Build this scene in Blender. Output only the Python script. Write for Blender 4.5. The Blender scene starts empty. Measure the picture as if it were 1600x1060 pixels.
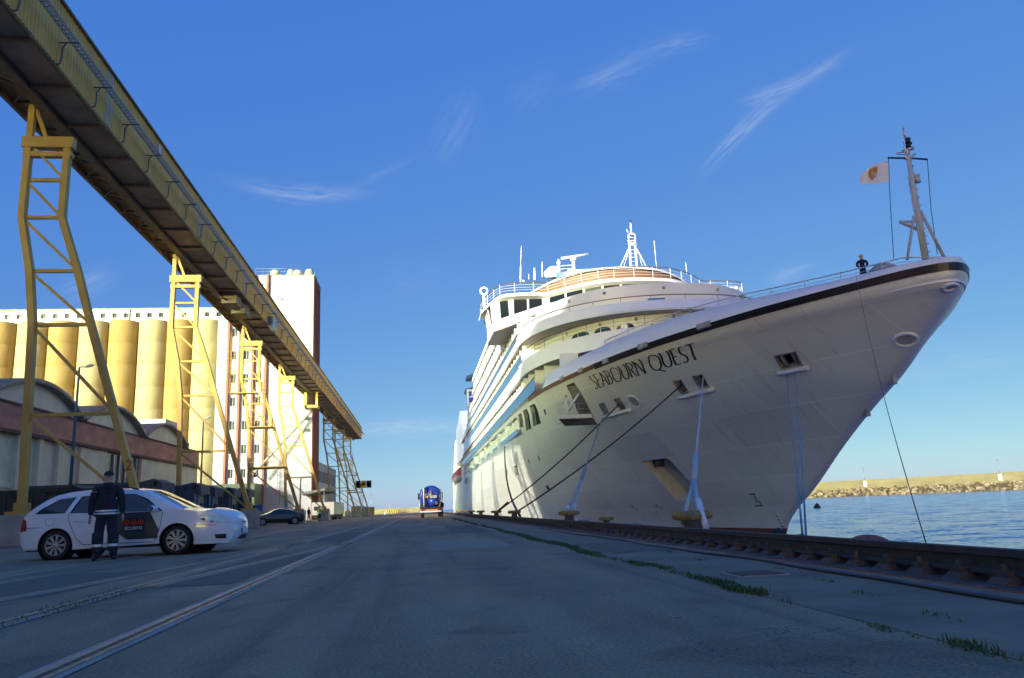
import bpy, bmesh, math, random
from mathutils import Vector, Matrix
from mathutils.geometry import delaunay_2d_cdt
R = math.radians
random.seed(7)
scn = bpy.context.scene
col = scn.collection

# ---------------------------------------------------------------- camera
FPX, CXP, CYP, VPX, VPY, ROLL, CAMH = 1220., 800., 530., 656., 798., .043, .72
def _ray(x, y): return Vector((x - CXP, -(y - CYP), -FPX))
_a = _ray(VPX, VPY); _b = _ray(VPX + 1000, VPY - 1000 * ROLL)
_fw = _a.normalized(); _up = _b.cross(_a).normalized()
if _up.y < 0: _up = -_up
_rt = _fw.cross(_up)
CAMROT = Matrix((_rt, _fw, _up))            # camera axes -> world axes
cam = bpy.data.cameras.new('camera'); camo = bpy.data.objects.new('camera', cam); col.objects.link(camo)
cam.sensor_width = 36; cam.lens = 36 * FPX / 1600; cam.clip_start = .05; cam.clip_end = 20000
camo.matrix_world = Matrix.Translation((0, 0, CAMH)) @ CAMROT.to_4x4()
scn.camera = camo
scn.render.resolution_x = 1024; scn.render.resolution_y = 678
def raydir(x, y): return CAMROT @ _ray(x, y)
def atZ(x, y, z): d = raydir(x, y); return d * ((z - CAMH) / d.z) + Vector((0, 0, CAMH))
def atX(x, y, X): d = raydir(x, y); return d * (X / d.x) + Vector((0, 0, CAMH))
def atY(x, y, Y): d = raydir(x, y); return d * (Y / d.y) + Vector((0, 0, CAMH))

# ---------------------------------------------------------------- light
SUN_AZ, SUN_EL = R(37.5), R(14)             # azimuth measured from -Y towards -X
SUNDIR = Vector((-math.sin(SUN_AZ) * math.cos(SUN_EL), -math.cos(SUN_AZ) * math.cos(SUN_EL), math.sin(SUN_EL)))
sl = bpy.data.lights.new('sun', 'SUN'); so = bpy.data.objects.new('sun', sl); col.objects.link(so)
sl.energy = 3.0; sl.angle = R(.53); sl.color = (1, .91, .77)
so.rotation_euler = SUNDIR.to_track_quat('Z', 'Y').to_euler(); so.location = (0, 0, 80)
scn.view_settings.view_transform = 'Standard'; scn.view_settings.look = 'None'
scn.view_settings.gamma = 1; scn.view_settings.use_curve_mapping = False
scn.view_settings.exposure = .95

w = bpy.data.worlds.new('World'); scn.world = w; w.use_nodes = True
nt = w.node_tree; nt.nodes.clear()
def N(tree, t, **k):
    n = tree.nodes.new(t)
    for a, b in k.items(): setattr(n, a, b)
    return n
sky = N(nt, 'ShaderNodeTexSky'); sky.sky_type = 'NISHITA'; sky.sun_disc = False
sky.sun_elevation = SUN_EL
sky.sun_rotation = math.atan2(SUNDIR.x, SUNDIR.y)
sky.altitude = 0; sky.air_density = .6; sky.dust_density = .5; sky.ozone_density = 6
# sky regraded per channel; past each knee, unseen sunward sky boosted to lift shade
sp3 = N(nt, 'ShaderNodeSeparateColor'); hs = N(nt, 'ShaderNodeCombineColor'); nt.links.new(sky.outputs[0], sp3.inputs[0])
for ci, (base, slope, knee, boost) in enumerate(((.06, .93, 3.2, 15.5), (.53, .56, 6.5, 23), (2.65, .11, 11.0, 15))):
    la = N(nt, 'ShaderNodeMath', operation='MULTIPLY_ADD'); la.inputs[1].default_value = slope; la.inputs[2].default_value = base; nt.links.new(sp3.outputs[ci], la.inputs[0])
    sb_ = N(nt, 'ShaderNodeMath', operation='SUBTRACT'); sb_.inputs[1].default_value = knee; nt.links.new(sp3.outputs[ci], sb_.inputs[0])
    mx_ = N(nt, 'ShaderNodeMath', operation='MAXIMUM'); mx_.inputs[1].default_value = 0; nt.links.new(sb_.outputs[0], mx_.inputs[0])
    gl_ = N(nt, 'ShaderNodeMath', operation='MULTIPLY_ADD'); gl_.inputs[1].default_value = boost; nt.links.new(mx_.outputs[0], gl_.inputs[0]); nt.links.new(la.outputs[0], gl_.inputs[2]); nt.links.new(gl_.outputs[0], hs.inputs[ci])
tc = N(nt, 'ShaderNodeTexCoord')
def m(op, a, b=None, clamp=False):
    n = N(nt, 'ShaderNodeMath', operation=op, use_clamp=clamp)
    for i, q in enumerate((a, b)):
        if q is None: continue
        if isinstance(q, (int, float)): n.inputs[i].default_value = q
        else: nt.links.new(q, n.inputs[i])
    return n.outputs[0]
def dot(v):
    n = N(nt, 'ShaderNodeVectorMath', operation='DOT_PRODUCT'); nt.links.new(tc.outputs['Generated'], n.inputs[0]); n.inputs[1].default_value = v
    return n.outputs['Value']
cloud = None
# wisps of cirrus: two points on the sky give centre and run; thickness, bend, strength
for (x0, y0, x1, y1, th, bend, st) in [(395, 300, 560, 308, .009, 1.2, .34), (560, 290, 640, 250, .005, 0, .10), (905, 140, 1010, 90, .014, .5, .16), (1000, 85, 1105, 55, .010, -.5, .14),
        (1110, 248, 1215, 150, .008, -.9, .34), (1205, 150, 1310, 95, .007, .9, .30), (1165, 160, 1240, 135, .009, 0, .2), (690, 250, 735, 150, .02, 0, .10), (560, 670, 720, 668, .010, 0, .32), (600, 440, 690, 430, .02, 0, .06),
        (1250, 580, 1600, 560, .02, 0, .14), (100, 460, 170, 430, .012, 0, .2), (1200, 440, 1270, 415, .008, 0, .18), (800, 170, 860, 120, .02, 0, .06)]:
    p, q = raydir(x0, y0).normalized(), raydir(x1, y1).normalized()
    c = (p + q).normalized(); t = (q - p); L = t.length * .5; t.normalize(); nn = c.cross(t).normalized()
    a, b, f = dot(t), dot(nn), dot(c)
    b = m('ADD', b, m('MULTIPLY', m('MULTIPLY', a, a), bend * 1.2))
    e = m('ADD', m('POWER', m('ABSOLUTE', m('DIVIDE', a, L)), 2.4), m('POWER', m('ABSOLUTE', m('DIVIDE', b, th)), 2))
    g = m('MULTIPLY', m('EXPONENT', m('MULTIPLY', e, -1.)), m('GREATER_THAN', f, 0))
    cv = N(nt, 'ShaderNodeCombineXYZ'); nt.links.new(m('MULTIPLY', a, 9), cv.inputs[0]); nt.links.new(m('MULTIPLY', b, 55), cv.inputs[1]); cv.inputs[2].default_value = x0 * .37
    no = N(nt, 'ShaderNodeTexNoise'); no.inputs['Scale'].default_value = 2.2; no.inputs['Detail'].default_value = 7; no.inputs['Roughness'].default_value = .62; no.inputs['Distortion'].default_value = .9
    nt.links.new(cv.outputs[0], no.inputs['Vector'])
    nz = m('MULTIPLY', m('SUBTRACT', no.outputs[0], .33, ), 2.6, True)
    v = m('MULTIPLY', m('MULTIPLY', g, nz), st)
    cloud = v if cloud is None else m('ADD', cloud, v)
cloud = m('MINIMUM', cloud, .8)
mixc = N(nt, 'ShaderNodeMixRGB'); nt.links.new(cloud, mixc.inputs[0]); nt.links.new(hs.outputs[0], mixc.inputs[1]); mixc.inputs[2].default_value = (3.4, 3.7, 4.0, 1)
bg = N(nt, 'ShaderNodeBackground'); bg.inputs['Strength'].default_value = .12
wo = N(nt, 'ShaderNodeOutputWorld')
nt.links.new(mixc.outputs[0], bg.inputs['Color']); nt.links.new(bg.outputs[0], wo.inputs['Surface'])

# ---------------------------------------------------------------- materials
MATS = {}
def mat(name, c, rough=.6, metal=0, var=.12, scale=3., bump=0, bscale=40., spec=.5, c2=None, det=5, stretch=None, alpha=None, trans=0, coat=0, fn=None):
    if name in MATS: return MATS[name]
    M = bpy.data.materials.new(name); M.use_nodes = True; t = M.node_tree
    P = t.nodes['Principled BSDF']
    P.inputs['Roughness'].default_value = rough; P.inputs['Metallic'].default_value = metal
    P.inputs['Specular IOR Level'].default_value = spec
    if trans: P.inputs['Transmission Weight'].default_value = trans
    if alpha is not None: P.inputs['Alpha'].default_value = alpha
    if coat: P.inputs['Coat Weight'].default_value = coat; P.inputs['Coat Roughness'].default_value = .05
    g = N(t, 'ShaderNodeNewGeometry'); mp = N(t, 'ShaderNodeMapping')
    t.links.new(g.outputs['Position'], mp.inputs['Vector'])
    if stretch: mp.inputs['Scale'].default_value = stretch
    c2 = c2 or tuple(max(0, k * (1 - 2.2 * var)) for k in c)
    if var or c2:
        no = N(t, 'ShaderNodeTexNoise'); no.inputs['Scale'].default_value = scale; no.inputs['Detail'].default_value = det; no.inputs['Roughness'].default_value = .6
        t.links.new(mp.outputs[0], no.inputs['Vector'])
        cr = N(t, 'ShaderNodeValToRGB'); cr.color_ramp.elements[0].position = .32; cr.color_ramp.elements[1].position = .68
        cr.color_ramp.elements[0].color = (*c2, 1); cr.color_ramp.elements[1].color = (*c, 1)
        t.links.new(no.outputs[0], cr.inputs[0]); t.links.new(cr.outputs[0], P.inputs['Base Color'])
    else: P.inputs['Base Color'].default_value = (*c, 1)
    if bump:
        nb = N(t, 'ShaderNodeTexNoise'); nb.inputs['Scale'].default_value = bscale; nb.inputs['Detail'].default_value = 4
        t.links.new(mp.outputs[0], nb.inputs['Vector'])
        bp = N(t, 'ShaderNodeBump'); bp.inputs['Strength'].default_value = bump; bp.inputs['Distance'].default_value = .02
        t.links.new(nb.outputs[0], bp.inputs['Height']); t.links.new(bp.outputs[0], P.inputs['Normal'])
    MATS[name] = M
    if fn: fn(M, t, P, g)
    return M
def glassmat(name, c, rough=.05, alpha=.5):
    return mat(name, c, rough, 0, 0, alpha=alpha, spec=.6)

# ---------------------------------------------------------------- mesh helpers
class MB:
    def __init__(s): s.v = []; s.f = []; s.mi = []; s.sm = []
    def add(s, vs, fs, mi=0, sm=False):
        o = len(s.v); s.v += [Vector(q) for q in vs]
        for f in fs: s.f.append(tuple(o + i for i in f)); s.mi.append(mi); s.sm.append(sm)
        return s
    def box(s, x0, x1, y0, y1, z0, z1, mi=0):
        vs = [(x, y, z) for z in (z0, z1) for y in (y0, y1) for x in (x0, x1)]
        return s.add(vs, [(0, 2, 3, 1), (4, 5, 7, 6), (0, 1, 5, 4), (2, 6, 7, 3), (0, 4, 6, 2), (1, 3, 7, 5)], mi)
    def bar(s, p, q, w, h, up=(0, 0, 1), mi=0):
        p, q = Vector(p), Vector(q); d = (q - p).normalized(); u = Vector(up)
        sd = d.cross(u)
        if sd.length < 1e-4: sd = d.cross(Vector((1, 0, 0)))
        sd.normalize(); u = sd.cross(d).normalized(); sd *= w / 2; u *= h / 2
        vs = [e + a * sd + b * u for e in (p, q) for a, b in ((-1, -1), (1, -1), (1, 1), (-1, 1))]
        return s.add(vs, [(3, 2, 1, 0), (4, 5, 6, 7), (0, 1, 5, 4), (1, 2, 6, 5), (2, 3, 7, 6), (3, 0, 4, 7)], mi)
    def tube(s, pts, r, n=8, mi=0, cap=True):
        pts = [Vector(p) for p in pts]; k = len(pts)
        rr = r if isinstance(r, (list, tuple)) else [r] * k
        d0 = (pts[1] - pts[0]).normalized(); a = d0.cross(Vector((0, 0, 1)))
        if a.length < 1e-3: a = d0.cross(Vector((1, 0, 0)))
        a.normalize(); vs = []
        for i, p in enumerate(pts):
            d = (pts[min(i + 1, k - 1)] - pts[max(i - 1, 0)]).normalized()
            a = (a - d * a.dot(d)).normalized(); b = d.cross(a)
            for j in range(n):
                t = 2 * math.pi * j / n; vs.append(p + (a * math.cos(t) + b * math.sin(t)) * rr[i])
        fs = [(i * n + j, i * n + (j + 1) % n, (i + 1) * n + (j + 1) % n, (i + 1) * n + j) for i in range(k - 1) for j in range(n)]
        s.add(vs, fs, mi, True)
        if cap:
            o = len(s.v) - len(vs)
            s.f += [tuple(o + j for j in range(n - 1, -1, -1)), tuple(o + (k - 1) * n + j for j in range(n))]; s.mi += [mi, mi]; s.sm += [False, False]
        return s
    def lathe(s, prof, n=16, o=(0, 0, 0), ax=2, mi=0, sm=True):
        o = Vector(o); vs = []
        for r, h in prof:
            for j in range(n):
                t = 2 * math.pi * j / n; a, b = r * math.cos(t), r * math.sin(t)
                vs.append(o + Vector(((h, a, b), (b, h, a), (a, b, h))[ax]))
        k = len(prof)
        fs = [(i * n + j, i * n + (j + 1) % n, (i + 1) * n + (j + 1) % n, (i + 1) * n + j) for i in range(k - 1) for j in range(n)]
        return s.add(vs, fs, mi, sm)
    def prism(s, poly, ext, mi=0):
        e = Vector(ext); k = len(poly); vs = [Vector(p) for p in poly] + [Vector(p) + e for p in poly]
        return s.add(vs, [tuple(range(k - 1, -1, -1)), tuple(range(k, 2 * k))] + [(i, (i + 1) % k, k + (i + 1) % k, k + i) for i in range(k)], mi)
    def quad(s, *p, mi=0): return s.add(p, [tuple(range(len(p)))], mi)
    def grid(s, fn, us, vs_, mi=0, sm=True, flip=False):
        nu, nv = len(us), len(vs_); pts = [fn(u, v) for u in us for v in vs_]
        fs = []
        for i in range(nu - 1):
            for j in range(nv - 1):
                f = (i * nv + j, i * nv + j + 1, (i + 1) * nv + j + 1, (i + 1) * nv + j)
                fs.append(f[::-1] if flip else f)
        return s.add(pts, fs, mi, sm)
    def build(s, name, mats, parent=None, world=True, recalc=True, bevel=0):
        me = bpy.data.meshes.new(name)
        o = Vector((0, 0, 0))
        if parent is not None and world:
            p = parent
            while p is not None: o += p.location; p = p.parent
        me.from_pydata([tuple(q - o) for q in s.v], [], s.f)
        for mm in (mats if isinstance(mats, (list, tuple)) else [mats]): me.materials.append(mm)
        me.polygons.foreach_set('material_index', s.mi); me.polygons.foreach_set('use_smooth', s.sm)
        if recalc or bevel:
            bm = bmesh.new(); bm.from_mesh(me)
            if recalc: bmesh.ops.recalc_face_normals(bm, faces=bm.faces)
            if bevel: bmesh.ops.bevel(bm, geom=[e for e in bm.edges if len(e.link_faces) == 2 and e.calc_face_angle() > .6], offset=bevel, segments=1, affect='EDGES', clamp_overlap=True)
            bm.to_mesh(me); bm.free()
        me.update()
        ob = bpy.data.objects.new(name, me); col.objects.link(ob)
        if parent is not None: ob.parent = parent
        return ob
def tag(o, label=None, cat=None, group=None, kind=None):
    if label: o['label'] = label
    if cat: o['category'] = cat
    if group: o['group'] = group
    if kind: o['kind'] = kind
    return o
def thing(name, loc, label, cat, group=None, rz=0):
    o = bpy.data.objects.new(name, None); col.objects.link(o); o.location = loc; o.rotation_euler = (0, 0, rz); o.empty_display_size = .3
    return tag(o, label, cat, group)
def inst(src, name, parent, loc=(0, 0, 0), rot=None):
    o = src.copy(); o.name = name; col.objects.link(o); o.parent = parent; o.location = loc
    if rot is not None: o.rotation_euler = rot
    return o
def copy_tree(o, parent=None):
    c = o.copy(); col.objects.link(c); c.parent = parent
    for ch in list(o.children): copy_tree(ch, c)
    return c
def lerp(a, b, t): return a + (b - a) * t
def ss(a, b, x):
    t = min(1, max(0, (x - a) / (b - a))); return t * t * (3 - 2 * t)
def pchip(tab):
    xs = [p[0] for p in tab]; ys = [p[1] for p in tab]; n = len(xs)
    h = [xs[i + 1] - xs[i] for i in range(n - 1)]; dl = [(ys[i + 1] - ys[i]) / h[i] for i in range(n - 1)]
    d = [dl[0]] + [0 if dl[i - 1] * dl[i] <= 0 else 2 * dl[i - 1] * dl[i] / (dl[i - 1] + dl[i]) for i in range(1, n - 1)] + [dl[-1]]
    def f(x):
        if x <= xs[0]: return ys[0]
        if x >= xs[-1]: return ys[-1]
        i = 0
        while xs[i + 1] < x: i += 1
        t = (x - xs[i]) / h[i]
        return ((1 + 2 * t) * (1 - t) ** 2 * ys[i] + t * (1 - t) ** 2 * h[i] * d[i] + t * t * (3 - 2 * t) * ys[i + 1] + t * t * (t - 1) * h[i] * d[i + 1])
    return f
WHITE = mat('white_paint', (.72, .73, .74), .35, var=.05, scale=.6)
STEEL = mat('galvanised', (.36, .39, .42), .4, .6, var=.15, scale=6)
BLACK = mat('black_paint', (.012, .012, .014), .4, var=.1)
DARK = mat('dark_void', (.02, .02, .022), .7, var=.1)
RUST = mat('rusty_steel', (.16, .075, .045), .75, .2, c2=(.07, .035, .025), scale=9, bump=.3)
CONC = mat('concrete', (.42, .38, .31), .85, var=.14, scale=1.6, bump=.25, bscale=22)
RUBBER = mat('tyre_rubber', (.014, .014, .015), .75, var=.1)
CHROME = mat('chrome', (.6, .61, .62), .18, 1, var=0)
# ---------------------------------------------------------------- ground, apron, water
WZ, QX = -1.95, 6.4
def asphalt_fn(M, t, P, g):
    # fine aggregate + large worn patches + cracks
    no = N(t, 'ShaderNodeTexNoise'); no.inputs['Scale'].default_value = .22; no.inputs['Detail'].default_value = 8; no.inputs['Roughness'].default_value = .65; no.inputs['Distortion'].default_value = .6
    fi = N(t, 'ShaderNodeTexNoise'); fi.inputs['Scale'].default_value = 48; fi.inputs['Detail'].default_value = 3
    vo = N(t, 'ShaderNodeTexVoronoi'); vo.inputs['Scale'].default_value = 9; vo.feature = 'F1'
    st = N(t, 'ShaderNodeMapping'); st.inputs['Scale'].default_value = (1, .12, 1); t.links.new(g.outputs['Position'], st.inputs[0])
    sn = N(t, 'ShaderNodeTexNoise'); sn.inputs['Scale'].default_value = 1.3; sn.inputs['Detail'].default_value = 6
    t.links.new(st.outputs[0], sn.inputs['Vector'])
    for n in (no, fi, vo): t.links.new(g.outputs['Position'], n.inputs['Vector'])
    cr = N(t, 'ShaderNodeValToRGB'); e = cr.color_ramp.elements; e[0].position = .3; e[1].position = .72; e[0].color = (.23, .158, .088, 1); e[1].color = (.40, .278, .155, 1)
    t.links.new(no.outputs[0], cr.inputs[0])
    cs = N(t, 'ShaderNodeValToRGB'); e = cs.color_ramp.elements; e[0].position = .25; e[1].position = .75; e[0].color = (.62, .63, .66, 1); e[1].color = (1.3, 1.28, 1.25, 1)
    t.links.new(sn.outputs[0], cs.inputs[0])
    cf = N(t, 'ShaderNodeValToRGB'); e = cf.color_ramp.elements; e[0].position = .3; e[1].position = .75; e[0].color = (.6, .6, .6, 1); e[1].color = (1.45, 1.43, 1.4, 1)
    t.links.new(fi.outputs[0], cf.inputs[0])
    m1 = N(t, 'ShaderNodeMixRGB', blend_type='MULTIPLY'); m1.inputs[0].default_value = 1; t.links.new(cr.outputs[0], m1.inputs[1]); t.links.new(cs.outputs[0], m1.inputs[2])
    m2 = N(t, 'ShaderNodeMixRGB', blend_type='MULTIPLY'); m2.inputs[0].default_value = 1; t.links.new(m1.outputs[0], m2.inputs[1]); t.links.new(cf.outputs[0], m2.inputs[2])
    # pale specks of stone
    sp = N(t, 'ShaderNodeMath', operation='LESS_THAN'); sp.inputs[1].default_value = .075; t.links.new(vo.outputs['Distance'], sp.inputs[0])
    m3 = N(t, 'ShaderNodeMixRGB'); t.links.new(sp.outputs[0], m3.inputs[0]); t.links.new(m2.outputs[0], m3.inputs[1]); m3.inputs[2].default_value = (.2, .19, .17, 1)
    # cracks
    vc = N(t, 'ShaderNodeTexVoronoi'); vc.feature = 'DISTANCE_TO_EDGE'; vc.inputs['Scale'].default_value = .16
    dn = N(t, 'ShaderNodeTexNoise'); dn.inputs['Scale'].default_value = 1.1; dn.inputs['Detail'].default_value = 6; t.links.new(g.outputs['Position'], dn.inputs['Vector'])
    dv = N(t, 'ShaderNodeMixRGB'); dv.inputs[0].default_value = .22; t.links.new(g.outputs['Position'], dv.inputs[1]); 
    sc = N(t, 'ShaderNodeVectorMath', operation='SCALE'); sc.inputs['Scale'].default_value = 9; t.links.new(dn.outputs['Color'], sc.inputs[0])
    av = N(t, 'ShaderNodeVectorMath', operation='ADD'); t.links.new(g.outputs['Position'], av.inputs[0]); t.links.new(sc.outputs[0], av.inputs[1]); t.links.new(av.outputs[0], vc.inputs['Vector'])
    lt = N(t, 'ShaderNodeMath', operation='LESS_THAN'); lt.inputs[1].default_value = .0026; t.links.new(vc.outputs['Distance'], lt.inputs[0])
    lm = N(t, 'ShaderNodeMath', operation='MULTIPLY'); lm.inputs[1].default_value = .7; t.links.new(lt.outputs[0], lm.inputs[0])
    m4 = N(t, 'ShaderNodeMixRGB'); t.links.new(lm.outputs[0], m4.inputs[0]); t.links.new(m3.outputs[0], m4.inputs[1]); m4.inputs[2].default_value = (.02, .02, .022, 1)
    # oil stains and long dark tyre tracks
    ty = N(t, 'ShaderNodeMapping'); ty.inputs['Scale'].default_value = (1.5, .035, 1); ty.inputs['Rotation'].default_value = (0, 0, .05); t.links.new(g.outputs['Position'], ty.inputs[0])
    tn = N(t, 'ShaderNodeTexNoise'); tn.inputs['Scale'].default_value = 1.6; tn.inputs['Detail'].default_value = 5; t.links.new(ty.outputs[0], tn.inputs['Vector'])
    on = N(t, 'ShaderNodeTexNoise'); on.inputs['Scale'].default_value = .85; on.inputs['Detail'].default_value = 5; on.inputs['Distortion'].default_value = 1.2; t.links.new(g.outputs['Position'], on.inputs['Vector'])
    mm_ = N(t, 'ShaderNodeMath', operation='MAXIMUM'); t.links.new(tn.outputs[0], mm_.inputs[0]); t.links.new(on.outputs[0], mm_.inputs[1])
    ct_ = N(t, 'ShaderNodeValToRGB'); e = ct_.color_ramp.elements; e[0].position = .56; e[0].color = (1, 1, 1, 1); e[1].position = .74; e[1].color = (.55, .55, .57, 1); t.links.new(mm_.outputs[0], ct_.inputs[0])
    m5 = N(t, 'ShaderNodeMixRGB', blend_type='MULTIPLY'); m5.inputs[0].default_value = 1; t.links.new(m4.outputs[0], m5.inputs[1]); t.links.new(ct_.outputs[0], m5.inputs[2])
    t.links.new(m5.outputs[0], P.inputs['Base Color'])
    b = N(t, 'ShaderNodeBump'); b.inputs['Strength'].default_value = .45; b.inputs['Distance'].default_value = .012; t.links.new(fi.outputs[0], b.inputs['Height']); t.links.new(b.outputs[0], P.inputs['Normal'])
ASPH = mat('asphalt', (.1, .1, .1), .82, var=.01, fn=asphalt_fn)
APRON = mat('apron_asphalt', (.32, .23, .135), .88, c2=(.17, .122, .075), scale=1.2, det=9, bump=.4, bscale=60)
b = MB(); b.quad((-900, -300, 0), (2.48, -300, 0), (2.48, 420, 0), (-900, 420, 0)); tag(b.build('quay_ground', ASPH, recalc=False), kind='structure')
b = MB(); b.add([(2.48, -60, .004), (4.0, -60, .004), (4.0, 300, .004), (2.48, 300, .004), (2.48, -60, -.2), (2.48, 300, -.2)], [(0, 1, 2, 3), (0, 3, 5, 4)])
b.box(4.0, QX, -60, 300, -8, -.012); tag(b.build('quay_apron', APRON), kind='structure')
b = MB(); b.box(4.75, QX, -60, 300, -.01, .02); b.box(QX - .25, QX + .004, -60, 300, -.5, .028, mi=1)
tag(b.build('quay_edge', [mat('quay_edge_asphalt', (.10, .092, .085), .9, var=.2, scale=2, bump=.3), mat('cope_stone', (.16, .135, .115), .85, var=.2, scale=3, bump=.3)]), kind='structure')
def water_fn(M, t, P, g):
    a = N(t, 'ShaderNodeTexNoise'); a.inputs['Scale'].default_value = 2.6; a.inputs['Detail'].default_value = 6; a.inputs['Roughness'].default_value = .62; a.inputs['Distortion'].default_value = .4
    c = N(t, 'ShaderNodeTexNoise'); c.inputs['Scale'].default_value = .35; c.inputs['Detail'].default_value = 4
    for n in (a, c): t.links.new(g.outputs['Position'], n.inputs['Vector'])
    # wave slopes straight from noise, so distant ripples still tilt the surface
    mx = N(t, 'ShaderNodeMixRGB'); mx.inputs[0].default_value = .4; t.links.new(a.outputs['Color'], mx.inputs[1]); t.links.new(c.outputs['Color'], mx.inputs[2])
    sb = N(t, 'ShaderNodeVectorMath', operation='SUBTRACT'); sb.inputs[1].default_value = (.5, .5, .5); t.links.new(mx.outputs[0], sb.inputs[0])
    sc = N(t, 'ShaderNodeVectorMath', operation='MULTIPLY'); sc.inputs[1].default_value = (1.5, 1.5, 0); t.links.new(sb.outputs[0], sc.inputs[0])
    av = N(t, 'ShaderNodeVectorMath', operation='ADD'); av.inputs[1].default_value = (0, 0, 1); t.links.new(sc.outputs[0], av.inputs[0])
    nm = N(t, 'ShaderNodeVectorMath', operation='NORMALIZE'); t.links.new(av.outputs[0], nm.inputs[0]); t.links.new(nm.outputs[0], P.inputs['Normal'])
    P.inputs['IOR'].default_value = 1.33
WATER = mat('harbour_water', (.02, .15, .40), .15, var=.15, scale=.05, fn=water_fn)
b = MB(); b.quad((QX - .2, -300, WZ), (9000, -300, WZ), (9000, 9000, WZ), (QX - .2, 9000, WZ)); b.quad((-9000, 420, WZ), (QX - .2, 420, WZ), (QX - .2, 9000, WZ), (-9000, 9000, WZ))
tag(b.build('harbour_water', WATER, recalc=False), kind='structure')

PATCH = mat('patch_asphalt', (.215, .16, .105), .9, c2=(.15, .112, .075), scale=5, det=8, bump=.5, bscale=70)
PATCH2 = mat('patch_asphalt_pale', (.40, .31, .21), .9, c2=(.27, .205, .14), scale=3, det=8, bump=.5, bscale=60)
rgp = random.Random(21)
for (x, y, wx, wy, m_) in ((.9, 17, 1.6, 5, PATCH2), (-2.55, 13, .95, 7, PATCH), (-4.7, 11, 1.6, 4, PATCH), (1.6, 30, 1.2, 12, PATCH), (-.6, 42, 1.8, 9, PATCH2), (-2.5, 27, 1.0, 10, PATCH), (3.25, 13, 1.0, 3.2, PATCH)):
    n_ = 14; zz = .009 if x > 2.5 else .004
    ring_ = [(x + wx / 2 * max(-1, min(1, 1.35 * math.cos(a))) + rgp.gauss(0, .02), y + wy / 2 * max(-1, min(1, 1.35 * math.sin(a))) + rgp.gauss(0, .05), zz) for a in [k / n_ * 6.2832 for k in range(n_)]]
    b = MB(); b.add(ring_, [tuple(range(n_))]); tag(b.build('asphalt_patch', m_, recalc=False), kind='structure')
# ---------------------------------------------------------------- flush rails of the quay tracks
RAILM = mat('rail_steel', (.52, .38, .26), .5, .2, c2=(.32, .22, .14), scale=7, bump=.2)
def flush_rail(pts, label):
    b = MB(); n = len(pts)
    def strip(o0, o1, z, mi):
        vs = []
        for i, p in enumerate(pts):
            q = pts[min(i + 1, n - 1)]; r = pts[max(i - 1, 0)]; d = Vector((q[0] - r[0], q[1] - r[1], 0)).normalized(); s = Vector((d.y, -d.x, 0))
            vs += [Vector((p[0], p[1], z)) + s * o0, Vector((p[0], p[1], z)) + s * o1]
        b.add(vs, [(2 * i, 2 * i + 1, 2 * i + 3, 2 * i + 2) for i in range(n - 1)], mi)
    def wall(o, z0, z1, mi):
        vs = []
        for i, p in enumerate(pts):
            q = pts[min(i + 1, n - 1)]; r = pts[max(i - 1, 0)]; d = Vector((q[0] - r[0], q[1] - r[1], 0)).normalized(); s = Vector((d.y, -d.x, 0))
            c = Vector((p[0], p[1], 0)) + s * o; vs += [c + Vector((0, 0, z0)), c + Vector((0, 0, z1))]
        b.add(vs, [(2 * i, 2 * i + 1, 2 * i + 3, 2 * i + 2) for i in range(n - 1)], mi)
    strip(-.075, -.012, .014, 0); strip(-.012, .038, .005, 1); strip(.038, .07, .012, 0); strip(-.12, -.075, .006, 2); strip(.07, .125, .006, 2)
    for o in (-.075, -.012, .038, .07): wall(o, 0, .0135, 0)
    o = b.build('track_rail', [RAILM, BLACK, CONC], recalc=False)
    return tag(o, label, 'rail', 'rails sunk in the quay asphalt')
ys = [2.5 + i * 2 for i in range(148)]
flush_rail([(-1.85, y) for y in ys], 'sunken rail with dark groove nearest the open road, running straight along the quay')
flush_rail([(-3.2, y) for y in ys], 'sunken straight rail between the road-side rail and the parked white car')
flush_rail([(-6.15, y) for y in ys[3:]], 'sunken rail passing beneath the parked white estate car')
flush_rail([(lerp(-4.5, -3.35, 1 - (1 - i / 12) ** 1.6), lerp(7.4, 20, i / 12)) for i in range(13)], 'short curved switch rail closing onto the rail beside the white car')
flush_rail([(lerp(-3.05, -1.98, i / 12), lerp(9.6, 19, i / 12)) for i in range(13)], 'slanted switch rail crossing between the two straight sunken rails')

# crane rail on chairs at the quay edge
cr_ = thing('crane_rail', (4.3, 0, 0), 'heavy brown crane rail on bolted chairs along the quay edge', 'rail')
b = MB(); y0, y1 = 1.2, 300
RAILB = mat('crane_rail_steel', (.105, .07, .052), .7, .2, c2=(.06, .042, .034), scale=9, bump=.3)
prof = [(-.085, .07), (.085, .07), (.085, .09), (.016, .11), (.016, .19), (.05, .20), (.05, .255), (-.05, .255), (-.05, .20), (-.016, .19), (-.016, .11), (-.085, .09)]
b.prism([(4.36 + x, y0, z) for x, z in prof], (0, y1 - y0, 0)); b.build('rail_head', RAILB, cr_)
b = MB(); b.prism([(4.03, y0, -.01), (4.7, y0, -.01), (4.7, y0, .012), (4.03, y0, .012)], (0, y1 - y0, 0)); b.build('rail_bed', mat('rail_bed', (.13, .10, .08), .9, var=.25, scale=3, bump=.4), cr_)
b = MB(); b.add([(-.21, -.11, 0), (.21, -.11, 0), (.21, .11, 0), (-.21, .11, 0), (-.14, -.09, .057), (.14, -.09, .057), (.14, .09, .057), (-.14, .09, .057)], [(3, 2, 1, 0), (4, 5, 6, 7), (0, 1, 5, 4), (1, 2, 6, 5), (2, 3, 7, 6), (3, 0, 4, 7)])
for sx in (-1, 1): b.lathe([(0, .14), (.022, .14), (.024, .05), (.012, .05)], 6, (sx * .115, 0, 0)); b.box(sx * .105 - .04, sx * .105 + .04, -.06, .06, .05, .095)
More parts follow.
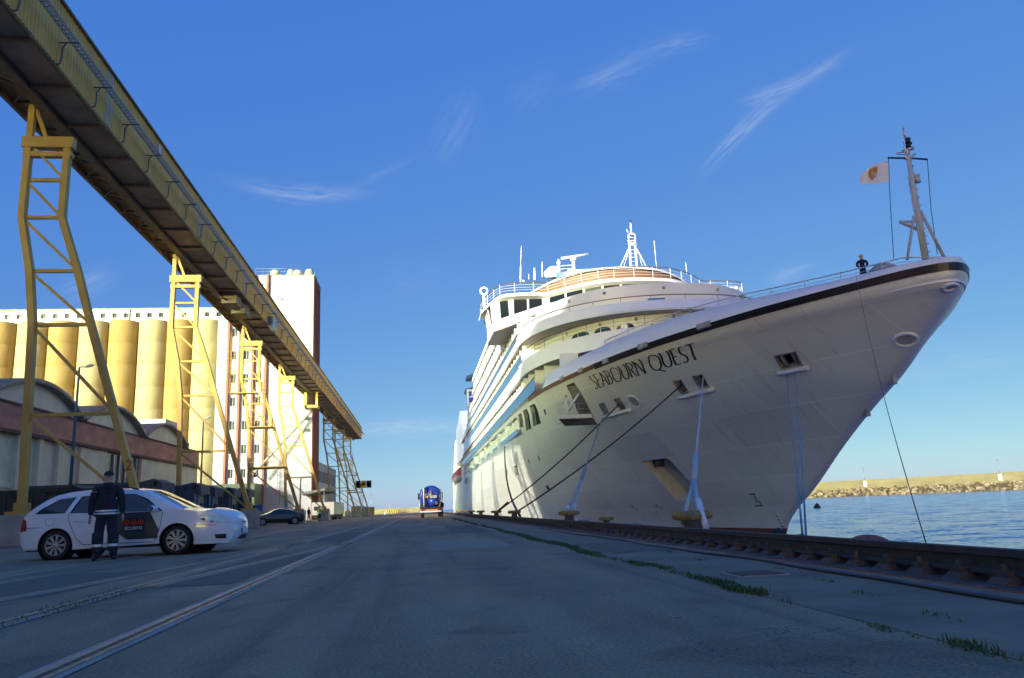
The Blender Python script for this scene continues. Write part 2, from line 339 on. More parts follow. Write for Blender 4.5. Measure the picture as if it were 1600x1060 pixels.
ch0 = b.build('rail_chair', mat('rusty_chair', (.14, .085, .06), .85, c2=(.07, .045, .035), scale=11, bump=.4), cr_, world=False); ch0.location = (.06, 2.0, .012)
for i in range(1, 150): inst(ch0, 'rail_chair', cr_, (.06, 2.0 + i * .5, .012))
b = MB(); rng = random.Random(3)
pts = [(3.72 + .05 * math.sin(y * .9) + .03 * math.sin(y * 2.3) , y, .022) for y in [1.5 + i * .4 for i in range(60)]]
b.tube(pts, .018, 6); tag(b.build('power_cable', mat('grey_cable', (.10, .105, .11), .6, var=.2)), 'long grey cable lying along the foot of the brown crane rail', 'cable')
b = MB(); b.box(2.84, 3.34, 7.05, 7.5, .004, .018, mi=1); b.box(2.88, 3.30, 7.09, 7.46, .018, .024)
tag(b.build('drain_cover', [RUST, CONC]), 'square rusty drain cover in the apron beside the grass strip', 'drain cover')

# grass growing in the joint
GR = mat('grass_blades', (.13, .17, .04), .7, c2=(.05, .085, .018), scale=4)
def grass(name, label, spots, seed, h):
    rg = random.Random(seed); b = MB()
    for (x, y, sp, n, hh) in spots:
        for _ in range(n):
            px, py = x + rg.gauss(0, sp * .32), y + rg.gauss(0, sp)
            l = h * hh * rg.uniform(.4, 1.25); a = rg.uniform(0, 6.28); ln = rg.uniform(.15, 1.0) * l; wd = rg.uniform(.003, .006) * (1 + py * .03)
            d = Vector((math.cos(a), math.sin(a), 0)); s = Vector((-d.y, d.x, 0)) * wd; p = Vector((px, py, .003))
            m_ = p + d * ln * .4 + Vector((0, 0, l * .6)); tp = p + d * ln + Vector((0, 0, l * .85))
            b.add([p - s, p + s, m_ + s * .7, m_ - s * .7, tp], [(0, 1, 2, 3), (3, 2, 4)])
    return tag(b.build(name, GR, recalc=False), label, 'grass', kind='stuff')
rg = random.Random(11); sp = []
y = 2.9
while y < 60:
    dens = max(0, .45 + .9 * math.sin(y * 1.7) * math.sin(y * .63 + 1)) + .25 * (y > 9) + .4 * (y > 14)
    if rg.random() < min(1, dens + .15): sp.append((2.5 + rg.gauss(0, .03) + .05 * math.sin(y), y, .10, int(95 * max(.25, min(dens, 1.4))), 1 if dens > .3 else .55))
    y += rg.uniform(.07, .2) if y < 20 else rg.uniform(.2, .45)
for q in [(3.3, 9.3), (3.75, 6.6), (3.55, 7.7), (3.15, 5.6), (3.45, 11), (2.95, 4.4), (3.7, 5.0), (3.35, 6.4)]: sp.append((q[0], q[1], .08, 22, .6))
grass('joint_grass', 'green grass growing in the joint between road and quay apron', sp, 5, .04)
sp = []
for i in range(90): sp.append((-3.2 + rg.gauss(0, .05), rg.choice([6.9, 8.1, 8.5, 19, 20.5, 21.5, 22]) + rg.gauss(0, .5), .2, 9, .55))
for i in range(40): sp.append((-1.9 + rg.gauss(0, .06), rg.choice([20, 22, 24, 19]) + rg.gauss(0, .6), .25, 8, .5))
grass('rail_grass', 'thin grass tufts growing beside the sunken rails', sp, 6, .05)
# ================================================================ cruise ship
C, SX = 23.7, 10.5                       # centre line and port side
ystem = pchip([(.72 + (z_ - .72) * .975 if z_ < 10.4 else z_, y_ * .975 + .72 + (.55 if 7.5 < z_ < 9.6 else .25 if 5 < z_ < 7.5 else 0)) for z_, y_ in [(-2.6, 51.4), (-1.95, 51), (-1.27, 50.5), (-.47, 49.4), (1.13, 46.2), (3.44, 42.3), (5.27, 38.6), (6.79, 35.5), (7.95, 33.5), (8.8, 32.1), (9.5, 31.1), (10.05, 30.75), (10.5, 30.7), (11.5, 30.7)]])
_D = pchip([(0, 0), (.3, .4), (.6, .82), (1.1, 1.62), (1.7, 2.72), (2.37, 4.3), (2.85, 5.6), (3.4, 7.05), (4.1, 8.9), (4.7, 10.3), (5.3, 11.4), (5.9, 12.4), (6.5, 13.05), (7.2, 13.3), (30, 13.3)])
_W = pchip([(0, 0), (.3, .2), (1, .45), (2.24, 1.4), (3.16, 2.65), (4.47, 5.2), (5.48, 7.7), (6.63, 10.2), (7.75, 12.3), (8.66, 13.15), (9.5, 13.3), (30, 13.3)])
ZB = -2.6
def sheer(u): return 10.5 + .4 * ss(0, 45, u)
def hullY(u, z): ys_ = ystem(z); return u + ys_ + (30.8 - ys_) * ss(50, 130, u)
def hull_hb(u, t):
    v = math.sqrt(max(u, 0)); return lerp(_W(v), _D(v), max(0, t) ** 1.75)
def hull(u, t, off=0.):
    z = ZB + t * (sheer(u) - ZB); hb = hull_hb(u, t)
    p = Vector((C - hb, hullY(u, z), z))
    if off: p += hull_n(u, t) * off
    return p
def hull_n(u, t):
    e = .02; u0, u1 = max(0.0004, u - e), u + e
    du = hull(u1, t) - hull(u0, t); dt = hull(u, min(t + .004, 1.2)) - hull(u, t - .004)
    n = dt.cross(du)
    if n.length < 1e-9: return Vector((-.2, -1, 0)).normalized()
    n.normalize()
    return n if n.x <= 0 else -n
def u_of(Y, z):
    a, c = 0., 260.
    if hullY(0, z) > Y: return -1
    for _ in range(40):
        m_ = (a + c) / 2
        if hullY(m_, z) < Y: a = m_
        else: c = m_
    return (a + c) / 2
def px_hull(x, y):
    """pixel direction -> (u, t) where it meets the port side of the hull"""
    d = raydir(x, y).normalized(); last = None; s = 14.
    while s < 260:
        p = d * s + Vector((0, 0, CAMH)); u = u_of(p.y, p.z)
        if u >= 0:
            t = (p.z - ZB) / (sheer(u) - ZB); inside = p.x - (C - hull_hb(u, max(0, t))) > 0
            if inside:
                a, c = s - .4, s
                for _ in range(24):
                    m_ = (a + c) / 2; p = d * m_ + Vector((0, 0, CAMH)); u = u_of(p.y, p.z)
                    if u >= 0 and p.x > C - hull_hb(u, max(0, (p.z - ZB) / (sheer(u) - ZB))): c = m_
                    else: a = m_
                p = d * c + Vector((0, 0, CAMH)); u = max(0, u_of(p.y, p.z))
                return (u, (p.z - ZB) / (sheer(u) - ZB))
        s += .4
    return None
ship = thing('cruise_ship', (C, 130, WZ), 'large white cruise ship moored at the quay with its bow towards the road', 'ship')

def hull_fn(M, t, P, g):
    sx = N(t, 'ShaderNodeSeparateXYZ'); t.links.new(g.outputs['Position'], sx.inputs[0])
    # boot topping below z=-1.4
    lt = N(t, 'ShaderNodeMath', operation='LESS_THAN'); lt.inputs[1].default_value = -1.42; t.links.new(sx.outputs[2], lt.inputs[0])
    base = P.inputs['Base Color'].links[0].from_socket
    # rust streaks / salt: vertical noise, only faint
    mp = N(t, 'ShaderNodeMapping'); mp.inputs['Scale'].default_value = (.5, 1.6, .045); t.links.new(g.outputs['Position'], mp.inputs[0])
    no = N(t, 'ShaderNodeTexNoise'); no.inputs['Scale'].default_value = 1.6; no.inputs['Detail'].default_value = 7; t.links.new(mp.outputs[0], no.inputs['Vector'])
    cr = N(t, 'ShaderNodeValToRGB'); e = cr.color_ramp.elements; e[0].position = .58; e[0].color = (0, 0, 0, 1); e[1].position = .8; e[1].color = (.6, .6, .6, 1); t.links.new(no.outputs[0], cr.inputs[0])
    mx = N(t, 'ShaderNodeMixRGB'); t.links.new(cr.outputs[0], mx.inputs[0]); t.links.new(base, mx.inputs[1]); mx.inputs[2].default_value = (.50, .41, .27, 1)
    m2 = N(t, 'ShaderNodeMixRGB'); t.links.new(lt.outputs[0], m2.inputs[0]); t.links.new(mx.outputs[0], m2.inputs[1]); m2.inputs[2].default_value = (.17, .035, .022, 1)
    t.links.new(m2.outputs[0], P.inputs['Base Color'])
    # plate relief: low frequency dishing between frames and welded seams
    mp2 = N(t, 'ShaderNodeMapping'); mp2.inputs['Scale'].default_value = (.0, .55, .8); t.links.new(g.outputs['Position'], mp2.inputs[0])
    n2 = N(t, 'ShaderNodeTexNoise'); n2.inputs['Scale'].default_value = 1.; n2.inputs['Detail'].default_value = 2; t.links.new(mp2.outputs[0], n2.inputs['Vector'])
    cb = N(t, 'ShaderNodeCombineXYZ'); t.links.new(sx.outputs[1], cb.inputs[0]); t.links.new(sx.outputs[2], cb.inputs[1])
    ln = N(t, 'ShaderNodeTexBrick'); ln.offset = .37; ln.inputs['Scale'].default_value = 1; ln.inputs['Brick Width'].default_value = 7.3; ln.inputs['Row Height'].default_value = 1.9; ln.inputs['Mortar Size'].default_value = .013; ln.inputs['Mortar Smooth'].default_value = .3
    ln.inputs['Color1'].default_value = (.87, .875, .88, 1); ln.inputs['Color2'].default_value = (1.02, 1.02, 1.01, 1); ln.inputs['Mortar'].default_value = (1.3, 1.3, 1.29, 1); t.links.new(cb.outputs[0], ln.inputs['Vector'])
    sm = N(t, 'ShaderNodeMath', operation='MULTIPLY_ADD'); sm.inputs[1].default_value = .35; t.links.new(ln.outputs['Fac'], sm.inputs[0]); t.links.new(n2.outputs[0], sm.inputs[2])
    b = N(t, 'ShaderNodeBump'); b.inputs['Strength'].default_value = .5; b.inputs['Distance'].default_value = .05; t.links.new(sm.outputs[0], b.inputs['Height']); t.links.new(b.outputs[0], P.inputs['Normal'])
    m3 = N(t, 'ShaderNodeMixRGB', blend_type='MULTIPLY'); m3.inputs[0].default_value = 1; t.links.new(m2.outputs[0], m3.inputs[1]); t.links.new(ln.outputs['Color'], m3.inputs[2]); t.links.new(m3.outputs[0], P.inputs['Base Color'])
HULLM = mat('hull_paint', (.75, .76, .66), .38, var=.03, scale=.35, fn=hull_fn, stretch=(.3, .3, 1))
SHIPW = mat('ship_white', (.80, .80, .79), .32, var=.03, scale=.8)
SHIPG = mat('port_grey', (.40, .40, .39), .5, var=.2, scale=2.5)
BROWN = mat('teak_rail', (.20, .095, .04), .5, var=.2, scale=4)
WOOD = mat('teak_wall', (.30, .15, .07), .55, var=.2, scale=3, stretch=(1, 1, 8))
GLASSB = mat('balcony_glass', (.12, .25, .34), .1, var=.08, scale=.3, spec=.7)
WGLASS = mat('ship_window', (.014, .022, .028), .12, var=.1, spec=.08)
DOORG = mat('cabin_glass', (.10, .065, .035), .15, c2=(.045, .035, .025), scale=.8, spec=.6)

Z6 = lambda q, ox, oy, k: (ox + q[0] / k, oy + q[1] / k)
OPEN = []                                 # (polygon in u,t , depth, kind)
def opening(pxpoly, depth, kind): OPEN.append(([px_hull(*p) for p in pxpoly], depth, kind))
za = lambda *ps: [Z6(p, 840, 560, 7.571) for p in ps]
zb = lambda *ps: [Z6(p, 880, 480, 6.625) for p in ps]
zc = lambda *ps: [Z6(p, 1180, 380, 4.417) for p in ps]
zd = lambda *ps: [Z6(p, 980, 690, 5.333) for p in ps]
ze = lambda *ps: [Z6(p, 740, 560, 7.571) for p in ps]
opening(za((725, 545), (785, 525), (845, 650), (795, 670)), .5, 'port')
opening(za((905, 485), (970, 465), (1045, 595), (985, 615)), .5, 'port')
opening(zb((1135, 770), (1225, 750), (1300, 880), (1225, 900)), .5, 'port')
opening(zb((1335, 715), (1440, 695), (1515, 825), (1415, 840)), .5, 'port')
opening(zc((130, 780), (280, 748), (330, 845), (185, 872)), .5, 'port2')
opening(za((345, 322), (432, 285), (655, 690), (500, 697)), 1.2, 'door')
opening(zd((115, 165), (340, 138), (612, 440), (608, 490), (412, 495)), 1.1, 'anchor')
opening(ze((660, 562), (725, 528), (803, 772), (712, 812)), .35, 'window')
opening(ze((585, 622), (635, 590), (690, 832), (622, 862)), .35, 'window')
opening(ze((530, 667), (568, 645), (600, 882), (552, 903)), .35, 'window')
def ut(Y, z): u = u_of(Y, z); return (u, (z - ZB) / (sheer(u) - ZB))
WINY = []
for (a, c) in [(791.5, 807.5), (779, 790), (767, 777.5), (757.5, 765.8), (749.5, 756.5), (741, 748), (733, 739.5)]:
    ya, yb = atX(c, 680, SX).y, atX(a, 680, SX).y
    WINY.append((ya, yb)); OPEN.append(([ut(ya, 10.2), ut(yb, 10.2), ut(yb, 8.3), ut(ya, 8.3)], 1.4, 'bay'))
yy = WINY[-1][1]
while yy < 178:
    OPEN.append(([ut(yy + 1.2, 10.2), ut(yy + 10, 10.2), ut(yy + 10, 8.3), ut(yy + 1.2, 8.3)], 1.4, 'bay')); yy += 10.2
OPEN.append(([ut(197, 10.75), ut(236, 10.75), ut(236, 7.4), ut(197, 7.4)], 2.1, 'tender'))
# small slots and scuppers
for (x, y, w_, h_) in [(842, 716, 1.1, 4), (826, 721, 1, 3.6), (814.3, 725, .9, 3.2), (851.5, 644, 1.4, 4.2)]:
    opening([(x - w_ - .8, y - h_), (x + w_ - .8, y - h_ * .8), (x + w_ + 1, y + h_ * 1.1), (x - w_ + 1.2, y + h_ * .9)], .15, 'slot')
opening([(803, 729), (808, 727.5), (811, 742), (806, 744)], .3, 'slot'); opening([(790.5, 734), (792.8, 733), (793, 745), (791, 746)], .2, 'slot')

# --- shell: constrained triangulation in (u,t), then lifted onto the hull surface
us = [0, .04, .1, .2, .35, .55, .8, 1.1, 1.5, 2, 2.6, 3.3, 4.1] + [5 + .9 * i for i in range(50)] + [51 + 2 * i for i in range(20)] + [92 + 6 * i for i in range(22)]
UEND = us[-1]; ts = [i / 26 for i in range(27)]
SC = 12.                                    # t is stretched so triangles stay well shaped
def inpoly(p, poly):
    r = False; k = len(poly)
    for i in range(k):
        a, c = poly[i], poly[(i + 1) % k]
        if (a[1] > p[1]) != (c[1] > p[1]) and p[0] < (c[0] - a[0]) * (p[1] - a[1]) / (c[1] - a[1]) + a[0]: r = not r
    return r
pts = []; edges = []
nu, nv = len(us), len(ts)
boxes = [(min(p[0] for p in o[0]), max(p[0] for p in o[0]), min(p[1] for p in o[0]), max(p[1] for p in o[0]), o[0]) for o in OPEN]
for i, u in enumerate(us):
    for j, t in enumerate(ts):
        if 0 < i < nu - 1 and 0 < j < nv - 1 and any(q[0] < u < q[1] and q[2] < t < q[3] and inpoly((u, t), q[4]) for q in boxes): continue
        pts.append((u, t))
OUT = []
for poly, dep, kind in OPEN:
    fine = []
    for i in range(len(poly)):
        a, c = poly[i], poly[(i + 1) % len(poly)]; k = 3
        for j in range(k): fine.append((lerp(a[0], c[0], j / k), lerp(a[1], c[1], j / k)))
    o = len(pts); pts += fine; edges += [(o + i, o + (i + 1) % len(fine)) for i in range(len(fine))]; OUT.append(fine)
r = delaunay_2d_cdt([Vector((p[0], p[1] * SC)) for p in pts], edges, [], 0, 1e-5)
V2, F2 = r[0], r[2]
b = MB(); keep = []
for f in F2:
    cx = sum(V2[i].x for i in f) / 3; ct = sum(V2[i].y for i in f) / 3 / SC
    if any(q[0] <= cx <= q[1] and q[2] <= ct <= q[3] and inpoly((cx, ct), q[4]) for q in boxes): continue
    keep.append(tuple(f))
P3 = [hull(v.x, v.y / SC) for v in V2]; NR = [hull_n(v.x, v.y / SC) for v in V2]
nn_ = len(P3)
mir = lambda p: Vector((2 * C - p.x, p.y, p.z))
# starboard side: plain grid
b.add(P3, keep, 0, True)
b.grid(lambda u, t: mir(hull(u, t)), us, ts, flip=True)
tr = [hull(UEND, t) for t in ts]; b.add(tr + [mir(p) for p in tr], [(i, i + 1, nv + i + 1, nv + i) for i in range(nv - 1)])
hull_o = b.build('hull', HULLM, ship, recalc=False)
me = hull_o.data; o = ship.location
nl = [tuple(n) for n in NR] + [(0, 0, 0)] * (len(me.vertices) - nn_)
bm = bmesh.new(); bm.from_mesh(me); bm.verts.ensure_lookup_table()
for f in bm.faces:
    if f.verts[0].index < nn_:
        if f.normal.dot(NR[f.verts[0].index]) < 0: f.normal_flip()
bm.to_mesh(me); bm.free()
me.normals_split_custom_set_from_vertices(nl)

# --- what sits in the openings
def reveal(poly, dep, mats, name, fr=True, inward=None):
    b = MB(); a = [hull(*p) for p in poly]; k = len(poly)
    nrm = sum((hull_n(*p) for p in poly), Vector()).normalized() if inward is None else -inward
    c = [p - nrm * dep for p in a]
    b.add(a + c, [(i, (i + 1) % k, k + (i + 1) % k, k + i) for i in range(k)], 0); b.add(c, [tuple(range(k))], 1)
    ob = b.build(name, mats, ship)
    if fr:
        fb = MB(); rr = [hull(*p, .012) for p in poly]; fb.tube(rr + [rr[0], rr[1]], .045, 6); fb.build('frame', SHIPG if fr == 1 else WHITE, ob)
    return ob, a, c, nrm
IN = Vector((1, 0, 0))
CURT = mat('cabin_curtain', (.62, .50, .32), .8, c2=(.24, .15, .08), scale=1.4, stretch=(1, 6, .2))
PORTS = []
for fine, (poly, dep, kind) in zip(OUT, OPEN):
    if kind in ('port', 'port2'):
        ob, a, c, nr = reveal(fine, dep, [SHIPG, DARK], 'mooring_port'); PORTS.append((sum(a, Vector()) / len(a), nr))
        cen = sum(a, Vector()) / len(a); vert = (a[-3] - a[0]).normalized() if len(a) > 8 else Vector((0, 0, -1)); hor = (a[3] - a[0]).normalized()
        h = (a[3] - a[6]).length * .5; L = (a[3] - a[0]).length
        rb = MB()
        for s in ((-.3, .22) if kind == 'port2' else (-.25, .3)):
            q = cen + hor * L * s - nr * .22; rb.tube([q - vert * h, q + vert * h], .13, 10)
        rb.build('roller', mat('roller_steel', (.33, .33, .32), .45, .3, var=.2, scale=5), ob)
    elif kind == 'door':
        ob, a, c, nr = reveal(fine, dep, [SHIPG, DARK], 'shell_door', True, IN)
    elif kind == 'anchor':
        ob, a, c, nr = reveal(fine, dep, [mat('pocket_white', (.62, .63, .60), .5, c2=(.5, .45, .36), scale=1.2, stretch=(1, 1, .15)), mat('pocket_white2', (.56, .57, .54), .5, c2=(.42, .36, .28), scale=1)], 'anchor_pocket', False)
        cen = sum(a, Vector()) / len(a); up = Vector((0, 0, 1)); fw_ = Vector((0, -1, 0))
        top = lerp(a[0], a[3], .5); q = top - nr * .75 + Vector((0, .1, -.75))
        ab = MB(); ab.bar(q + Vector((-.1, -.55, 0)), q + Vector((-.1, .55, .05)), .45, .55); ab.bar(q + Vector((-.1, -.55, -.1)), q + Vector((-.35, -.75, .5)), .3, .22); ab.bar(q + Vector((-.1, .55, -.1)), q + Vector((-.35, .75, .5)), .3, .22); ab.tube([q, q + Vector((.5, 0, 1.0))], .17, 8)
        ab.build('anchor', mat('anchor_iron', (.035, .03, .028), .7, var=.2, scale=6), ob)
    elif kind == 'window':
        ob, a, c, nr = reveal(fine, dep, [SHIPG, WGLASS], 'deck_window', 2, IN)
        k = len(c); lo = [lerp(c[k - 3], c[k // 4 * 1], 0)]
    elif kind == 'bay':
        ob, a, c, nr = reveal(fine, dep, [SHIPW, CURT], 'window_bay', 2, IN)
        yA, yB = min(p.y for p in a), max(p.y for p in a); n = max(2, int((yB - yA) / 2.2))
        for i in range(n):
            y_ = lerp(yA, yB, (i + .5) / n); pb = MB(); pb.box(SX + .25, SX + .75, y_ - .12, y_ + .12, 8.32, 10.18); pb.build('pillar', SHIPW, ob)
        gb = MB(); gb.box(SX + .05, SX + .08, yA + .02, yB - .02, 8.31, 8.85); gb.build('glass_rail', GLASSB, ob)
    else: reveal(fine, dep, [SHIPG, DARK], 'hull_slot', False)
# sill fenders under the ports
def hull_px(x, y, off=0.): return hull(*px_hull(x, y), off)
for p, q in [(za((780, 693))[0], za((1105, 603))[0]), (zb((1203, 930))[0], zb((1568, 842))[0]), (zc((165, 893))[0], zc((372, 853))[0])]:
    A, B = px_hull(*p), px_hull(*q); b = MB()
    b.tube([hull(lerp(A[0], B[0], i / 6), lerp(A[1], B[1], i / 6), .12) for i in range(7)], .13, 10); b.build('fairlead_bar', WHITE, hull_o)
# round fairleads
for x, y, rx in [(991.5, 627, .62), (1415.5, 530.5, .5), (1505, 448, .3)]:
    u, t = px_hull(x, y); n = hull_n(u, t); c = hull(u, t); s = n.cross(Vector((0, 0, 1))).normalized(); v = s.cross(n)
    ring = [c + n * .03 + (s * math.cos(k / 24 * 6.2832) * rx + v * math.sin(k / 24 * 6.2832) * rx * .8) for k in range(24)]
    b = MB(); b.tube(ring + [ring[0], ring[1]], .09, 8); fo = b.build('round_fairlead', WHITE, hull_o)
    b = MB(); b.add([p + n * .015 for p in [c + (q - c) * .93 for q in ring]], [tuple(range(24))]); b.build('throat', SHIPG, fo)
# sheer stripe
def band(name, m_, u0, u1, t0, t1, off, par=None, n=60, both=True):
    b = MB(); uu = [u0 + (u1 - u0) * (i / n) ** 1.6 for i in range(n + 1)]; tt = [t0, t0, t1, t1]; oo = [0.0, off, off, 0.0]
    f = lambda u, k: hull(u, tt[int(k)], oo[int(k)] + .002)
    b.grid(f, uu, [0, 1, 2, 3], sm=False)
    b2 = MB(); b2.grid(lambda u, k: mir(f(u, k)), uu, [0, 1, 2, 3], sm=False); b2.build(name, m_, par or hull_o)
    return b.build(name, m_, par or hull_o)
band('sheer_stripe', BLACK, 0, 25, .972, 1.0, .03); band('rubbing_strake', mat('strake_brown', (.22, .12, .055), .45, var=.15), 25, 44, .978, 1.0, .05); band('side_strake', SHIPG, 44, UEND, .984, 1.0, .06, n=20)
# stem bar fittings
for z in (4.9, 6.2): y_ = ystem(z); b = MB(); b.box(C - .1, C + .1, y_ - .28, y_ + .2, z - .3, z + .3); b.build('stem_fitting', SHIPG, hull_o)
# bulwark above the stripe
def bul(u, k):
    h = .28 + .84 * ss(0, 17, u) ; ln = .05 + .2 * ss(0, 6, u)
    p = hull(u, 1.0); n = hull_n(u, 1.0); n.z = 0; n.normalize()
    return p - n * (ln * k + (.18 if k > 1 else 0)) + Vector((0, 0, h * min(k, 1)))
b = MB(); uu = [0, .05, .15, .3, .6, 1, 1.6, 2.4] + [3.4 + 1.1 * i for i in range(31)]
def bulk(u, i):
    k = int(i)
    if k == 0: return bul(u, 0)
    q = bul(u, 1)
    if k == 1: return q
    n = hull_n(u, 1.0); n.z = 0; n.normalize(); p = q - n * .16
    return p if k == 2 else p - Vector((0, 0, 1.1))
b.grid(bulk, uu, [0, 1, 2, 3], sm=True); b.grid(lambda u, i: mir(bulk(u, i)), uu, [0, 1, 2, 3])
b.quad(bulk(uu[-1], 0), bulk(uu[-1], 1), bulk(uu[-1], 2), bulk(uu[-1] + 1.2, 0)); b.quad(*[mir(bulk(uu[-1] + (1.2 if i == 3 else 0), i if i < 3 else 0)) for i in range(4)])
bw = b.build('bulwark', SHIPW, ship)
b = MB(); n = 40; dk = [hull(44 * (i / n) ** 1.5, 1.0) - Vector((0, 0, .15)) for i in range(1, n + 1)]
b.add([hull(0.001, 1.0) - Vector((0, 0, .15))] + dk + [mir(p) for p in dk], [(0, 1, n + 1)] + [(i, i + 1, n + i + 1, n + i) for i in range(1, n)]); b.build('foredeck', mat('deck_green', (.18, .22, .2), .7), ship)
# bulwark rail
b = MB()
def rlp(u):
    n = hull_n(u, 1.0); n.z = 0; n.normalize(); return bul(u, 1) - n * .25
ru = [1.2 + .9 * i for i in range(26)]; loop_ = [rlp(u) for u in ru[::-1]] + [mir(rlp(u)) for u in ru]
for hz in (.18, .38): b.tube([p + Vector((0, 0, hz)) for p in loop_], .032 if hz > .3 else .016, 6)
for p in loop_[::2]: b.tube([p - Vector((0, 0, .1)), p + Vector((0, 0, .38))], .022, 6)
b.build('bow_rail', mat('rail_grey', (.55, .56, .58), .4, var=.05), bw)
# deck floodlight boxes on the stripe
for x, y, w_ in [(1101, 508, 1.15), (1006, 539.5, 1.15), (948, 563, .95), (908.5, 577.5, .75), (879, 590, .8)]:
    u, t = px_hull(x, y + 3); n = hull_n(u, min(t, 1)); p = hull(u, min(t, .995), .05); s = n.cross(Vector((0, 0, 1))).normalized()
    b = MB(); b.bar(p - s * w_ / 2 + Vector((0, 0, .1)), p + s * w_ / 2 + Vector((0, 0, .1)), .22, .36); b.build('floodlight_box', SHIPG, bw, bevel=.04)

# --- lettering and marks: strokes laid on the shell
def stroke(b, pts, wd, f, n_sub=1):
    """flat ribbon along pts (2D) of half widths wd, lifted by f(x,y)->3D"""
    k = len(pts); L = []; Rr = []
    for i in range(k):
        p = Vector(pts[i]); q = Vector(pts[min(i + 1, k - 1)]); o = Vector(pts[max(i - 1, 0)]); d = (q - o).normalized(); s = Vector((-d.y, d.x))
        w_ = wd(i / (k - 1), d) if callable(wd) else wd
        L.append(p + s * w_); Rr.append(p - s * w_)
    vs = [f(q.x, q.y) for q in L] + [f(q.x, q.y) for q in Rr]
    b.add(vs, [(i, i + 1, k + i + 1, k + i) for i in range(k - 1)])
def arc(cx, cy, rx, ry, a0, a1, n=16): return [(cx + rx * math.cos(R(lerp(a0, a1, i / n))), cy + ry * math.sin(R(lerp(a0, a1, i / n)))) for i in range(n + 1)]
def line(*p):
    o = []
    for a, c in zip(p, p[1:]): o += [(lerp(a[0], c[0], i / 6), lerp(a[1], c[1], i / 6)) for i in range(7)]
    return o
S_ = arc(.22, .75, .19, .235, 60, 235, 10) + [(.2, .52), (.27, .45)] + arc(.20, .25, .21, .24, 50, -135, 10)
GL = {'S': (.46, [S_]), 'E': (.44, [line((.04, 0), (.04, 1)), line((.04, .985), (.40, .985)), line((.04, .52), (.34, .52)), line((.04, .015), (.41, .015))]),
      'A': (.66, [line((0, 0), (.33, 1)), line((.33, 1), (.66, 0)), line((.12, .36), (.54, .36))]),
      'B': (.5, [line((.04, 0), (.04, 1)), [(.04, .985)] + arc(.2, .76, .2, .225, 90, -90, 10) + [(.04, .535)], [(.04, .535)] + arc(.22, .275, .25, .26, 90, -90, 10) + [(.04, .015)]]),
      'O': (.92, [arc(.46, .5, .44, .5, 90, 450, 30)]), 'U': (.68, [line((.04, 1), (.04, .3)) + arc(.33, .3, .29, .29, 180, 360, 14) + line((.62, .3), (.62, 1))]),
      'R': (.52, [line((.04, 0), (.04, 1)), [(.04, .985)] + arc(.2, .745, .23, .24, 90, -90, 10) + [(.04, .505)], line((.2, .505), (.52, 0))]),
      'N': (.74, [line((.05, 0), (.05, 1)), line((.05, 1), (.68, 0)), line((.68, 0), (.68, 1))]),
      'Q': (.92, [arc(.46, .5, .44, .5, 90, 450, 30), line((.48, .06), (.66, -.06), (.98, -.2))]),
      'T': (.52, [line((.26, 0), (.26, 1)), line((0, .985), (.52, .985))])}
q4 = [px_hull(*p) for p in ((919.5, 588.5), (1083, 536.5), (1093.5, 561), (930.5, 608.5))]
txt = 'SEABOURN QUEST'; adv = []; x = 0
for ch in txt:
    if ch == ' ': x += .42; continue
    adv.append((ch, x)); x += GL[ch][0] + .12
tot = x - .12
def onship(sx, sy):
    a = [lerp(q4[0][k], q4[1][k], sx) for k in (0, 1)]; c = [lerp(q4[3][k], q4[2][k], sx) for k in (0, 1)]
    return hull(lerp(c[0], a[0], sy), lerp(c[1], a[1], sy), .02)
for ch, x0 in adv:
    b = MB()
    for st in GL[ch][1]:
        wf = (lambda t_, d: .031 + .04 * abs(d.y) ** 1.5 * (1 if d.x >= -.02 or abs(d.x) > .9 else .75))
        k0 = x0; stroke(b, st, wf, lambda X_, Y_: onship((x0 + X_) / tot, Y_))
    b.build('letter', BLACK, hull_o, recalc=False)
def pxstroke(name, pxs, wd):
    b = MB(); q = [px_hull(*p) for p in pxs]
    for a, c in zip(q, q[1:]):
        A, B = hull(*a, .02), hull(*c, .02); n = hull_n(*a); d = (B - A).normalized(); s = n.cross(d) * wd
        b.quad(A - s - d * wd, A + s - d * wd, B + s + d * wd, B - s + d * wd)
    return b.build(name, BLACK, hull_o, recalc=False)
pxstroke('bulbous_bow_mark', zd((1025, 440), (1058, 437), (1080, 497), (1108, 505), (1124, 532), (1070, 538)), .045)
for dx, dy in ((0, 0), (200, -10)):
    for k in (0, 1): pxstroke('thruster_mark', zd(*[(30 + dx + k * 38, 540 + dy + k * 22), (48 + dx + k * 34, 536 + dy + k * 22), (54 + dx + k * 38, 552 + dy + k * 24), (38 + dx + k * 42, 556 + dy + k * 18)]), .025)
for i in range(7):
    x, y = zd((1250 + i * 14.5, 625 + i * 27))[0]; pxstroke('draught_mark', [(x - 1, y - .5), (x + 1, y + .6)], .035)
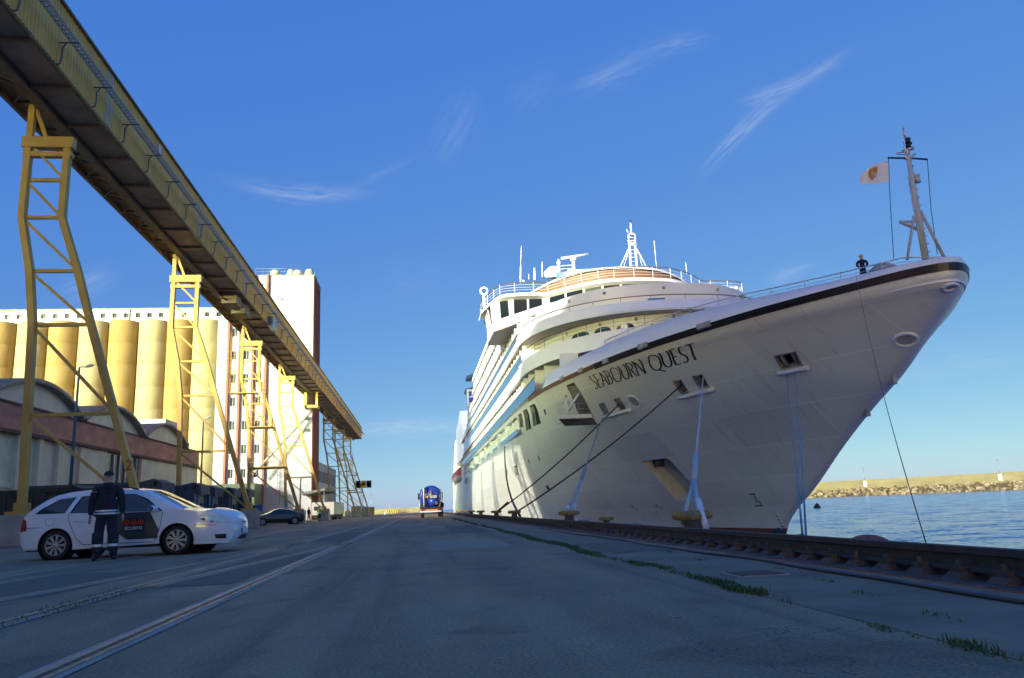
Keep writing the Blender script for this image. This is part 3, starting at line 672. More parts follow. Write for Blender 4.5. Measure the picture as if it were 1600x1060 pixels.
# ================================================================ superstructure
def arcs(hw, Yf, Ys, n, k=48):
    o = []
    for i in range(k + 1):
        th = math.pi * i / k; c, s = math.cos(th), math.sin(th)
        o.append((C - hw * math.copysign(abs(c) ** (2 / n), c), Ys - (Ys - Yf) * abs(s) ** (2 / n)))
    return o
def fnc(f, hw, k=60):
    o = []
    for i in range(k + 1): x = -hw + 2 * hw * i / k; o.append((C + x, f(abs(x))))
    return o
def ruled(b, c0, z0, c1, z1, mi=0, sm=True):
    k = len(c0); b.add([(x, y, z0) for x, y in c0] + [(x, y, z1) for x, y in c1], [(i, i + 1, k + i + 1, k + i) for i in range(k - 1)], mi, sm)
def cap(b, c, z, yback, mi=0):
    k = len(c); b.add([(x, y, z) for x, y in c] + [(x, yback, z) for x, y in c], [(i, i + 1, k + i + 1, k + i) for i in range(k - 1)], mi)
def inset(c, d):
    o = []; k = len(c)
    for i in range(k):
        a, e = c[max(i - 1, 0)], c[min(i + 1, k - 1)]; v = Vector((e[0] - a[0], e[1] - a[1])).normalized(); o.append((c[i][0] - v.y * d, c[i][1] + v.x * d))
    return o
def rail_on(b, c, z0, z1, rows=2, step=2.0, top=1, r=.03, post=.03, x0=-99, x1=99):
    pts = [Vector((x, y, 0)) for x, y in c if x0 <= x - C <= x1]
    for j in range(rows + 1):
        z = lerp(z0, z1, (j + 1) / (rows + 1)); b.tube([p + Vector((0, 0, z)) for p in pts], r * (1.5 if j == rows else .6), 6, top if j == rows else 0)
    acc = 0
    for p, q in zip(pts, pts[1:]):
        acc += (q - p).length
        if acc >= step: acc = 0; b.tube([q + Vector((0, 0, z0)), q + Vector((0, 0, z1))], post, 6, 0)
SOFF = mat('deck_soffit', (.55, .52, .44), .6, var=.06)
YA6, YA7, YA8, YA9, YA10 = 196, 192, 172, 152, 150
# deck 6: open promenade under band A
A1 = arcs(13.3, 60.3, 79, 2.3); A0 = arcs(13.3, 59.7, 78.2, 2.3)
b = MB(); ruled(b, A0, 13.35, A1, 14.85); ruled(b, inset(A1, .14), 14.85, inset(A0, .14), 13.5); ruled(b, A1, 14.85, inset(A1, .14), 14.85, sm=False)
b.box(SX, SX + .14, 79, YA7 - 6, 13.35, 14.75); b.box(2 * C - SX - .14, 2 * C - SX, 79, YA7 - 6, 13.35, 14.75)
e = [(SX, YA7 - 6), (SX + .15, YA7 - 3), (SX + .8, YA7 - 1), (SX + 2.2, YA7)]; ruled(b, e, 13.35, e, 14.75)
band_a = b.build('deck_band', SHIPW, ship)
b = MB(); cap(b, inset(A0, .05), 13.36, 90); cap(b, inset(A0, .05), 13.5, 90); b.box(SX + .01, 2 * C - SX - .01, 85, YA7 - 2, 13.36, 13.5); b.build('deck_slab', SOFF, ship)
W6 = arcs(11.1, 66, 84, 2.3)
b = MB(); ruled(b, W6, 10.4, W6, 13.36); b.box(C - 11.1, C + 11.1, 84, YA6, 7.2, 13.36); w6 = b.build('house_wall', DOORG, ship)
b = MB()
for y_ in [70.5 + 2.35 * i for i in range(53)]:
    x_ = SX if y_ > 79 else C - 13.3 * (1 - ((79 - y_) / 18.7) ** 2.3) ** (1 / 2.3)
    b.box(x_ + .25, x_ + 2.4, y_ - .12, y_ + .12, 10.6, 13.36)
b.box(12.1, 13.7, 64.7, 64.9, 11.0, 13.36)
tag(b.build('balcony_partition', SHIPW, ship), kind='stuff')
def glass_row(name, z0, z1, ya, yb, step=1.3, x=SX):
    g = MB(); g.box(x - .0, x + .035, .02, step - .02, z0, z1); g0 = g.build('glass_panel', GLASSB, ship, world=False); g0.location = (-C, ya - 130, -WZ)
    n = int((yb - ya) / step)
    for i in range(1, n): inst(g0, 'glass_panel', ship, (-C, ya - 130 + i * step, -WZ))
    rb = MB(); rb.box(x - .03, x + .07, ya, yb, z1, z1 + .06); rb.build('hand_rail', BROWN, ship)
glass_row('g6', 10.95, 12.1, 69.5, YA6 - 2, 1.5, SX + .04)
# deck 7
glass_row('g7', 14.76, 15.8, 78, YA7 - 7, 1.5, SX + .03)
W7 = arcs(11.5, 64.8, 82, 2.3)
b = MB(); ruled(b, W7, 13.5, W7, 16.8); b.build('house_wall', SHIPW, ship)
b = MB(); b.box(SX + 2.0, 2 * C - SX - 2.0, 82, YA7, 13.5, 16.8); b.build('cabin_wall', DOORG, ship)
b = MB()
for y_ in [77.6 + 2.6 * i for i in range(43)]: b.box(SX + .2, SX + 2.2, y_ - .17, y_ + .17, 13.5, 16.8)
tag(b.build('balcony_partition', SHIPW, ship), kind='stuff')
b = MB(); rail_on(b, inset(A1, .1), 14.85, 15.85, 2, 2.2, 1, x0=-13.0, x1=13.0); b.build('deck_rail', [STEEL, BROWN], ship)
# arched saloon windows on deck 7 front
def curve_y(c, X_):
    for p, q in zip(c, c[1:]):
        if p[0] <= X_ <= q[0] and q[0] > p[0]: return lerp(p[1], q[1], (X_ - p[0]) / (q[0] - p[0]))
    return c[len(c) // 2][1]
PANEB = mat('saloon_pane', (.03, .055, .06), .08, var=.1, spec=.7)
def wall_pane(c, xa, xb, za_, zb_, m_, name, arch=0., off=.05, grid=True):
    b = MB(); n = 8; P = []
    for i in range(n + 1):
        x = lerp(xa, xb, i / n); t = abs(2 * i / n - 1); P.append((x, curve_y(c, x) - off, zb_ - arch * t ** 4))
    b.add([(x, y, za_) for x, y, z in P] + P, [(i, i + 1, n + 2 + i, n + 1 + i) for i in range(n)])
    ob = b.build(name, m_, ship)
    if grid:
        g = MB()
        for k in (1, 2): g.tube([(x, y - .03, lerp(za_, zb_, k / 3)) for x, y, z in P], .03, 4)
        for i in (3,): g.tube([(P[i][0], P[i][1] - .03, za_), (P[i][0], P[i][1] - .03, zb_)], .04, 4)
        g.build('glazing_bar', SHIPW, ob)
    return ob
for a, c_ in [((911, 518), (938, 513)), ((946.5, 511), (975.5, 505)), ((985, 503), (1016, 498)), ((1068, 492), (1094, 489))]:
    xa = atZ(a[0], a[1], 15.4); xb = atZ(c_[0], c_[1], 15.4); wall_pane(W7, xa.x, xb.x, 14.2, 16.25, PANEB, 'saloon_window', .35)
BLUEP = mat('blue_panel', (.03, .19, .5), .4, var=.05)
xa = atZ(1041, 497, 15.4).x; wall_pane(W7, xa, xa + 1.1, 14, 15.9, BLUEP, 'blue_door', 0, grid=False)
# band B
B0 = arcs(13.3, 63.3, 79, 2.25); B1 = arcs(13.3, 64.6, 80, 2.25)
b = MB(); ruled(b, B0, 16.8, B1, 18.05); ruled(b, inset(B1, .14), 18.05, inset(B0, .14), 16.95); ruled(b, B1, 18.05, inset(B1, .14), 18.05, sm=False)
for s in (0, 1):
    x0, x1 = (SX - .02, SX + .14) if s == 0 else (2 * C - SX - .14, 2 * C - SX + .02)
    b.box(x0, x1, 79.5, YA6 + 4, 16.8, 17.85)
b.build('deck_band', SHIPW, ship)
b = MB(); cap(b, inset(B0, .05), 16.81, 90); cap(b, inset(B0, .05), 16.95, 90); b.box(SX + .01, 2 * C - SX - .01, 85, YA7 + 6, 16.81, 16.95); b.build('deck_slab', SOFF, ship)
W8 = arcs(11.5, 67.5, 82, 2.25)
b = MB(); ruled(b, W8, 16.95, W8, 20.4); b.build('house_wall', SHIPW, ship)
b = MB(); b.box(SX + 1.9, 2 * C - SX - 1.9, 82, YA8, 16.95, 20.4); b.build('cabin_wall', DOORG, ship)
glass_row('g8', 17.86, 18.5, 80, YA8, 1.5, SX + .03)
b = MB(); rail_on(b, inset(B1, .08), 18.05, 18.5, 0, 2.2, 1, x0=-13.0, x1=13.0); b.build('deck_rail', [STEEL, BROWN], ship)
for px_ in (1007, 1103): x = atZ(px_, 472, 18.9).x; wall_pane(W8, x, x + 1.6, 18.1, 18.95, BLUEP, 'blue_panel', 0, grid=False)
for px_ in (890, 925, 880): x = atZ(px_, 485, 18.6).x; wall_pane(W8, x, x + 2.2, 17.9, 18.75, WGLASS, 'deck_window', .2, grid=False)
b = MB()
for y_ in [78.5 + 2.6 * i for i in range(36)]: b.box(SX + .2, SX + 2.1, y_ - .17, y_ + .17, 16.95, 19.95)
tag(b.build('balcony_partition', SHIPW, ship), kind='stuff')
# wall lamps on the deck fronts
for c_, z, xs in ((W7, 16.5, (-9.6, -7.2, -4.4, -1.2)), (W8, 19.9, (-9, -6.2, -1, 4.5, 8))):
    for x in xs:
        y_ = curve_y(c_, C + x); b = MB(); b.lathe([(0.001, -.17), (.12, -.12), (.17, 0), (.12, .12), (.001, .17)], 10, (C + x, y_ - .12, z)); b.build('wall_lamp', SHIPG, ship)
# brow below the bridge, with the wings
HW = 15.0
lo = pchip([(0, 71.2), (2.5, 71.4), (5.1, 72.2), (7.3, 73.4), (9.3, 75.2), (11.5, 78.5), (13.3, 83.3), (14.4, 85.6), (15.0, 86.6)])
up = pchip([(0, 74.2), (2.5, 74.4), (4.4, 75), (6.6, 76.6), (9.5, 78.9), (11, 80.9), (13, 84), (14.2, 85.8), (15.0, 87.2)])
cl, cu = fnc(lo, HW), fnc(up, HW)
cm = [((p[0] + q[0]) / 2, (p[1] + q[1]) / 2 - .55) for p, q in zip(cl, cu)]
b = MB(); ruled(b, cl, 20.25, cm, 20.9); ruled(b, cm, 20.9, cu, 21.65); cap(b, cl, 20.25, 94, 1); cap(b, cu, 21.65, 94)
for s in (-1, 1): b.quad((C + s * HW, 86.6, 20.25), (C + s * (HW + .1), 94, 20.25), (C + s * (HW + .1), 94, 21.65), (C + s * HW, 87.2, 21.65))
b.box(C - HW, C + HW, 93.9, 94, 20.25, 21.65)
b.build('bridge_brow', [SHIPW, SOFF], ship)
b = MB(); rail_on(b, cm, 20.05, 20.2, 0, 99, 1, r=.04); b.build('brow_trim', [BROWN, BROWN], ship)
# bridge window wall
yw = pchip([(0, 78.8), (3, 79.2), (6, 81), (8.5, 83.6), (9.4, 84.5), (12, 84.7), (13.6, 85.1), (14.6, 86), (15.05, 87.3)])
def wallpt(x, k): p = Vector((C + x, yw(abs(x)), 21.65)); return p if k == 0 else p + Vector((.12 * (1 if x > 13 else -1 if x < -13 else 0), -.3, 1.85))
BW = bpy.data.objects.new('bridge', None); col.objects.link(BW); BW.parent = ship
edges_x = [0, 1.9, 3.8, 5.6, 7.3, 8.9, 9.5, 11.2, 12.9, 13.2, 14.3, 15.0]
for s in (-1, 1):
    for xa, xb in zip(edges_x, edges_x[1:]):
        if xb - xa < .75: 
            b = MB(); b.quad(wallpt(s * xa, 0), wallpt(s * xb, 0), wallpt(s * xb, 1), wallpt(s * xa, 1)); b.build('mullion', SHIPW, BW); continue
        g = .09; A, B = lerp(xa, xb, .05), lerp(xa, xb, .95)
        b = MB(); b.quad(wallpt(s * A, 0), wallpt(s * B, 0), wallpt(s * B, 1), wallpt(s * A, 1)); b.build('bridge_window', WGLASS, BW)
    for x in edges_x: b = MB(); b.bar(wallpt(s * x, 0), wallpt(s * x, 1), .22, .16, (0, 1, 0)); b.build('mullion', SHIPW, BW)
    xs_ = C + s * 15.05
    for y0_, y1_ in ((87.4, 89), (89.2, 90.8), (91, 92.6)):
        b = MB(); b.quad((xs_, y0_, 21.7), (xs_, y1_, 21.7), (xs_ + s * .25, y1_, 23.5), (xs_ + s * .25, y0_, 23.5)); b.build('bridge_window', WGLASS, BW)
        b = MB(); b.bar((xs_, y1_ + .1, 21.6), (xs_ + s * .25, y1_ + .1, 23.75), .2, .2); b.build('mullion', SHIPW, BW)
b = MB(); b.box(C - 14.6, C + 14.4, 92.4, 92.6, 21.6, 23.8); b.box(C - 13, C + 13, 88, 92, 21.66, 23.75); b.build('bridge_room', DARK, ship)
# roof brim
yb_ = lambda x: yw(min(x, 15.0)) - .75 - (.25 if x > 10 else 0) + (0 if x < 14.2 else (x - 14.2) ** 2 * 1.9)
ci, co = fnc(lambda x: yw(min(x, 15.05)) - .28, 15.3), fnc(yb_, 15.9)
b = MB(); ruled(b, ci, 23.5, co, 23.75, 1); ruled(b, co, 23.75, co, 24.1); cap(b, co, 24.1, 96); cap(b, ci, 23.5, 95.9, 1)
for s in (-1, 1): b.quad((C + s * 15.9, yb_(15.9), 23.75), (C + s * 15.9, 96, 23.75), (C + s * 15.9, 96, 24.1), (C + s * 15.9, yb_(15.9), 24.1))
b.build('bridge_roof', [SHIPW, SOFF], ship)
b = MB(); rail_on(b, inset(co, -.0), 24.15, 25.3, 3, 1.7, 1, r=.03, post=.045)
for s in (-1, 1):
    for z in (24.45, 24.75, 25.05, 25.3): b.tube([(C + s * 15.85, yb_(15.9), z), (C + s * 15.85, 95, z)], .03, 6, 1 if z > 25.2 else 0)
b.build('bridge_roof_rail', [SHIPW, BROWN], ship)
# life ring and wing gear
b = MB(); rg_ = [Vector((C - 15.6, 90.3, 26.2)) + Vector((math.cos(k / 16 * 6.2832) * .42, 0, math.sin(k / 16 * 6.2832) * .42)) for k in range(18)]; b.tube(rg_, .13, 8); b.tube([(C - 15.6, 90.3, 24.1), (C - 15.6, 90.3, 25.8)], .2, 8); b.build('search_light', SHIPW, ship)
b = MB(); b.tube([(C + 14.8, 89, 24.1), (C + 14.8, 89, 26)], .35, 8); b.bar((C + 14.8, 89, 25.6), (C + 15.6, 89, 26), .3, .4); b.build('search_light', SHIPW, ship)
# teak front of the upper deck house
ywd = lambda x: 82.9 + (x / 9.4) ** 2 * 5.0
hgt = lambda x: max(.05, 2.4 * (1 - (abs(x) / 12.4) ** 3.2))
cw = fnc(ywd, 12.2)
b = MB(); k = len(cw); b.add([(x, y, 24.15) for x, y in cw] + [(x, y + .15, 24.15 + hgt(x - C)) for x, y in cw], [(i, i + 1, k + i + 1, k + i) for i in range(k - 1)], 0, True)
wood_o = b.build('teak_house_front', WOOD, ship)
b = MB(); tp = [(x, y + .1, 24.19 + hgt(x - C)) for x, y in cw]; b.add([(x, y - .25, z) for x, y, z in tp] + [(x, y - .25, z + .22) for x, y, z in tp] + [(x, y + 1, z + .4) for x, y, z in tp] + [(x, 100, 24.15 + 2.85 * (1 - (abs(x - C) / 12.6) ** 4)) for x, y, z in tp], [(j * k + i, j * k + i + 1, (j + 1) * k + i + 1, (j + 1) * k + i) for j in range(3) for i in range(k - 1)], 0, True)
b.build('upper_house_roof', SHIPW, ship)
for xa, xb in ((-6.6, -4.2), (-3.8, -1.2), (-.8, 1.8), (2.2, 4.8)):
    b = MB(); b.quad(*[(C + x, ywd(x) - .06, z) for x, z in ((xa, 24.75), (xb, 24.75), (xb, 25.25), (xa, 25.25))]); b.build('deck_window', mat('blue_glass', (.04, .12, .3), .1, var=.1), wood_o)
b = MB(); cg = fnc(lambda x: 85.2 + (x / 9.4) ** 2 * 4, 7.2, 30); ruled(b, cg, 26.75, cg, 27.55, sm=False); b.build('glass_screen', GLASSB, ship)
# masts, radar and antennas on the roof (heights from the roof line at Y = 88..90)
def pole(name, pxs, Y_, r, m_=SHIPW, n=8): b = MB(); b.tube([atY(*p, Y_) for p in pxs], r, n); return b.build(name, m_, ship)
mast = bpy.data.objects.new('signal_mast', None); col.objects.link(mast); mast.parent = ship
z5 = lambda *ps: [Z6(p, 960, 340, 6.625) for p in ps]
def mt(name, ps, r, Y_=88., m_=SHIPW):
    b = MB(); b.tube([atY(*p, Y_) for p in z5(*ps)], r, 8); return b.build(name, m_, mast)
mt('mast_leg', ((172, 525), (158, 290)), .16); mt('mast_leg', ((236, 525), (215, 290)), .16)
mt('stay', ((55, 528), (150, 315)), .08); mt('stay', ((92, 528), (155, 325)), .06, 88.6); mt('stay', ((345, 535), (222, 310)), .08); mt('stay', ((300, 530), (228, 325)), .06, 88.6)
for y_ in (335, 373, 413, 455, 495): mt('rung', ((168, y_), (222, y_)), .035)
mt('mast_frame', ((150, 290), (147, 180), (160, 168), (205, 170), (212, 185), (222, 290)), .11); mt('crossbar', ((150, 205), (212, 207)), .05); mt('crossbar', ((150, 245), (215, 238)), .08); mt('crossbar', ((150, 275), (222, 275)), .22)
mt('top_pole', ((176, 165), (167, 55)), [.14, .1]); mt('mast_light', ((167, 52), (167, 36)), .12, m_=BLACK); mt('mast_light', ((192, 205), (192, 190)), .1, m_=BLACK)
mt('yard', ((150, 158), (133, 155), (130, 120)), .05); mt('horn', ((190, 260), (232, 285)), .16)
for p, r_ in ((((388, 455), (390, 260)), .1), (((390, 260), (397, 35)), .045), (((548, 420), (546, 285)), .12), (((634, 390), (634, 215)), .06), (((484, 415), (481, 350)), .04), (((408, 425), (432, 437)), .12)):
    pole('antenna', [Z6(q, 760, 380, 7.27) for q in p], 90., r_)
for p, r_ in ((((437, 530), (411, 242)), .05), (((750, 585), (738, 470)), .05)): pole('antenna', z5(*p), 90., r_)
zq = lambda *ps: [Z6(p, 760, 380, 7.27) for p in ps]
rad = bpy.data.objects.new('radar', None); col.objects.link(rad); rad.parent = ship
def rp(name, ps, r, Y_=89.): b = MB(); b.tube([atY(*p, Y_) for p in zq(*ps)], r, 10); b.build(name, SHIPW, rad)
rp('pedestal', ((996, 335), (990, 205)), .22); rp('turning_unit', ((990, 205), (988, 160)), .42); rp('scanner', ((850, 176), (1158, 128)), .17)
rp('small_pole', ((830, 340), (820, 230)), .18); rp('lamp', ((822, 235), (820, 185)), [.3, .12]); rp('guard', ((790, 320), (795, 265), (980, 250), (1000, 320)), .05); rp('guard', ((800, 300), (990, 285)), .04)
for cx_, cy_, rr in ((765, 335, 1.0), (950, 315, .35), (715, 350, .7)):
    p = atY(*zq((cx_, cy_))[0], 90.); b = MB(); b.lathe([(rr * math.cos(a), rr * .8 * math.sin(a)) for a in (R(-60), R(-30), 0, R(30), R(60), R(88))], 14, p); b.build('radome', SHIPW, ship)
# fluted fascia and upper cabin decks along the side
FLUT = mat('fluted_fascia', (.74, .74, .73), .4, var=.05)
for (z0, z1, ye, nm) in ((19.95, 21.0, YA9 + 8, 'deck_band'), (22.25, 23.0, YA9, 'deck_band'), (24.5, 25.3, YA10, 'deck_band')):
    b = MB()
    for s in (0, 1):
        x0 = SX if s == 0 else 2 * C - SX - .16; b.box(x0, x0 + .16, 93, ye, z0, z1)
        if z0 != 22.25:
            for y_ in [93.2 + .8 * i for i in range(int((ye - 93) / .8))]: b.box(x0 - .05 if s == 0 else x0 + .16, x0 if s == 0 else x0 + .21, y_, y_ + .35, z0 + .15, z1 - .15)
    b.build(nm, SHIPW, ship)
for (z0, z1, ye, xi) in ((20.4, 22.4, YA9, 1.7), (22.5, 24.6, YA10, 1.5)):
    b = MB(); b.box(SX + xi, 2 * C - SX - xi, 93.9, ye, z0, z1); b.build('cabin_wall', DOORG, ship)
    b = MB()
    for y_ in [95 + 2.6 * i for i in range(int((ye - 95) / 2.6) + 1)]: b.box(SX + .2, SX + xi + .1, y_ - .17, y_ + .17, z0 + .1, z1)
    tag(b.build('balcony_partition', SHIPW, ship), kind='stuff')
    b = MB(); b.box(SX + .1, 2 * C - SX - .1, 93.9, ye, z0 - .05, z0 + .1); b.build('deck_slab', SOFF, ship)
b = MB(); b.box(SX + .1, 2 * C - SX - .1, 96, YA10, 24.6, 25.25); b.build('top_deck', SHIPW, ship)
b = MB(); b.box(SX + 1.8, 2 * C - SX - 1.8, YA9, YA8 + 14, 16.9, 20.0); b.box(SX + 3, 2 * C - SX - 3, YA9, YA8 + 30, 20, 23.5); b.build('aft_house', SHIPW, ship)
# aft block, funnel, deck crane
b = MB(); b.prism([(SX + .5, YA6 + 2, 13.4), (SX + .5, 236, 13.4), (SX + .9, 238, 24), (SX + .9, 214, 27), (SX + .9, YA6 + 8, 20)], (2 * (C - SX - .7), 0, 0)); b.build('aft_house', mat('aft_grey', (.50, .55, .6), .3, var=.06), ship)
b = MB(); b.prism([(SX + .02, 236, 10.6), (SX + .02, 249, 10.6), (SX + .3, 247, 16), (SX + .6, 243, 21), (SX + .6, 237, 21)], (2 * (C - SX - .3), 0, 0)); b.build('stern_house', SHIPW, ship)
NAVY = mat('funnel_navy', (.02, .028, .05), .35, var=.1)
b = MB(); b.prism([(C - 4.5, 182, 23), (C - 4.5, 222, 23), (C - 3, 218, 36), (C - 3, 200, 36)], (9, 0, 0)); fun = b.build('funnel', SHIPW, ship)
for z, ya, yb2, xw in ((32, 186, 226, 10.3), (35.8, 188, 226, 9.8)):
    b = MB(); b.prism([(C - xw, yb2, z + 1.2), (C - xw, yb2 - 7, z + .9), (C - 3, ya, z - 1.6), (C + 3, ya, z - 1.6), (C + xw, yb2 - 7, z + .9), (C + xw, yb2, z + 1.2)], (0, 0, .9)); b.build('funnel_wing', NAVY, fun)
b = MB(); b.box(C - 3, C + 3, 196, 206, 36, 41); b.build('funnel_top', NAVY, fun)
p = atX(726, 614, SX + .3); q = atX(741, 626, SX + .3); yc = 166
crn = bpy.data.objects.new('deck_crane', None); col.objects.link(crn); crn.parent = ship
b = MB(); b.box(10.4, 13.2, yc - .8, yc + .8, 22.3, 25.6); b.build('cab', SHIPW, crn)
b = MB(); b.box(10.8, 12.6, yc - .86, yc - .8, 24.1, 25.1); b.box(10.8, 12.4, yc - .86, yc - .8, 22.8, 23.8); b.build('blue_sign', mat('sign_blue', (.02, .05, .45), .4, var=.05), crn)
b = MB()
for x in (10.7, 12.8): b.tube([(x, yc, 22.3), (x, yc, 16.8)], .3, 8)
for z in (18.2, 20.2): b.bar((10.7, yc, z), (12.8, yc, z), .35, .5)
b.tube([(11.7, yc - .2, 19), (11.9, yc - .2, 22.3)], .5, 10); b.build('crane_leg', SHIPW, crn)
# stern rail, tender bay lining
b = MB(); b.box(SX + 2.2, SX + 2.4, YA6, 236, 7.2, 13.4); b.build('tender_bay', mat('tender_bay', (.12, .11, .10), .8, var=.2), ship)
for x, y, x2, y2 in ((736, 740, 742, 733), (729, 756, 736, 749), (745, 733, 752, 728)):
    a, c_ = atX(x, y, SX), atX(x2, y2, SX); b = MB(); b.tube([a + Vector((-.05, 0, 0)), lerp(a, c_, .3) + Vector((-.5, 0, .5)), lerp(a, c_, .7) + Vector((-.7, 0, .7)), c_ + Vector((-.1, 0, .4))], .22, 8); b.build('davit_arm', SHIPW, ship)
# foremast on the forecastle
fm = bpy.data.objects.new('foremast', None); col.objects.link(fm); fm.parent = ship
zm = lambda *ps: [Z6(p, 1330, 190, 4.606) for p in ps]
def FM(name, ps, r, Y_=34.2, m_=None):
    b = MB(); b.tube([atY(*p, Y_) for p in zm(*ps)], r, 8); return b.build(name, m_ or MASTM, fm)
MASTM = mat('mast_grey', (.46, .47, .48), .45, var=.08)
FM('pole', ((537, 1000), (402, 205)), [.17, .11]); FM('pole_rib', ((518, 1000), (415, 400)), .05, 34.0)
FM('brace', ((402, 995), (452, 680)), .07, 34.0); FM('brace', ((675, 990), (498, 645)), .08); FM('spar', ((350, 722), (505, 718)), .06); FM('spar', ((350, 722), (515, 792)), .09)
FM('yard', ((265, 262), (385, 265)), .05, m_=BLACK); FM('yard', ((440, 265), (548, 274)), .05, m_=BLACK); FM('yard_arm', ((385, 265), (440, 265)), .08); FM('yard_arm', ((425, 265), (462, 232)), .05); FM('hoop', ((380, 218), (345, 226), (320, 232), (345, 238), (385, 236)), .03)
FM('platform', ((375, 215), (445, 192)), .1); FM('mast_light', ((412, 188), (410, 165)), .13, m_=BLACK); FM('mast_light', ((408, 158), (407, 122)), .13, m_=BLACK); FM('lamp_collar', ((405, 160), (433, 157)), .07, m_=BLACK)
FM('whip', ((390, 125), (372, 36)), .045); FM('whip', ((380, 200), (372, 60)), .018); FM('lantern', ((428, 345), (430, 320)), .1, m_=DARK); FM('bell', ((480, 440), (472, 385)), .14); FM('bell_bracket', ((445, 440), (480, 430)), .07, m_=DARK)
for i in range(12):
    y_ = 320 + i * 56; x = 418 + (y_ - 320) * .2
    FM('step', ((x, y_), (x + 26, y_ + 4), (x + 27, y_ - 6)), .025)
    if i > 0: FM('step', ((x - 26, y_ + 20), (x - 27, y_ + 30), (x, y_ + 28)), .02)
ROPEB = mat('thin_blue_rope', (.05, .11, .22), .7, var=.1)
FM('halyard', ((268, 262), (280, 560), (307, 1000)), .018, m_=ROPEB); FM('halyard', ((548, 274), (575, 640), (620, 955)), .018, m_=ROPEB)
b = MB(); b.lathe([(.75 * math.cos(a), .5 * math.sin(a)) for a in (0, R(30), R(60), R(89))], 12, atZ(1380, 420, 11.35) - Vector((0, 0, .25))); b.build('deck_locker', SHIPG, ship)
# house flag
fl = thing('flag', atY(1388, 254, 34.2), 'white flag with an orange shell emblem flying from the foremast yard', 'flag')
def flagp(u, v):   # u along the fly, v down
    a = [Z6(q, 1330, 190, 4.606) for q in ((266, 292), (150, 322), (60, 440), (272, 432))]
    top = (lerp(a[0][0], a[2][0], u), lerp(a[0][1], a[2][1] - 8, u ** 1.7) - 3.2 * math.sin(math.pi * u)); bot = (lerp(a[3][0], a[2][0], u), lerp(a[3][1], a[2][1] + 2.5, u) + 1.5 * math.sin(math.pi * u))
    return atY(lerp(top[0], bot[0], v), lerp(top[1], bot[1], v), 34.2 + .16 * math.sin(u * 7) * u)
b = MB(); b.grid(flagp, [i / 16 for i in range(17)], [i / 8 for i in range(9)]); b.build('cloth', mat('flag_white', (.72, .72, .72), .8, var=.03), fl)
ORG = mat('flag_orange', (.55, .22, .02), .8, var=.05)
def flaguv(x, y):
    u = min(1, max(0, (268 - x) / 208)); a, c_ = flagp(u, 0), flagp(u, 1); q = atY(*zm((x, y))[0], 34.2); return (u, (a.z - q.z) / (a.z - c_.z))
def emb(poly):
    b = MB(); b.add([flagp(*flaguv(*p)) + Vector((0, -.03, 0)) for p in poly], [tuple(range(len(poly)))]); b.build('emblem', ORG, fl, recalc=False)
emb([(189, 326), (183, 374), (160, 372), (149, 360), (150, 342), (158, 336)]); emb([(148, 338), (136, 346), (124, 362), (120, 384), (124, 404), (134, 420), (147, 430), (156, 420), (152, 408), (146, 395), (144, 378), (146, 362), (142, 350)])
emb([(152, 372), (158, 380), (178, 382), (178, 387), (158, 388), (151, 380)]); emb([(150, 384), (158, 393), (176, 393), (173, 400), (158, 401), (150, 392)]); emb([(152, 398), (159, 405), (169, 405), (163, 412), (156, 410)])
# tenders
TO = mat('tender_orange', (.55, .09, .015), .4, var=.08)
tb = thing('lifeboat', (SX + .2, 204, 8.1), 'orange topped white lifeboat hanging in the recess near the ship stern', 'lifeboat', 'lifeboats in the stern recess')
b = MB(); b.grid(lambda u, v: Vector((1.5 * math.cos(v) * max(.05, (1 - abs(u) ** 3)), u * 5, .9 + .9 * math.sin(v) * (1 - .3 * u * u))), [-1 + i / 8 for i in range(17)], [R(180 + 22.5 * i) for i in range(9)]); b.build('boat_hull', WHITE, tb, world=False)
b = MB(); b.grid(lambda u, v: Vector((1.45 * math.cos(v) * max(.05, (1 - abs(u) ** 4)), u * 4.7, .9 + 2.2 * math.sin(v) * (1 - .5 * u ** 4))), [-1 + i / 8 for i in range(17)], [R(22.5 * i) for i in range(9)]); b.build('canopy', TO, tb, world=False)
for y_ in (217, 229): t2 = copy_tree(tb); t2.location = (SX + .2, y_, 8.1)
# ================================================================ bollards and mooring lines
YEL = mat('bollard_yellow', (.42, .27, .05), .65, c2=(.18, .11, .04), scale=9, bump=.15)
bo = thing('bollard', (5.65, 16.2, .02), 'tall yellow bollard holding the thick white mooring rope', 'bollard', 'yellow bollards along the quay edge')
b = MB(); b.lathe([(.30, 0), (.30, .04), (.21, .07), (.17, .2), (.18, .3)], 18); b.build('post', mat('bollard_post', (.10, .065, .04), .7, c2=(.05, .035, .025), scale=8), bo, world=False)
b = MB(); b.lathe([(.001, .44), (.10, .43), (.2, .38), (.22, .33), (.18, .28)], 18)
b.tube([(-.42, 0, .36), (-.3, 0, .36), (0, 0, .35), (.3, 0, .36), (.42, 0, .36)], [.06, .1, .12, .1, .06], 10); b.build('head', YEL, bo, world=False)
BOL = [(5.65, 16.2), (5.88, 31.3), (5.7, 24.2)]
labs = ['', 'yellow bollard with the pale blue rope looped over it, ahead of the bare bollard', 'yellow bollard without a rope between the two roped bollards']
for (x, y), l in list(zip(BOL, labs))[1:]: c_ = copy_tree(bo); c_.location = (x, y, .02); c_['label'] = l
bm_ = [c for c in bpy.data.objects if c.get('label') == labs[2]][0]; bm_.scale = (.55, .55, .6)
for (x, y) in [(5.9, 50), (5.9, 62), (5.9, 78), (5.9, 92), (5.9, 106), (5.9, 122)]: c_ = copy_tree(bo); c_.location = (x, y, .02); c_['label'] = 'far yellow bollard by the sunlit side of the white hull'
ROPEW = mat('white_rope', (.62, .60, .55), .8, c2=(.44, .42, .38), scale=30, bump=.5, bscale=60)
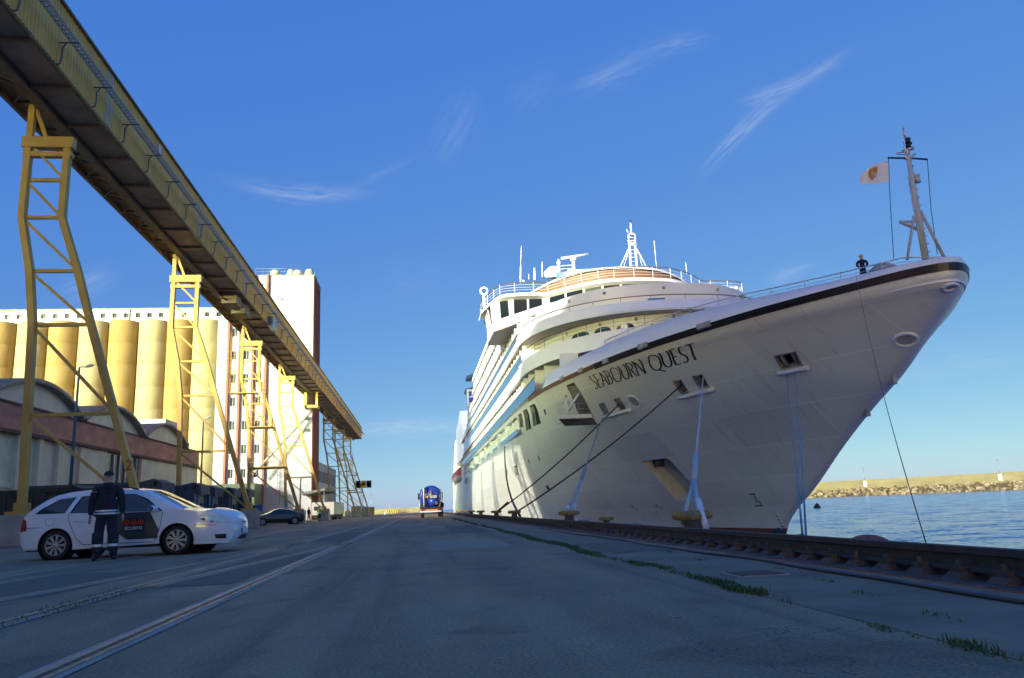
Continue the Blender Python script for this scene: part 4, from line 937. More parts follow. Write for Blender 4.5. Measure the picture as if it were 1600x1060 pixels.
ROPED = mat('dark_rope', (.085, .06, .05), .85, c2=(.05, .035, .03), scale=20)
ROPEL = mat('pale_blue_rope', (.42, .45, .46), .8, var=.15, scale=20)
def rope(pts, r, m_, label, extra=None, sag=0.):
    P = [Vector(p) for p in pts]; o = []
    if sag:
        a, c_ = P[0], P[-1]; P = [lerp(a, c_, i / 20) - Vector((0, 0, sag * 4 * (i / 20) * (1 - i / 20))) for i in range(21)]
    root = thing('mooring_rope', P[-1], label, 'rope')
    b = MB(); b.tube(P, r, 7); b.build('line', m_, root)
    for nm, pts2, r2, m2 in extra or []: b = MB(); b.tube(pts2, r2, 8); b.build(nm, m2, root)
    return root
hp = lambda x, y: hull(*px_hull(x, y), -.15)
B1, B2, B3 = Vector((5.65, 16.2, .3)), Vector((5.88, 31.3, .3)), Vector((5.9, 50, .3))
top = hp(1097, 592); sp_ = lerp(B1, top, .075) + Vector((0, 0, .25)); 
rope([top, lerp(top, sp_, .5), sp_], .042, ROPEW, 'thick white mooring rope dropping from the hull port to the tall yellow bollard',
     [('splice', [lerp(sp_, top, .12), sp_], .085, ROPEW), ('eye', [sp_, B1 + Vector((.17, .02, .1)), B1 + Vector((.2, -.14, -.2))], .06, ROPEW), ('eye', [sp_, B1 + Vector((-.16, .05, .05)), B1 + Vector((-.2, .1, -.1))], .05, ROPEW), ('chafe_sleeve', [lerp(sp_, B1 + Vector((.19, -.05, .1)), .62), B1 + Vector((.19, -.06, .1)), B1 + Vector((.22, -.16, -.26))], .075, WHITE)])
top = hp(945, 638); sp_ = lerp(B2, top, .2)
rope([top, lerp(top, sp_, .5) , sp_], .038, ROPEL, 'pale blue grey mooring rope slanting down below the officer platform to a bollard',
     [('splice', [lerp(sp_, top, .1), sp_], .1, ROPEL), ('eye', [sp_, B2 + Vector((.15, 0, .1))], .05, ROPEW), ('eye', [sp_, B2 + Vector((-.12, .1, .1))], .045, ROPEW), ('chafe_sleeve', [lerp(sp_, B2 + Vector((.15, 0, .1)), .8), B2 + Vector((.2, -.05, -.2))], .09, WHITE), ('chafe_sleeve', [lerp(sp_, B2 + Vector((-.12, .1, .1)), .85), B2 + Vector((-.14, .1, 0))], .08, WHITE)])
g1, g2 = atZ(780, 807, .25), atZ(814, 812, .25); g1 = Vector((5.9, 62, .3)); g2 = Vector((5.9, 50, .3))
rope([hp(967, 632), g1], .05, ROPED, 'dark mooring rope running aft from the port under the round fairlead', [('frayed_end', [lerp(g1, hp(967, 632), .1), g1], .085, mat('rope_red', (.16, .06, .035), .8, var=.2))], sag=.35)
rope([hp(1063, 604), g2], .05, ROPED, 'dark knotted mooring rope running aft from the port under the ship name', [('knot', [lerp(g2, hp(1063, 604), .19), lerp(g2, hp(1063, 604), .2)], .16, mat('rope_red', (.16, .06, .035), .8))], sag=.35)
for x0, y0, x1, y1, l in ((1232.5, 572, 1254, 838, 'thin pale blue line hanging from the forward port, nearer the name'), (1245.5, 570, 1259, 838, 'thin pale blue line hanging from the forward port, nearer the stem')):
    a = hp(x0, y0); a2 = hull(*px_hull(x0, y0 + 12), .25); e = atX(x1, y1, 6.6); d = Vector((e.x, e.y, e.z - .1)); rope([a, a2, lerp(a2, d, .3) - Vector((0, 0, .5)), lerp(a2, d, .65) - Vector((0, 0, .6)), d], .022, mat('line_blue', (.12, .30, .42), .7, var=.1), l)
a = hull(*px_hull(1341, 446), .1) + Vector((0, 0, .6)); d = Vector((6.2, 9.3, .02))
rope([a, lerp(a, d, .5) - Vector((0, 0, .75)), d], .008, mat('line_red', (.14, .06, .05), .8, var=.1), 'single thin red brown heaving line from the bow rail to the quay edge', sag=.9)
for k, (dx, l) in enumerate(((0, 'slack dark breast line curving down the sunlit hull, the aft one'), (2.2, 'slack dark breast line curving down the sunlit hull, the forward one'))):
    pts = [atX(x + dx * (.3 + .7 * i / 6), y, lerp(SX - .1, 6.2, (i / 6) ** 2)) for i, (x, y) in enumerate(((788, 697), (788.6, 722), (790.5, 745), (794, 765), (799.5, 783), (806, 797), (811.5, 807)))]
    rope(pts, .05, ROPED, l)
# loose gear on the quay edge
b = MB(); b.tube([(5.6 + .4 * math.sin(i * .7), 13.4 - i * .12, .06 + .02 * math.sin(i * 1.9)) for i in range(16)], .03, 6); b.lathe([(.001, .2), (.1, .16), (.14, .06), (.1, .02)], 8, (5.6, 12.1, .02)); tag(b.build('fender_rope_coil', RUBBER), 'black rope heap lying on the quay beside the stem', 'rope')
b = MB(); b.grid(lambda u, v: Vector((6.75 + .4 * math.cos(v) * (1 - u * u * .8), 11.55 + .55 * u, -.22 + .3 * math.sin(v) * (1 - u * u * .75))), [-1 + i / 6 for i in range(13)], [R(15 * i) for i in range(13)]); tag(b.build('quay_fender', mat('fender_red', (.34, .09, .045), .7, c2=(.12, .04, .03), scale=5)), 'red brown rounded fender showing above the quay edge near the stem', 'fender')
for i, (x, y) in enumerate(((5.3, 20.5), (5.45, 27.3))):
    b = MB(); b.tube([(x, y, .05), (x, y, .16), (x + .1, y - 1.2, .16), (x + .1, y - 1.2, .05)], .03, 6); tag(b.build('mooring_ring', STEEL), ('low steel loop rail on the quay, just ahead of the tall bollard', 'low steel loop rail on the quay, behind the bare bollard')[i], 'loop rail')

# ================================================================ conveyor gallery and towers
CYEL = mat('conveyor_yellow', (.58, .37, .08), .55, c2=(.47, .29, .055), scale=1.2, stretch=(1, .3, 1))
CCLAD = mat('cladding_yellow', (.98, .50, .07), .5, c2=(.86, .42, .055), scale=.7, stretch=(1, 2, .15))
CGREY = mat('cladding_grey', (.45, .44, .36), .5, var=.1, scale=1, stretch=(1, 2, .2))
CSOF = mat('gallery_floor', (.52, .40, .28), .8, var=.2, scale=.6, bump=.1)
CTRUSS = mat('truss_brown', (.34, .23, .12), .7, var=.2, scale=2)
X0, X1, CZ0, CZ1, CY0, CY1 = -14.64, -18.0, 19.4, 22.25, 8, 206
cg_ = thing('conveyor_gallery', (-16.3, 107, CZ0), 'long yellow corrugated conveyor gallery raised on lattice towers beside the road', 'conveyor')
# corrugated side sheets: one panel per 6 m, grey translucent ones set in
def sheet(y0, y1, z0, z1, xx, name, m_, amp=.035, pitch=.28):
    b = MB(); n = int((y1 - y0) / pitch * 4); vs = []
    for i in range(n + 1):
        y = lerp(y0, y1, i / n); o = (0, amp, amp, 0)[i % 4] if True else 0
        vs += [(xx + o, y, z0), (xx + o, y, z1)]
    b.add(vs, [(2 * i, 2 * i + 2, 2 * i + 3, 2 * i + 1) for i in range(n)]); return b
sh = sheet(0, 5.96, CZ0, CZ1, 0, '', CCLAD); s0 = sh.build('cladding_panel', CCLAD, cg_, world=False, recalc=False)
s0.location = (X0 + 16.3, CY0 - 107, -CZ0)
for i in range(1, 33):
    inst(s0, 'cladding_panel', cg_, (X0 + 16.3, CY0 - 107 + 6 * i, -CZ0))
sg = sheet(0, .95, CZ0 + .05, CZ1 - .05, 0, '', CGREY); g0 = sg.build('translucent_panel', CGREY, cg_, world=False, recalc=False); g0.location = (X0 + .012 + 16.3, 36 - 107, -CZ0)
for y in (24, 52, 66, 82, 97, 113, 130, 150, 172): inst(g0, 'translucent_panel', cg_, (X0 + .012 + 16.3, y - 107, -CZ0))
b = MB(); b.box(X0 + .05, X0 + .075, 43.6, 44.0, 21.45, 22.0); b.build('patch_plate', WHITE, cg_)
b = MB(); b.box(X1 - .02, X1 + .05, CY0, CY1, CZ0, CZ1); b.build('cladding_back', CCLAD, cg_)
b = MB(); b.prism([(X0 + .14, CY0, CZ1 - .02), (X0 + .14, CY0, CZ1 + .1), ((X0 + X1) / 2, CY0, CZ1 + .5), (X1 - .14, CY0, CZ1 + .1), (X1 - .14, CY0, CZ1 - .02)], (0, CY1 - CY0 + .3, 0)); b.build('gallery_roof', mat('gallery_roof', (.24, .16, .06), .6, var=.2, scale=2), cg_)
b = MB(); b.box(X0 + .03, X1, CY1 - .06, CY1, CZ0, CZ1); b.build('end_wall', CCLAD, cg_)
# floor: solid walkway slab by the quay side, open truss on the far side with a channel between
b = MB(); b.box(-16.35, X0 - .02, CY0, CY1, CZ0 + .04, CZ0 + .12); b.build('walkway_floor', CSOF, cg_)
b = MB(); b.box(X1 + .06, -16.75, CY0, CY1, CZ0 + .42, CZ0 + .5); b.build('belt_floor', mat('belt_floor', (.75, .66, .54), .8, var=.15), cg_)
b = MB(); b.box(-16.75, -16.45, CY0, CY1, CZ0 - .22, CZ0 + .22); b.box(-16.82, -16.38, CY0, CY1, CZ0 - .28, CZ0 - .22); b.build('main_girder', CTRUSS, cg_)
b = MB(); b.box(X1, X1 + .18, CY0, CY1, CZ0 - .12, CZ0 + .2); b.box(X0 - .16, X0 - .01, CY0, CY1, CZ0 - .08, CZ0 + .05); b.build('edge_beam', CTRUSS, cg_)
fb = MB(); fb.bar((-16.42, 0, CZ0 - .02), (X0 - .1, 0, CZ0 - .02), .16, .2); f0 = fb.build('floor_beam', CTRUSS, cg_, world=False); f0.location = (16.3, CY0 - 107, -CZ0)
tb_ = MB(); tb_.bar((X1 + .1, 0, CZ0 + .05), (-16.7, 0, CZ0 + .05), .12, .16); tb_.bar((X1 + .15, 0, CZ0), (-16.75, 1.32, CZ0), .09, .1); tb_.bar((-16.75, 1.32, CZ0), (X1 + .15, 2.64, CZ0), .09, .1)
d0 = tb_.build('truss_bay', CTRUSS, cg_, world=False); d0.location = (16.3, CY0 - 107, -CZ0)
for i in range(1, 75): inst(d0, 'truss_bay', cg_, (16.3, CY0 - 107 + 2.64 * i, -CZ0))
for i in range(1, 56): inst(f0, 'floor_beam', cg_, (16.3, CY0 - 107 + 3.55 * i, -CZ0))
# cable tray on brackets along the side
ct = MB()
for dx, dz in ((.5, 0), (.72, 0), (.5, .12), (.72, .12)): ct.box(X0 + dx - .02, X0 + dx + .02, CY0, CY1 - 4, CZ0 + 1.02 + dz, CZ0 + 1.06 + dz)
for i in range(660): y = CY0 + i * .3; ct.box(X0 + .5, X0 + .72, y, y + .03, CZ0 + 1.02, CZ0 + 1.05)
tag(ct.build('cable_tray', STEEL, cg_), kind='stuff')
br = MB(); br.tube([(.05, 0, .0), (.16, 0, .05), (.2, 0, .3), (.2, 0, .75), (.35, 0, 1.0), (.85, 0, 1.0)], .035, 6); br.tube([(.05, 0, 1.0), (.85, 0, 1.0)], .03, 6)
k0 = br.build('tray_bracket', mat('bracket_steel', (.14, .16, .19), .5, .4, var=.1), cg_, world=False); k0.location = (X0 + 16.3, 24 - 107, 0)
for i in range(1, 50): inst(k0, 'tray_bracket', cg_, (X0 + 16.3, 24 - 107 + 3.55 * i, 0))
# discharge gear hung under the gallery
for y in (66, 69.5): 
    b = MB(); b.box(-16.3, -15.1, y, y + 2.2, CZ0 - .9, CZ0); b.tube([(-16, y + .3, CZ0 - .5), (-15, y + 3.8, CZ0 - .2)], .14, 8); b.bar((-16.2, y - .8, CZ0 - .6), (-15.0, y + 2.5, CZ0 - .6), .1, .12); b.build('chute_gear', CTRUSS, cg_)
b = MB(); b.box(X0 + .05, X0 + .5, 77.3, 79.4, CZ0 - .3, CZ0 + .75); b.build('control_box', STEEL, cg_)
# towers
LV = [17.45, 15.7, 13.95, 11.5, 9.1, 5.25, 1.3]
LX = [-17.0, -17.02, -17.02, -16.5, -16.2, -16.08, -15.98]
RX = [-15.36, -15.38, -15.38, -14.55, -13.85, -12.65, -11.42]
def tower(y, label, ladder=False, num=None, w_=.27, plinth=True, light=False):
    root = thing('conveyor_tower', (-14, y, 0), label, 'tower', 'yellow lattice towers carrying the conveyor')
    for X_, nm in ((LX, 'leg'), (RX, 'leg')):
        b = MB()
        for i in range(6): b.bar((X_[i], y, LV[i] + (.0 if i else .25)), (X_[i + 1], y, LV[i + 1]), w_, w_ * 1.25, (0, 1, 0))
        b.build('leg', CYEL, root)
    for i in range(1, 6): b = MB(); b.bar((LX[i], y, LV[i]), (RX[i], y, LV[i]), .14, .15); b.build('crossbar', CYEL, root)
    for i in range(6):
        b = MB(); b.bar((LX[i], y - .05, LV[i]), (RX[i + 1], y - .05, LV[i + 1]), .11, .12); b.build('diagonal', CYEL, root)
    b = MB(); b.bar((LX[0] - .25, y, LV[0]), (RX[0] + .25, y, LV[0]), .42, .5); b.bar((LX[0] - .2, y, LV[0] - .55), (RX[0] + .2, y, LV[0] - .55), .3, .22)
    b.bar((LX[0], y, LV[0]), (LX[0], y, CZ0 - .1), .26, .26); b.bar((LX[0] + .1, y, CZ0 - .15), (LX[0] + .75, y, LV[0] + .1), .16, .16); b.build('saddle', CYEL, root)
    for X_ in (LX[-1], RX[-1]):
        b = MB(); b.box(X_ - .45, X_ + .45, y - .45, y + .45, LV[-1] - .08, LV[-1] + .06); b.box(X_ - .2, X_ + .2, y - .3, y + .3, LV[-1] + .06, LV[-1] + .4); b.build('foot_plate', CYEL, root)
        if plinth: b = MB(); b.box(X_ - .6, X_ + .6, y - .75, y + .75, 0, LV[-1] - .08); b.build('plinth', CONC, root, bevel=.03)
    if ladder:
        b = MB()
        for (xc, z0, z1) in ((-12.9, 1.9, 5.2), (-14.4, 5.4, 9.1), (-15.1, 9.3, 13.9), (-17.8, 12.5, 17.5)):
            for s in (-.22, .22): b.tube([(xc + s, y - .45, z0), (xc + s, y - .45, z1 + 1)], .03, 5)
            for j in range(int((z1 - z0) / .35)): b.tube([(xc - .22, y - .45, z0 + .35 * j), (xc + .22, y - .45, z0 + .35 * j)], .018, 4)
            for j in range(int((z1 - z0 - 1) / .7)): zz = z0 + 1.2 + .7 * j; b.tube([(xc - .35, y - .45, zz), (xc - .35, y - 1.0, zz), (xc + .35, y - 1.0, zz), (xc + .35, y - .45, zz)], .02, 4)
            for s in (-.35, 0, .35): b.tube([(xc + s, y - 1.0, z0 + 1.2), (xc + s, y - 1.0, z1)], .015, 4)
        b.build('caged_ladder', CYEL, root)
        for (xa, xb, z) in ((-15.9, -12.7, 5.3), (-16.1, -13.9, 9.1), (-17.9, -15.4, 12.4)):
            b = MB(); b.box(xa, xb, y - 1.1, y - .2, z, z + .08)
            for zz in (.5, 1.0): b.tube([(xa, y - .2, z + zz), (xa, y - 1.08, z + zz), (xb - .9, y - 1.08, z + zz)], .025, 5)
            for j in range(5): x = lerp(xa, xb - .9, j / 4); b.tube([(x, y - 1.08, z), (x, y - 1.08, z + 1)], .025, 5)
            b.build('platform', CYEL, root)
    if num is not None:
        f = bpy.data.curves.new('digit', 'FONT'); f.body = num; f.size = .62; f.align_x = 'CENTER'; to = bpy.data.objects.new('t', f); col.objects.link(to)
        dg = bpy.context.evaluated_depsgraph_get(); me = bpy.data.meshes.new_from_object(to.evaluated_get(dg)); bpy.data.objects.remove(to)
        zc_ = 2.85; xc = lerp(RX[5], RX[6], (LV[5] - zc_) / (LV[5] - LV[6])); me.materials.append(mat('number_red', (.5, .06, .02), .6, var=.1)); me.materials[0] = MATS['number_red']
        o_ = bpy.data.objects.new('number', me); col.objects.link(o_); o_.parent = root; o_.location = (xc + 14, -w_ * .64 - .02, zc_); o_.rotation_euler = (R(90), 0, 0)
    return root
tower(34.4, 'yellow conveyor tower in shade behind the parked white car, with the number 2', num='2')
tower(55.5, 'yellow conveyor tower rising behind the dark waste containers, its upper half in sun', num='3')
tower(77.6, 'yellow conveyor tower with caged ladders and platforms beside the black car', ladder=True, num='4')
tower(98.4, 'yellow conveyor tower before the blank grey wall of the silo head house', num='5')
tower(144.6, 'yellow conveyor tower behind the white trailer, beyond the head house')
tower(164, 'yellow conveyor tower beyond the head house, second before the gallery end')
tower(182, 'yellow conveyor tower with ladders beneath the far end of the gallery', ladder=True)
b = MB(); b.box(-17.2, -15.2, 121.6, 123.8, CZ0 - 2.6, CZ0 - 2.2); b.box(-17.3, -16.9, 121.6, 123.9, CZ0 - 2.6, CZ0 - .1); b.box(-15.6, -15.25, 121.6, 122, CZ0 - 2.3, CZ0 - .1); tag(b.build('wall_bracket', CYEL), 'yellow bracket on the head house corner propping the conveyor gallery', 'bracket')
# ================================================================ silo complex
HWALL = mat('headhouse_grey', (.43, .43, .45), .8, c2=(.36, .36, .375), scale=.5, stretch=(1, 1, .25))
HWHITE = mat('headhouse_white', (.52, .52, .52), .75, var=.06, scale=.6, stretch=(1, 1, .3))
REDC = mat('red_cladding', (.36, .13, .085), .7, var=.12, scale=.8, stretch=(1, 1, .2))
GWIN = mat('works_glass', (.03, .033, .036), .2, c2=(.06, .06, .06), scale=2)
hh = thing('silo_head_house', (-21, 130, 0), 'tall grey and white head house tower with red ribs beside the silos', 'building')
HY = 124.
b = MB(); b.box(-23.45, -16.4, HY, 131.5, 0, 38.5); b.build('blank_wall', HWALL, hh)
cols = [(-29.25, -27.5, 31.4), (-27.5, -25.5, 31.4), (-25.5, -23.62, 38.5)]
b = MB(); b.box(-31.0, -29.25, HY + .02, 131.5, 0, 31.4); b.box(-29.25, -25.6, HY + .5, 131.4, 0, 31.3); b.box(-25.6, -23.46, HY + .5, 131.4, 0, 38.4); b.build('core_wall', HWHITE, hh)
b = MB(); wl = MB()
win = []
for x0, x1, zt in cols:
    xc = (x0 + x1) / 2 - .05; z = 7.35; prev = 0
    while z + 1 < zt:
        b.box(x0, x1, HY, HY + .45, prev, z - .66); b.box(x0, xc - .36, HY, HY + .45, z - .66, z + .66); b.box(xc + .36, x1, HY, HY + .45, z - .66, z + .66); win.append((xc, z)); prev = z + .66; z += 3.66
    b.box(x0, x1, HY, HY + .45, prev, zt)
b.build('window_wall', HWHITE, hh)
wp = MB(); wp.box(-.36, .36, .2, .24, -.66, .66); w0 = None
for xc, z in win:
    if w0 is None: w0 = wp.build('window', GWIN, hh, world=False); w0.location = (xc + 21, HY - 130, z); s_ = MB(); s_.box(-.03, .03, .14, .2, -.66, .66); s_.box(-.36, .36, .12, .2, -.7, -.64); sl0 = s_.build('glazing_bar', STEEL, w0, world=False)
    else: c_ = copy_tree(w0, hh); c_.location = (xc + 21, HY - 130, z)
for x, zt in ((-29.25, 31.6), (-27.5, 31.6), (-25.5, 38.7), (-23.55, 38.7)): b = MB(); b.box(x - .17, x + .17, HY - .5, HY + .3, 0, zt); b.build('red_rib', REDC, hh)
b = MB(); b.box(-16.4, -16.32, HY + .05, 131.5, 0, 38.4); b.build('red_wall', REDC, hh)
for i in range(4): b = MB(); b.box(-16.32, -16.15, HY + 1.2 + i * 1.8, HY + 1.5 + i * 1.8, 0, 38.3); b.build('red_rib', REDC, hh)
for x0, x1, z in ((-25.7, -16.2, 38.5), (-31.1, -25.7, 31.4)): b = MB(); b.box(x0, x1, HY - .08, 131.6, z, z + .2); b.build('parapet', mat('green_trim', (.25, .30, .26), .6, var=.15), hh)
for px_, s, rev in ((430, 1.0, 1), (437.5, .55, 0), (455, 1.1, 0), (465.5, .95, 1), (483.5, 1.15, 0)):
    x = atY(px_, 428, HY + 2).x; b = MB(); b.lathe([(.75 * s, 0), (.5 * s, .3 * s), (.78 * s, .5 * s), (.85 * s, 1.0 * s), (.6 * s, 1.35 * s), (.001, 1.45 * s)] if rev else [(.75 * s, 0), (.72 * s, .5 * s), (.5 * s, 1.25 * s), (.42 * s, 1.3 * s), (.001, 1.3 * s)], 16, (x, HY + 2, 38.7)); b.build('roof_vent', mat('vent_concrete', (.42, .42, .37), .8, var=.12), hh)
b = MB()
for z in (39.3, 39.8): b.tube([(-25.6, HY + .1, z), (-16.3, HY + .1, z), (-16.3, 131.4, z)], .02, 4)
for i in range(9): x = -25.6 + i * 1.16; b.tube([(x, HY + .1, 38.6), (x, HY + .1, 39.8)], .02, 4)
b.build('roof_rail', STEEL, hh)
b = MB(); b.box(-21.6, -21.3, HY - .5, HY, 34.6, 34.8); b.build('wall_lamp', WHITE, hh)
p0, p1 = Vector((-16.6, HY - .9, 16.2)), Vector((-24.6, HY - 2.6, 7.0)); b = MB(); b.tube([(-16.2, HY + .5, 17.6), p0, p1], .2, 8); 
for k in (17.5, 15.4, 13.6): b.bar((-16.4, HY + .3, k), (-17.6, HY - .9, k), .15, .5)
b.build('spout_pipe', mat('spout_grey', (.40, .37, .31), .6, var=.15), hh)
b = MB(); b.tube([(-18.1, HY - .15, 0), (-18.1, HY - .15, 6.2), (-17.5, HY - .15, 6.5), (-16.8, HY - .15, 6.4)], .07, 6); b.build('wall_pipe', STEEL, hh)
b = MB(); b.box(-29.5, -23.6, HY - 6, HY - .6, 0, 5.6); tag(b.build('green_hut', mat('green_sheet', (.09, .13, .07), .6, var=.15, stretch=(6, 1, .1))), 'dark green corrugated hut at the foot of the silo head house', 'hut')
# silos
CREAM = mat('silo_cream', (.43, .35, .185), .75, c2=(.35, .28, .145), scale=.35, stretch=(1, 1, .3)); OCHRE = mat('silo_ochre', (.37, .24, .08), .75, c2=(.29, .185, .06), scale=.35, stretch=(1, 1, .3))  # ochre copy takes in some shaded tone besides the colour difference between silos
for i, x in enumerate((-33.6, -37.6, -41.7, -46.2, -50.7, -55.2, -59.8, -64.4, -69)):
    sp_ = 2.06 if i < 2 else 2.2
    b = MB(); b.lathe([(sp_, 0)] + [q for k_ in range(1, 9) for q in ((sp_, 3.55 * k_ - .03), (sp_ - .03, 3.55 * k_), (sp_, 3.55 * k_ + .03))] + [(sp_, 31.9), (sp_ - .08, 32.0), (.01, 32.05)], 40, (x, 127.5, 0))
    lab = 'cylindrical concrete silo painted ' + ('pale cream' if i % 2 == 0 else 'ochre yellow') + ' in the silo row' if i else 'pale cream cylindrical silo standing against the head house'
    tag(b.build('grain_silo', CREAM if i % 2 == 0 else OCHRE), lab, 'silo', 'concrete grain silos in a row')
b = MB(); b.box(-71.5, -31.05, 128, 133, 0, 31.8); tag(b.build('silo_back_wall', HWALL), 'grey concrete wall showing in the gaps behind the silos', 'wall')
ph = thing('silo_penthouse', (-50, 130, 31.9), 'long white penthouse with small square windows on top of the silos', 'building')
b = MB(); wx = [-31.9 - 1.78 * i for i in range(22)]
z0, z1, zw0, zw1 = 32.06, 34.2, 32.85, 33.6
b.box(-71.5, -31.05, 127.6, 128, z0, zw0); b.box(-71.5, -31.05, 127.6, 128, zw1, z1); xs_ = [-31.05]
for x in wx: xs_ += [x + .36, x - .36]
xs_.append(-71.5)
for i in range(0, len(xs_), 2): b.box(xs_[i + 1], xs_[i], 127.6, 128, zw0, zw1)
b.box(-71.5, -31.05, 128.2, 133, z0, z1); b.build('penthouse_wall', HWHITE, ph)
b = MB(); b.box(-71.6, -30.95, 127.4, 133.2, z1, z1 + .16); b.build('penthouse_roof', mat('green_trim', (.25, .3, .26), .6), ph)
wp = MB(); wp.box(-.36, .36, 0, .05, zw0, zw1); w0 = wp.build('window', GWIN, ph, world=False); w0.location = (wx[0] + 50, 127.85 - 130, -31.9)
for x in wx[1:]: inst(w0, 'window', ph, (x + 50, 127.85 - 130, -31.9))
for x in (-45.6, -60.5): b = MB(); b.tube([(x, 127.5, 32), (x, 127.5, 34.2)], .07, 6); b.build('downpipe', mat('green_pipe', (.12, .22, .17), .6), ph)
# annex behind the head house
an = thing('office_annex', (-22, 150, 0), 'low grey annex with a row of windows behind the head house', 'building')
b = MB(); b.box(-30, -17, 131.8, 166, 0, 6.2); b.box(-30, -17.02, 131.8, 166, 8.2, 9.6); b.box(-30, -17.4, 131.8, 166, 6.2, 8.2); b.build('annex_wall', HWALL, an)
for i in range(10): y = 138.4 + i * 2.7; b = MB(); b.box(-17.38, -17.3, y, y + 2.1, 6.3, 8.1); b.build('window', GWIN, an); b = MB(); b.box(-17.4, -17.0, y + 2.15, y + 2.6, 6.2, 8.2); b.build('pier', HWALL, an)
b = MB(); b.prism([(-17, 118, 3.6), (-13.4, 116, 4.1), (-13.4, 130, 4.1), (-17, 132, 3.6)], (0, 0, .35)); cn = b.build('canopy_roof', mat('canopy_grey', (.13, .13, .12), .7, var=.2)); tag(cn, 'flat dark canopy reaching out from the head house foot', 'canopy')
b = MB(); b.tube([(-13.6, 116.5, 0), (-13.6, 116.5, 4.1)], .08, 6); b.tube([(-13.6, 129.5, 0), (-13.6, 129.5, 4.1)], .08, 6); b.build('canopy_post', STEEL, cn)

# ================================================================ warehouse with barrel roofs
WX = -22.5
CRW = mat('warehouse_cream', (.92, .81, .56), .85, c2=(.72, .62, .42), scale=.8, det=8, bump=.15); PINK = mat('warehouse_pink', (.66, .31, .22), .85, c2=(.40, .19, .14), scale=1.1, det=9, bump=.15, stretch=(1, .6, 1.4)); BARK = mat('barrel_roof', (.46, .39, .30), .85, c2=(.30, .25, .19), scale=1.2)
GABLE = mat('gable_cream', (.93, .82, .58), .85, var=.1, scale=.6)
wh = thing('warehouse', (WX - 10, 52, 0), 'cream and pink quay warehouse with rounded barrel roofs', 'warehouse')
b = MB(); b.box(WX - 40, WX - .3, 12, 84.3, 0, 5.95); b.build('wall', CRW, wh)
b = MB(); b.box(WX - 40, WX, 12, 84.4, 6.05, 7.5); b.build('pink_band', PINK, wh)
b = MB(); b.box(WX - 40, WX + .14, 12, 84.5, 5.88, 6.08); b.box(WX - 40, WX + .1, 12, 84.45, 7.5, 7.62); b.build('moulding', mat('moulding', (.22, .11, .09), .85, var=.25, scale=2), wh)
# piers and recessed panels
for i in range(17):
    y = 13.6 + i * 2.6; b = MB(); b.box(WX - .3, WX - .02, y, y + .45, 0, 5.88); b.build('pier', CRW, wh)
    b = MB(); b.box(WX - .3, WX - .16, y + .45, y + 2.6, 2.9, 3.1); b.build('sill', CRW, wh)
for y in (55.5, 67.3): b = MB(); b.box(WX - .3, WX - .01, y - .25, y + .25, 0, 5.88); b.build('pink_pilaster', PINK, wh)
for y0, y1 in ((55.75, 60.5), (67.55, 84.3)): b = MB(); b.box(WX - .3, WX - .08, y0, y1, 3.45, 5.88); b.box(WX - .3, WX - .05, y0, y1, 0, 3.35); b.build('wall_panel', CRW, wh)
b = MB(); b.box(WX - .29, WX - .2, 60.6, 66.7, 3.2, 5.8); dw = b.build('window', GWIN, wh)
for i in range(6): b = MB(); b.box(WX - .2, WX - .08, 60.6 + i * 1.2, 60.75 + i * 1.2, 3.2, 5.8); b.build('mullion', STEEL, dw)
for i in range(34): b = MB(); b.box(WX - .05, WX + .0, 60.2 + i * .2, 60.3 + i * .2, 1.8, 3.3); b.build('slat', mat('grey_slat', (.14, .14, .13), .8, var=.2), dw)
b = MB(); b.box(WX - .06, WX + .06, 60.0, 67.0, 3.3, 3.42); b.build('lintel', STEEL, dw)
# barrel vaults
for i in range(5):
    y0 = 19.2 + i * 12.0; y1 = y0 + 11.8; ym = (y0 + y1) / 2; hc = 5.9; rise = 1.5; rad_ = (hc * hc + rise * rise) / (2 * rise); zc_ = 7.62 + rise - rad_; am = math.asin(hc / rad_)
    rr = bpy.data.objects.new('barrel_roof', None); col.objects.link(rr); rr.parent = wh
    b = MB(); n = 24
    def prf(rd): return [(ym + rd * math.sin(lerp(-am, am, k / n)), zc_ + rd * math.cos(lerp(-am, am, k / n))) for k in range(n + 1)]
    po, pi_ = prf(rad_ + .14), prf(rad_ - .12)
    vs = [(WX + .45, y, z) for y, z in po] + [(WX + .45, y, z) for y, z in pi_] + [(WX - 40, y, z) for y, z in po] + [(WX - 40, y, z) for y, z in pi_]; k = n + 1
    fs = []
    for j in range(n): fs += [(j, j + 1, k + j + 1, k + j), (j, 2 * k + j, 2 * k + j + 1, j + 1), (k + j, k + j + 1, 3 * k + j + 1, 3 * k + j)]
    b.add(vs, fs, 0, True); b.build('vault', BARK, rr)
    b = MB(); pg = prf(rad_ - .1); b.add([(WX - .05, y, z) for y, z in pg] + [(WX - .05, y, 7.6) for y, z in pg], [(j, j + 1, k + j + 1, k + j) for j in range(n)]); b.build('gable', GABLE, rr)
    b = MB(); b.box(WX - 1, WX + .4, y1 - .1, y1 + .3, 7.62, 8.1); b.build('gutter_box', PINK, rr)
b = MB(); b.box(WX - 6, WX - 2.2, 80.2, 84.2, 7.5, 10.6); tag(b.build('roof_hut', mat('sheet_grey', (.45, .47, .49), .5, var=.08, stretch=(1, 5, .1))), 'pale grey sheet metal box on the warehouse roof end', 'roof box')
# unseen building added left behind the camera, outline shaped to shade quay and bow
SG = bpy.data.objects; b = MB(); b.prism([(-55, -190, 0), (-55, .8, 0), (-55, .8, 34.9), (-55, -10.8, 43), (-55, -22.5, 51.6), (-55, -32, 57), (-55, -190, 57)], (-14, -18.2, 0))
st_ = b.build('shade_building', HWALL); tag(st_, 'tall grey grain store with sloped roof end beyond the warehouse', 'building')
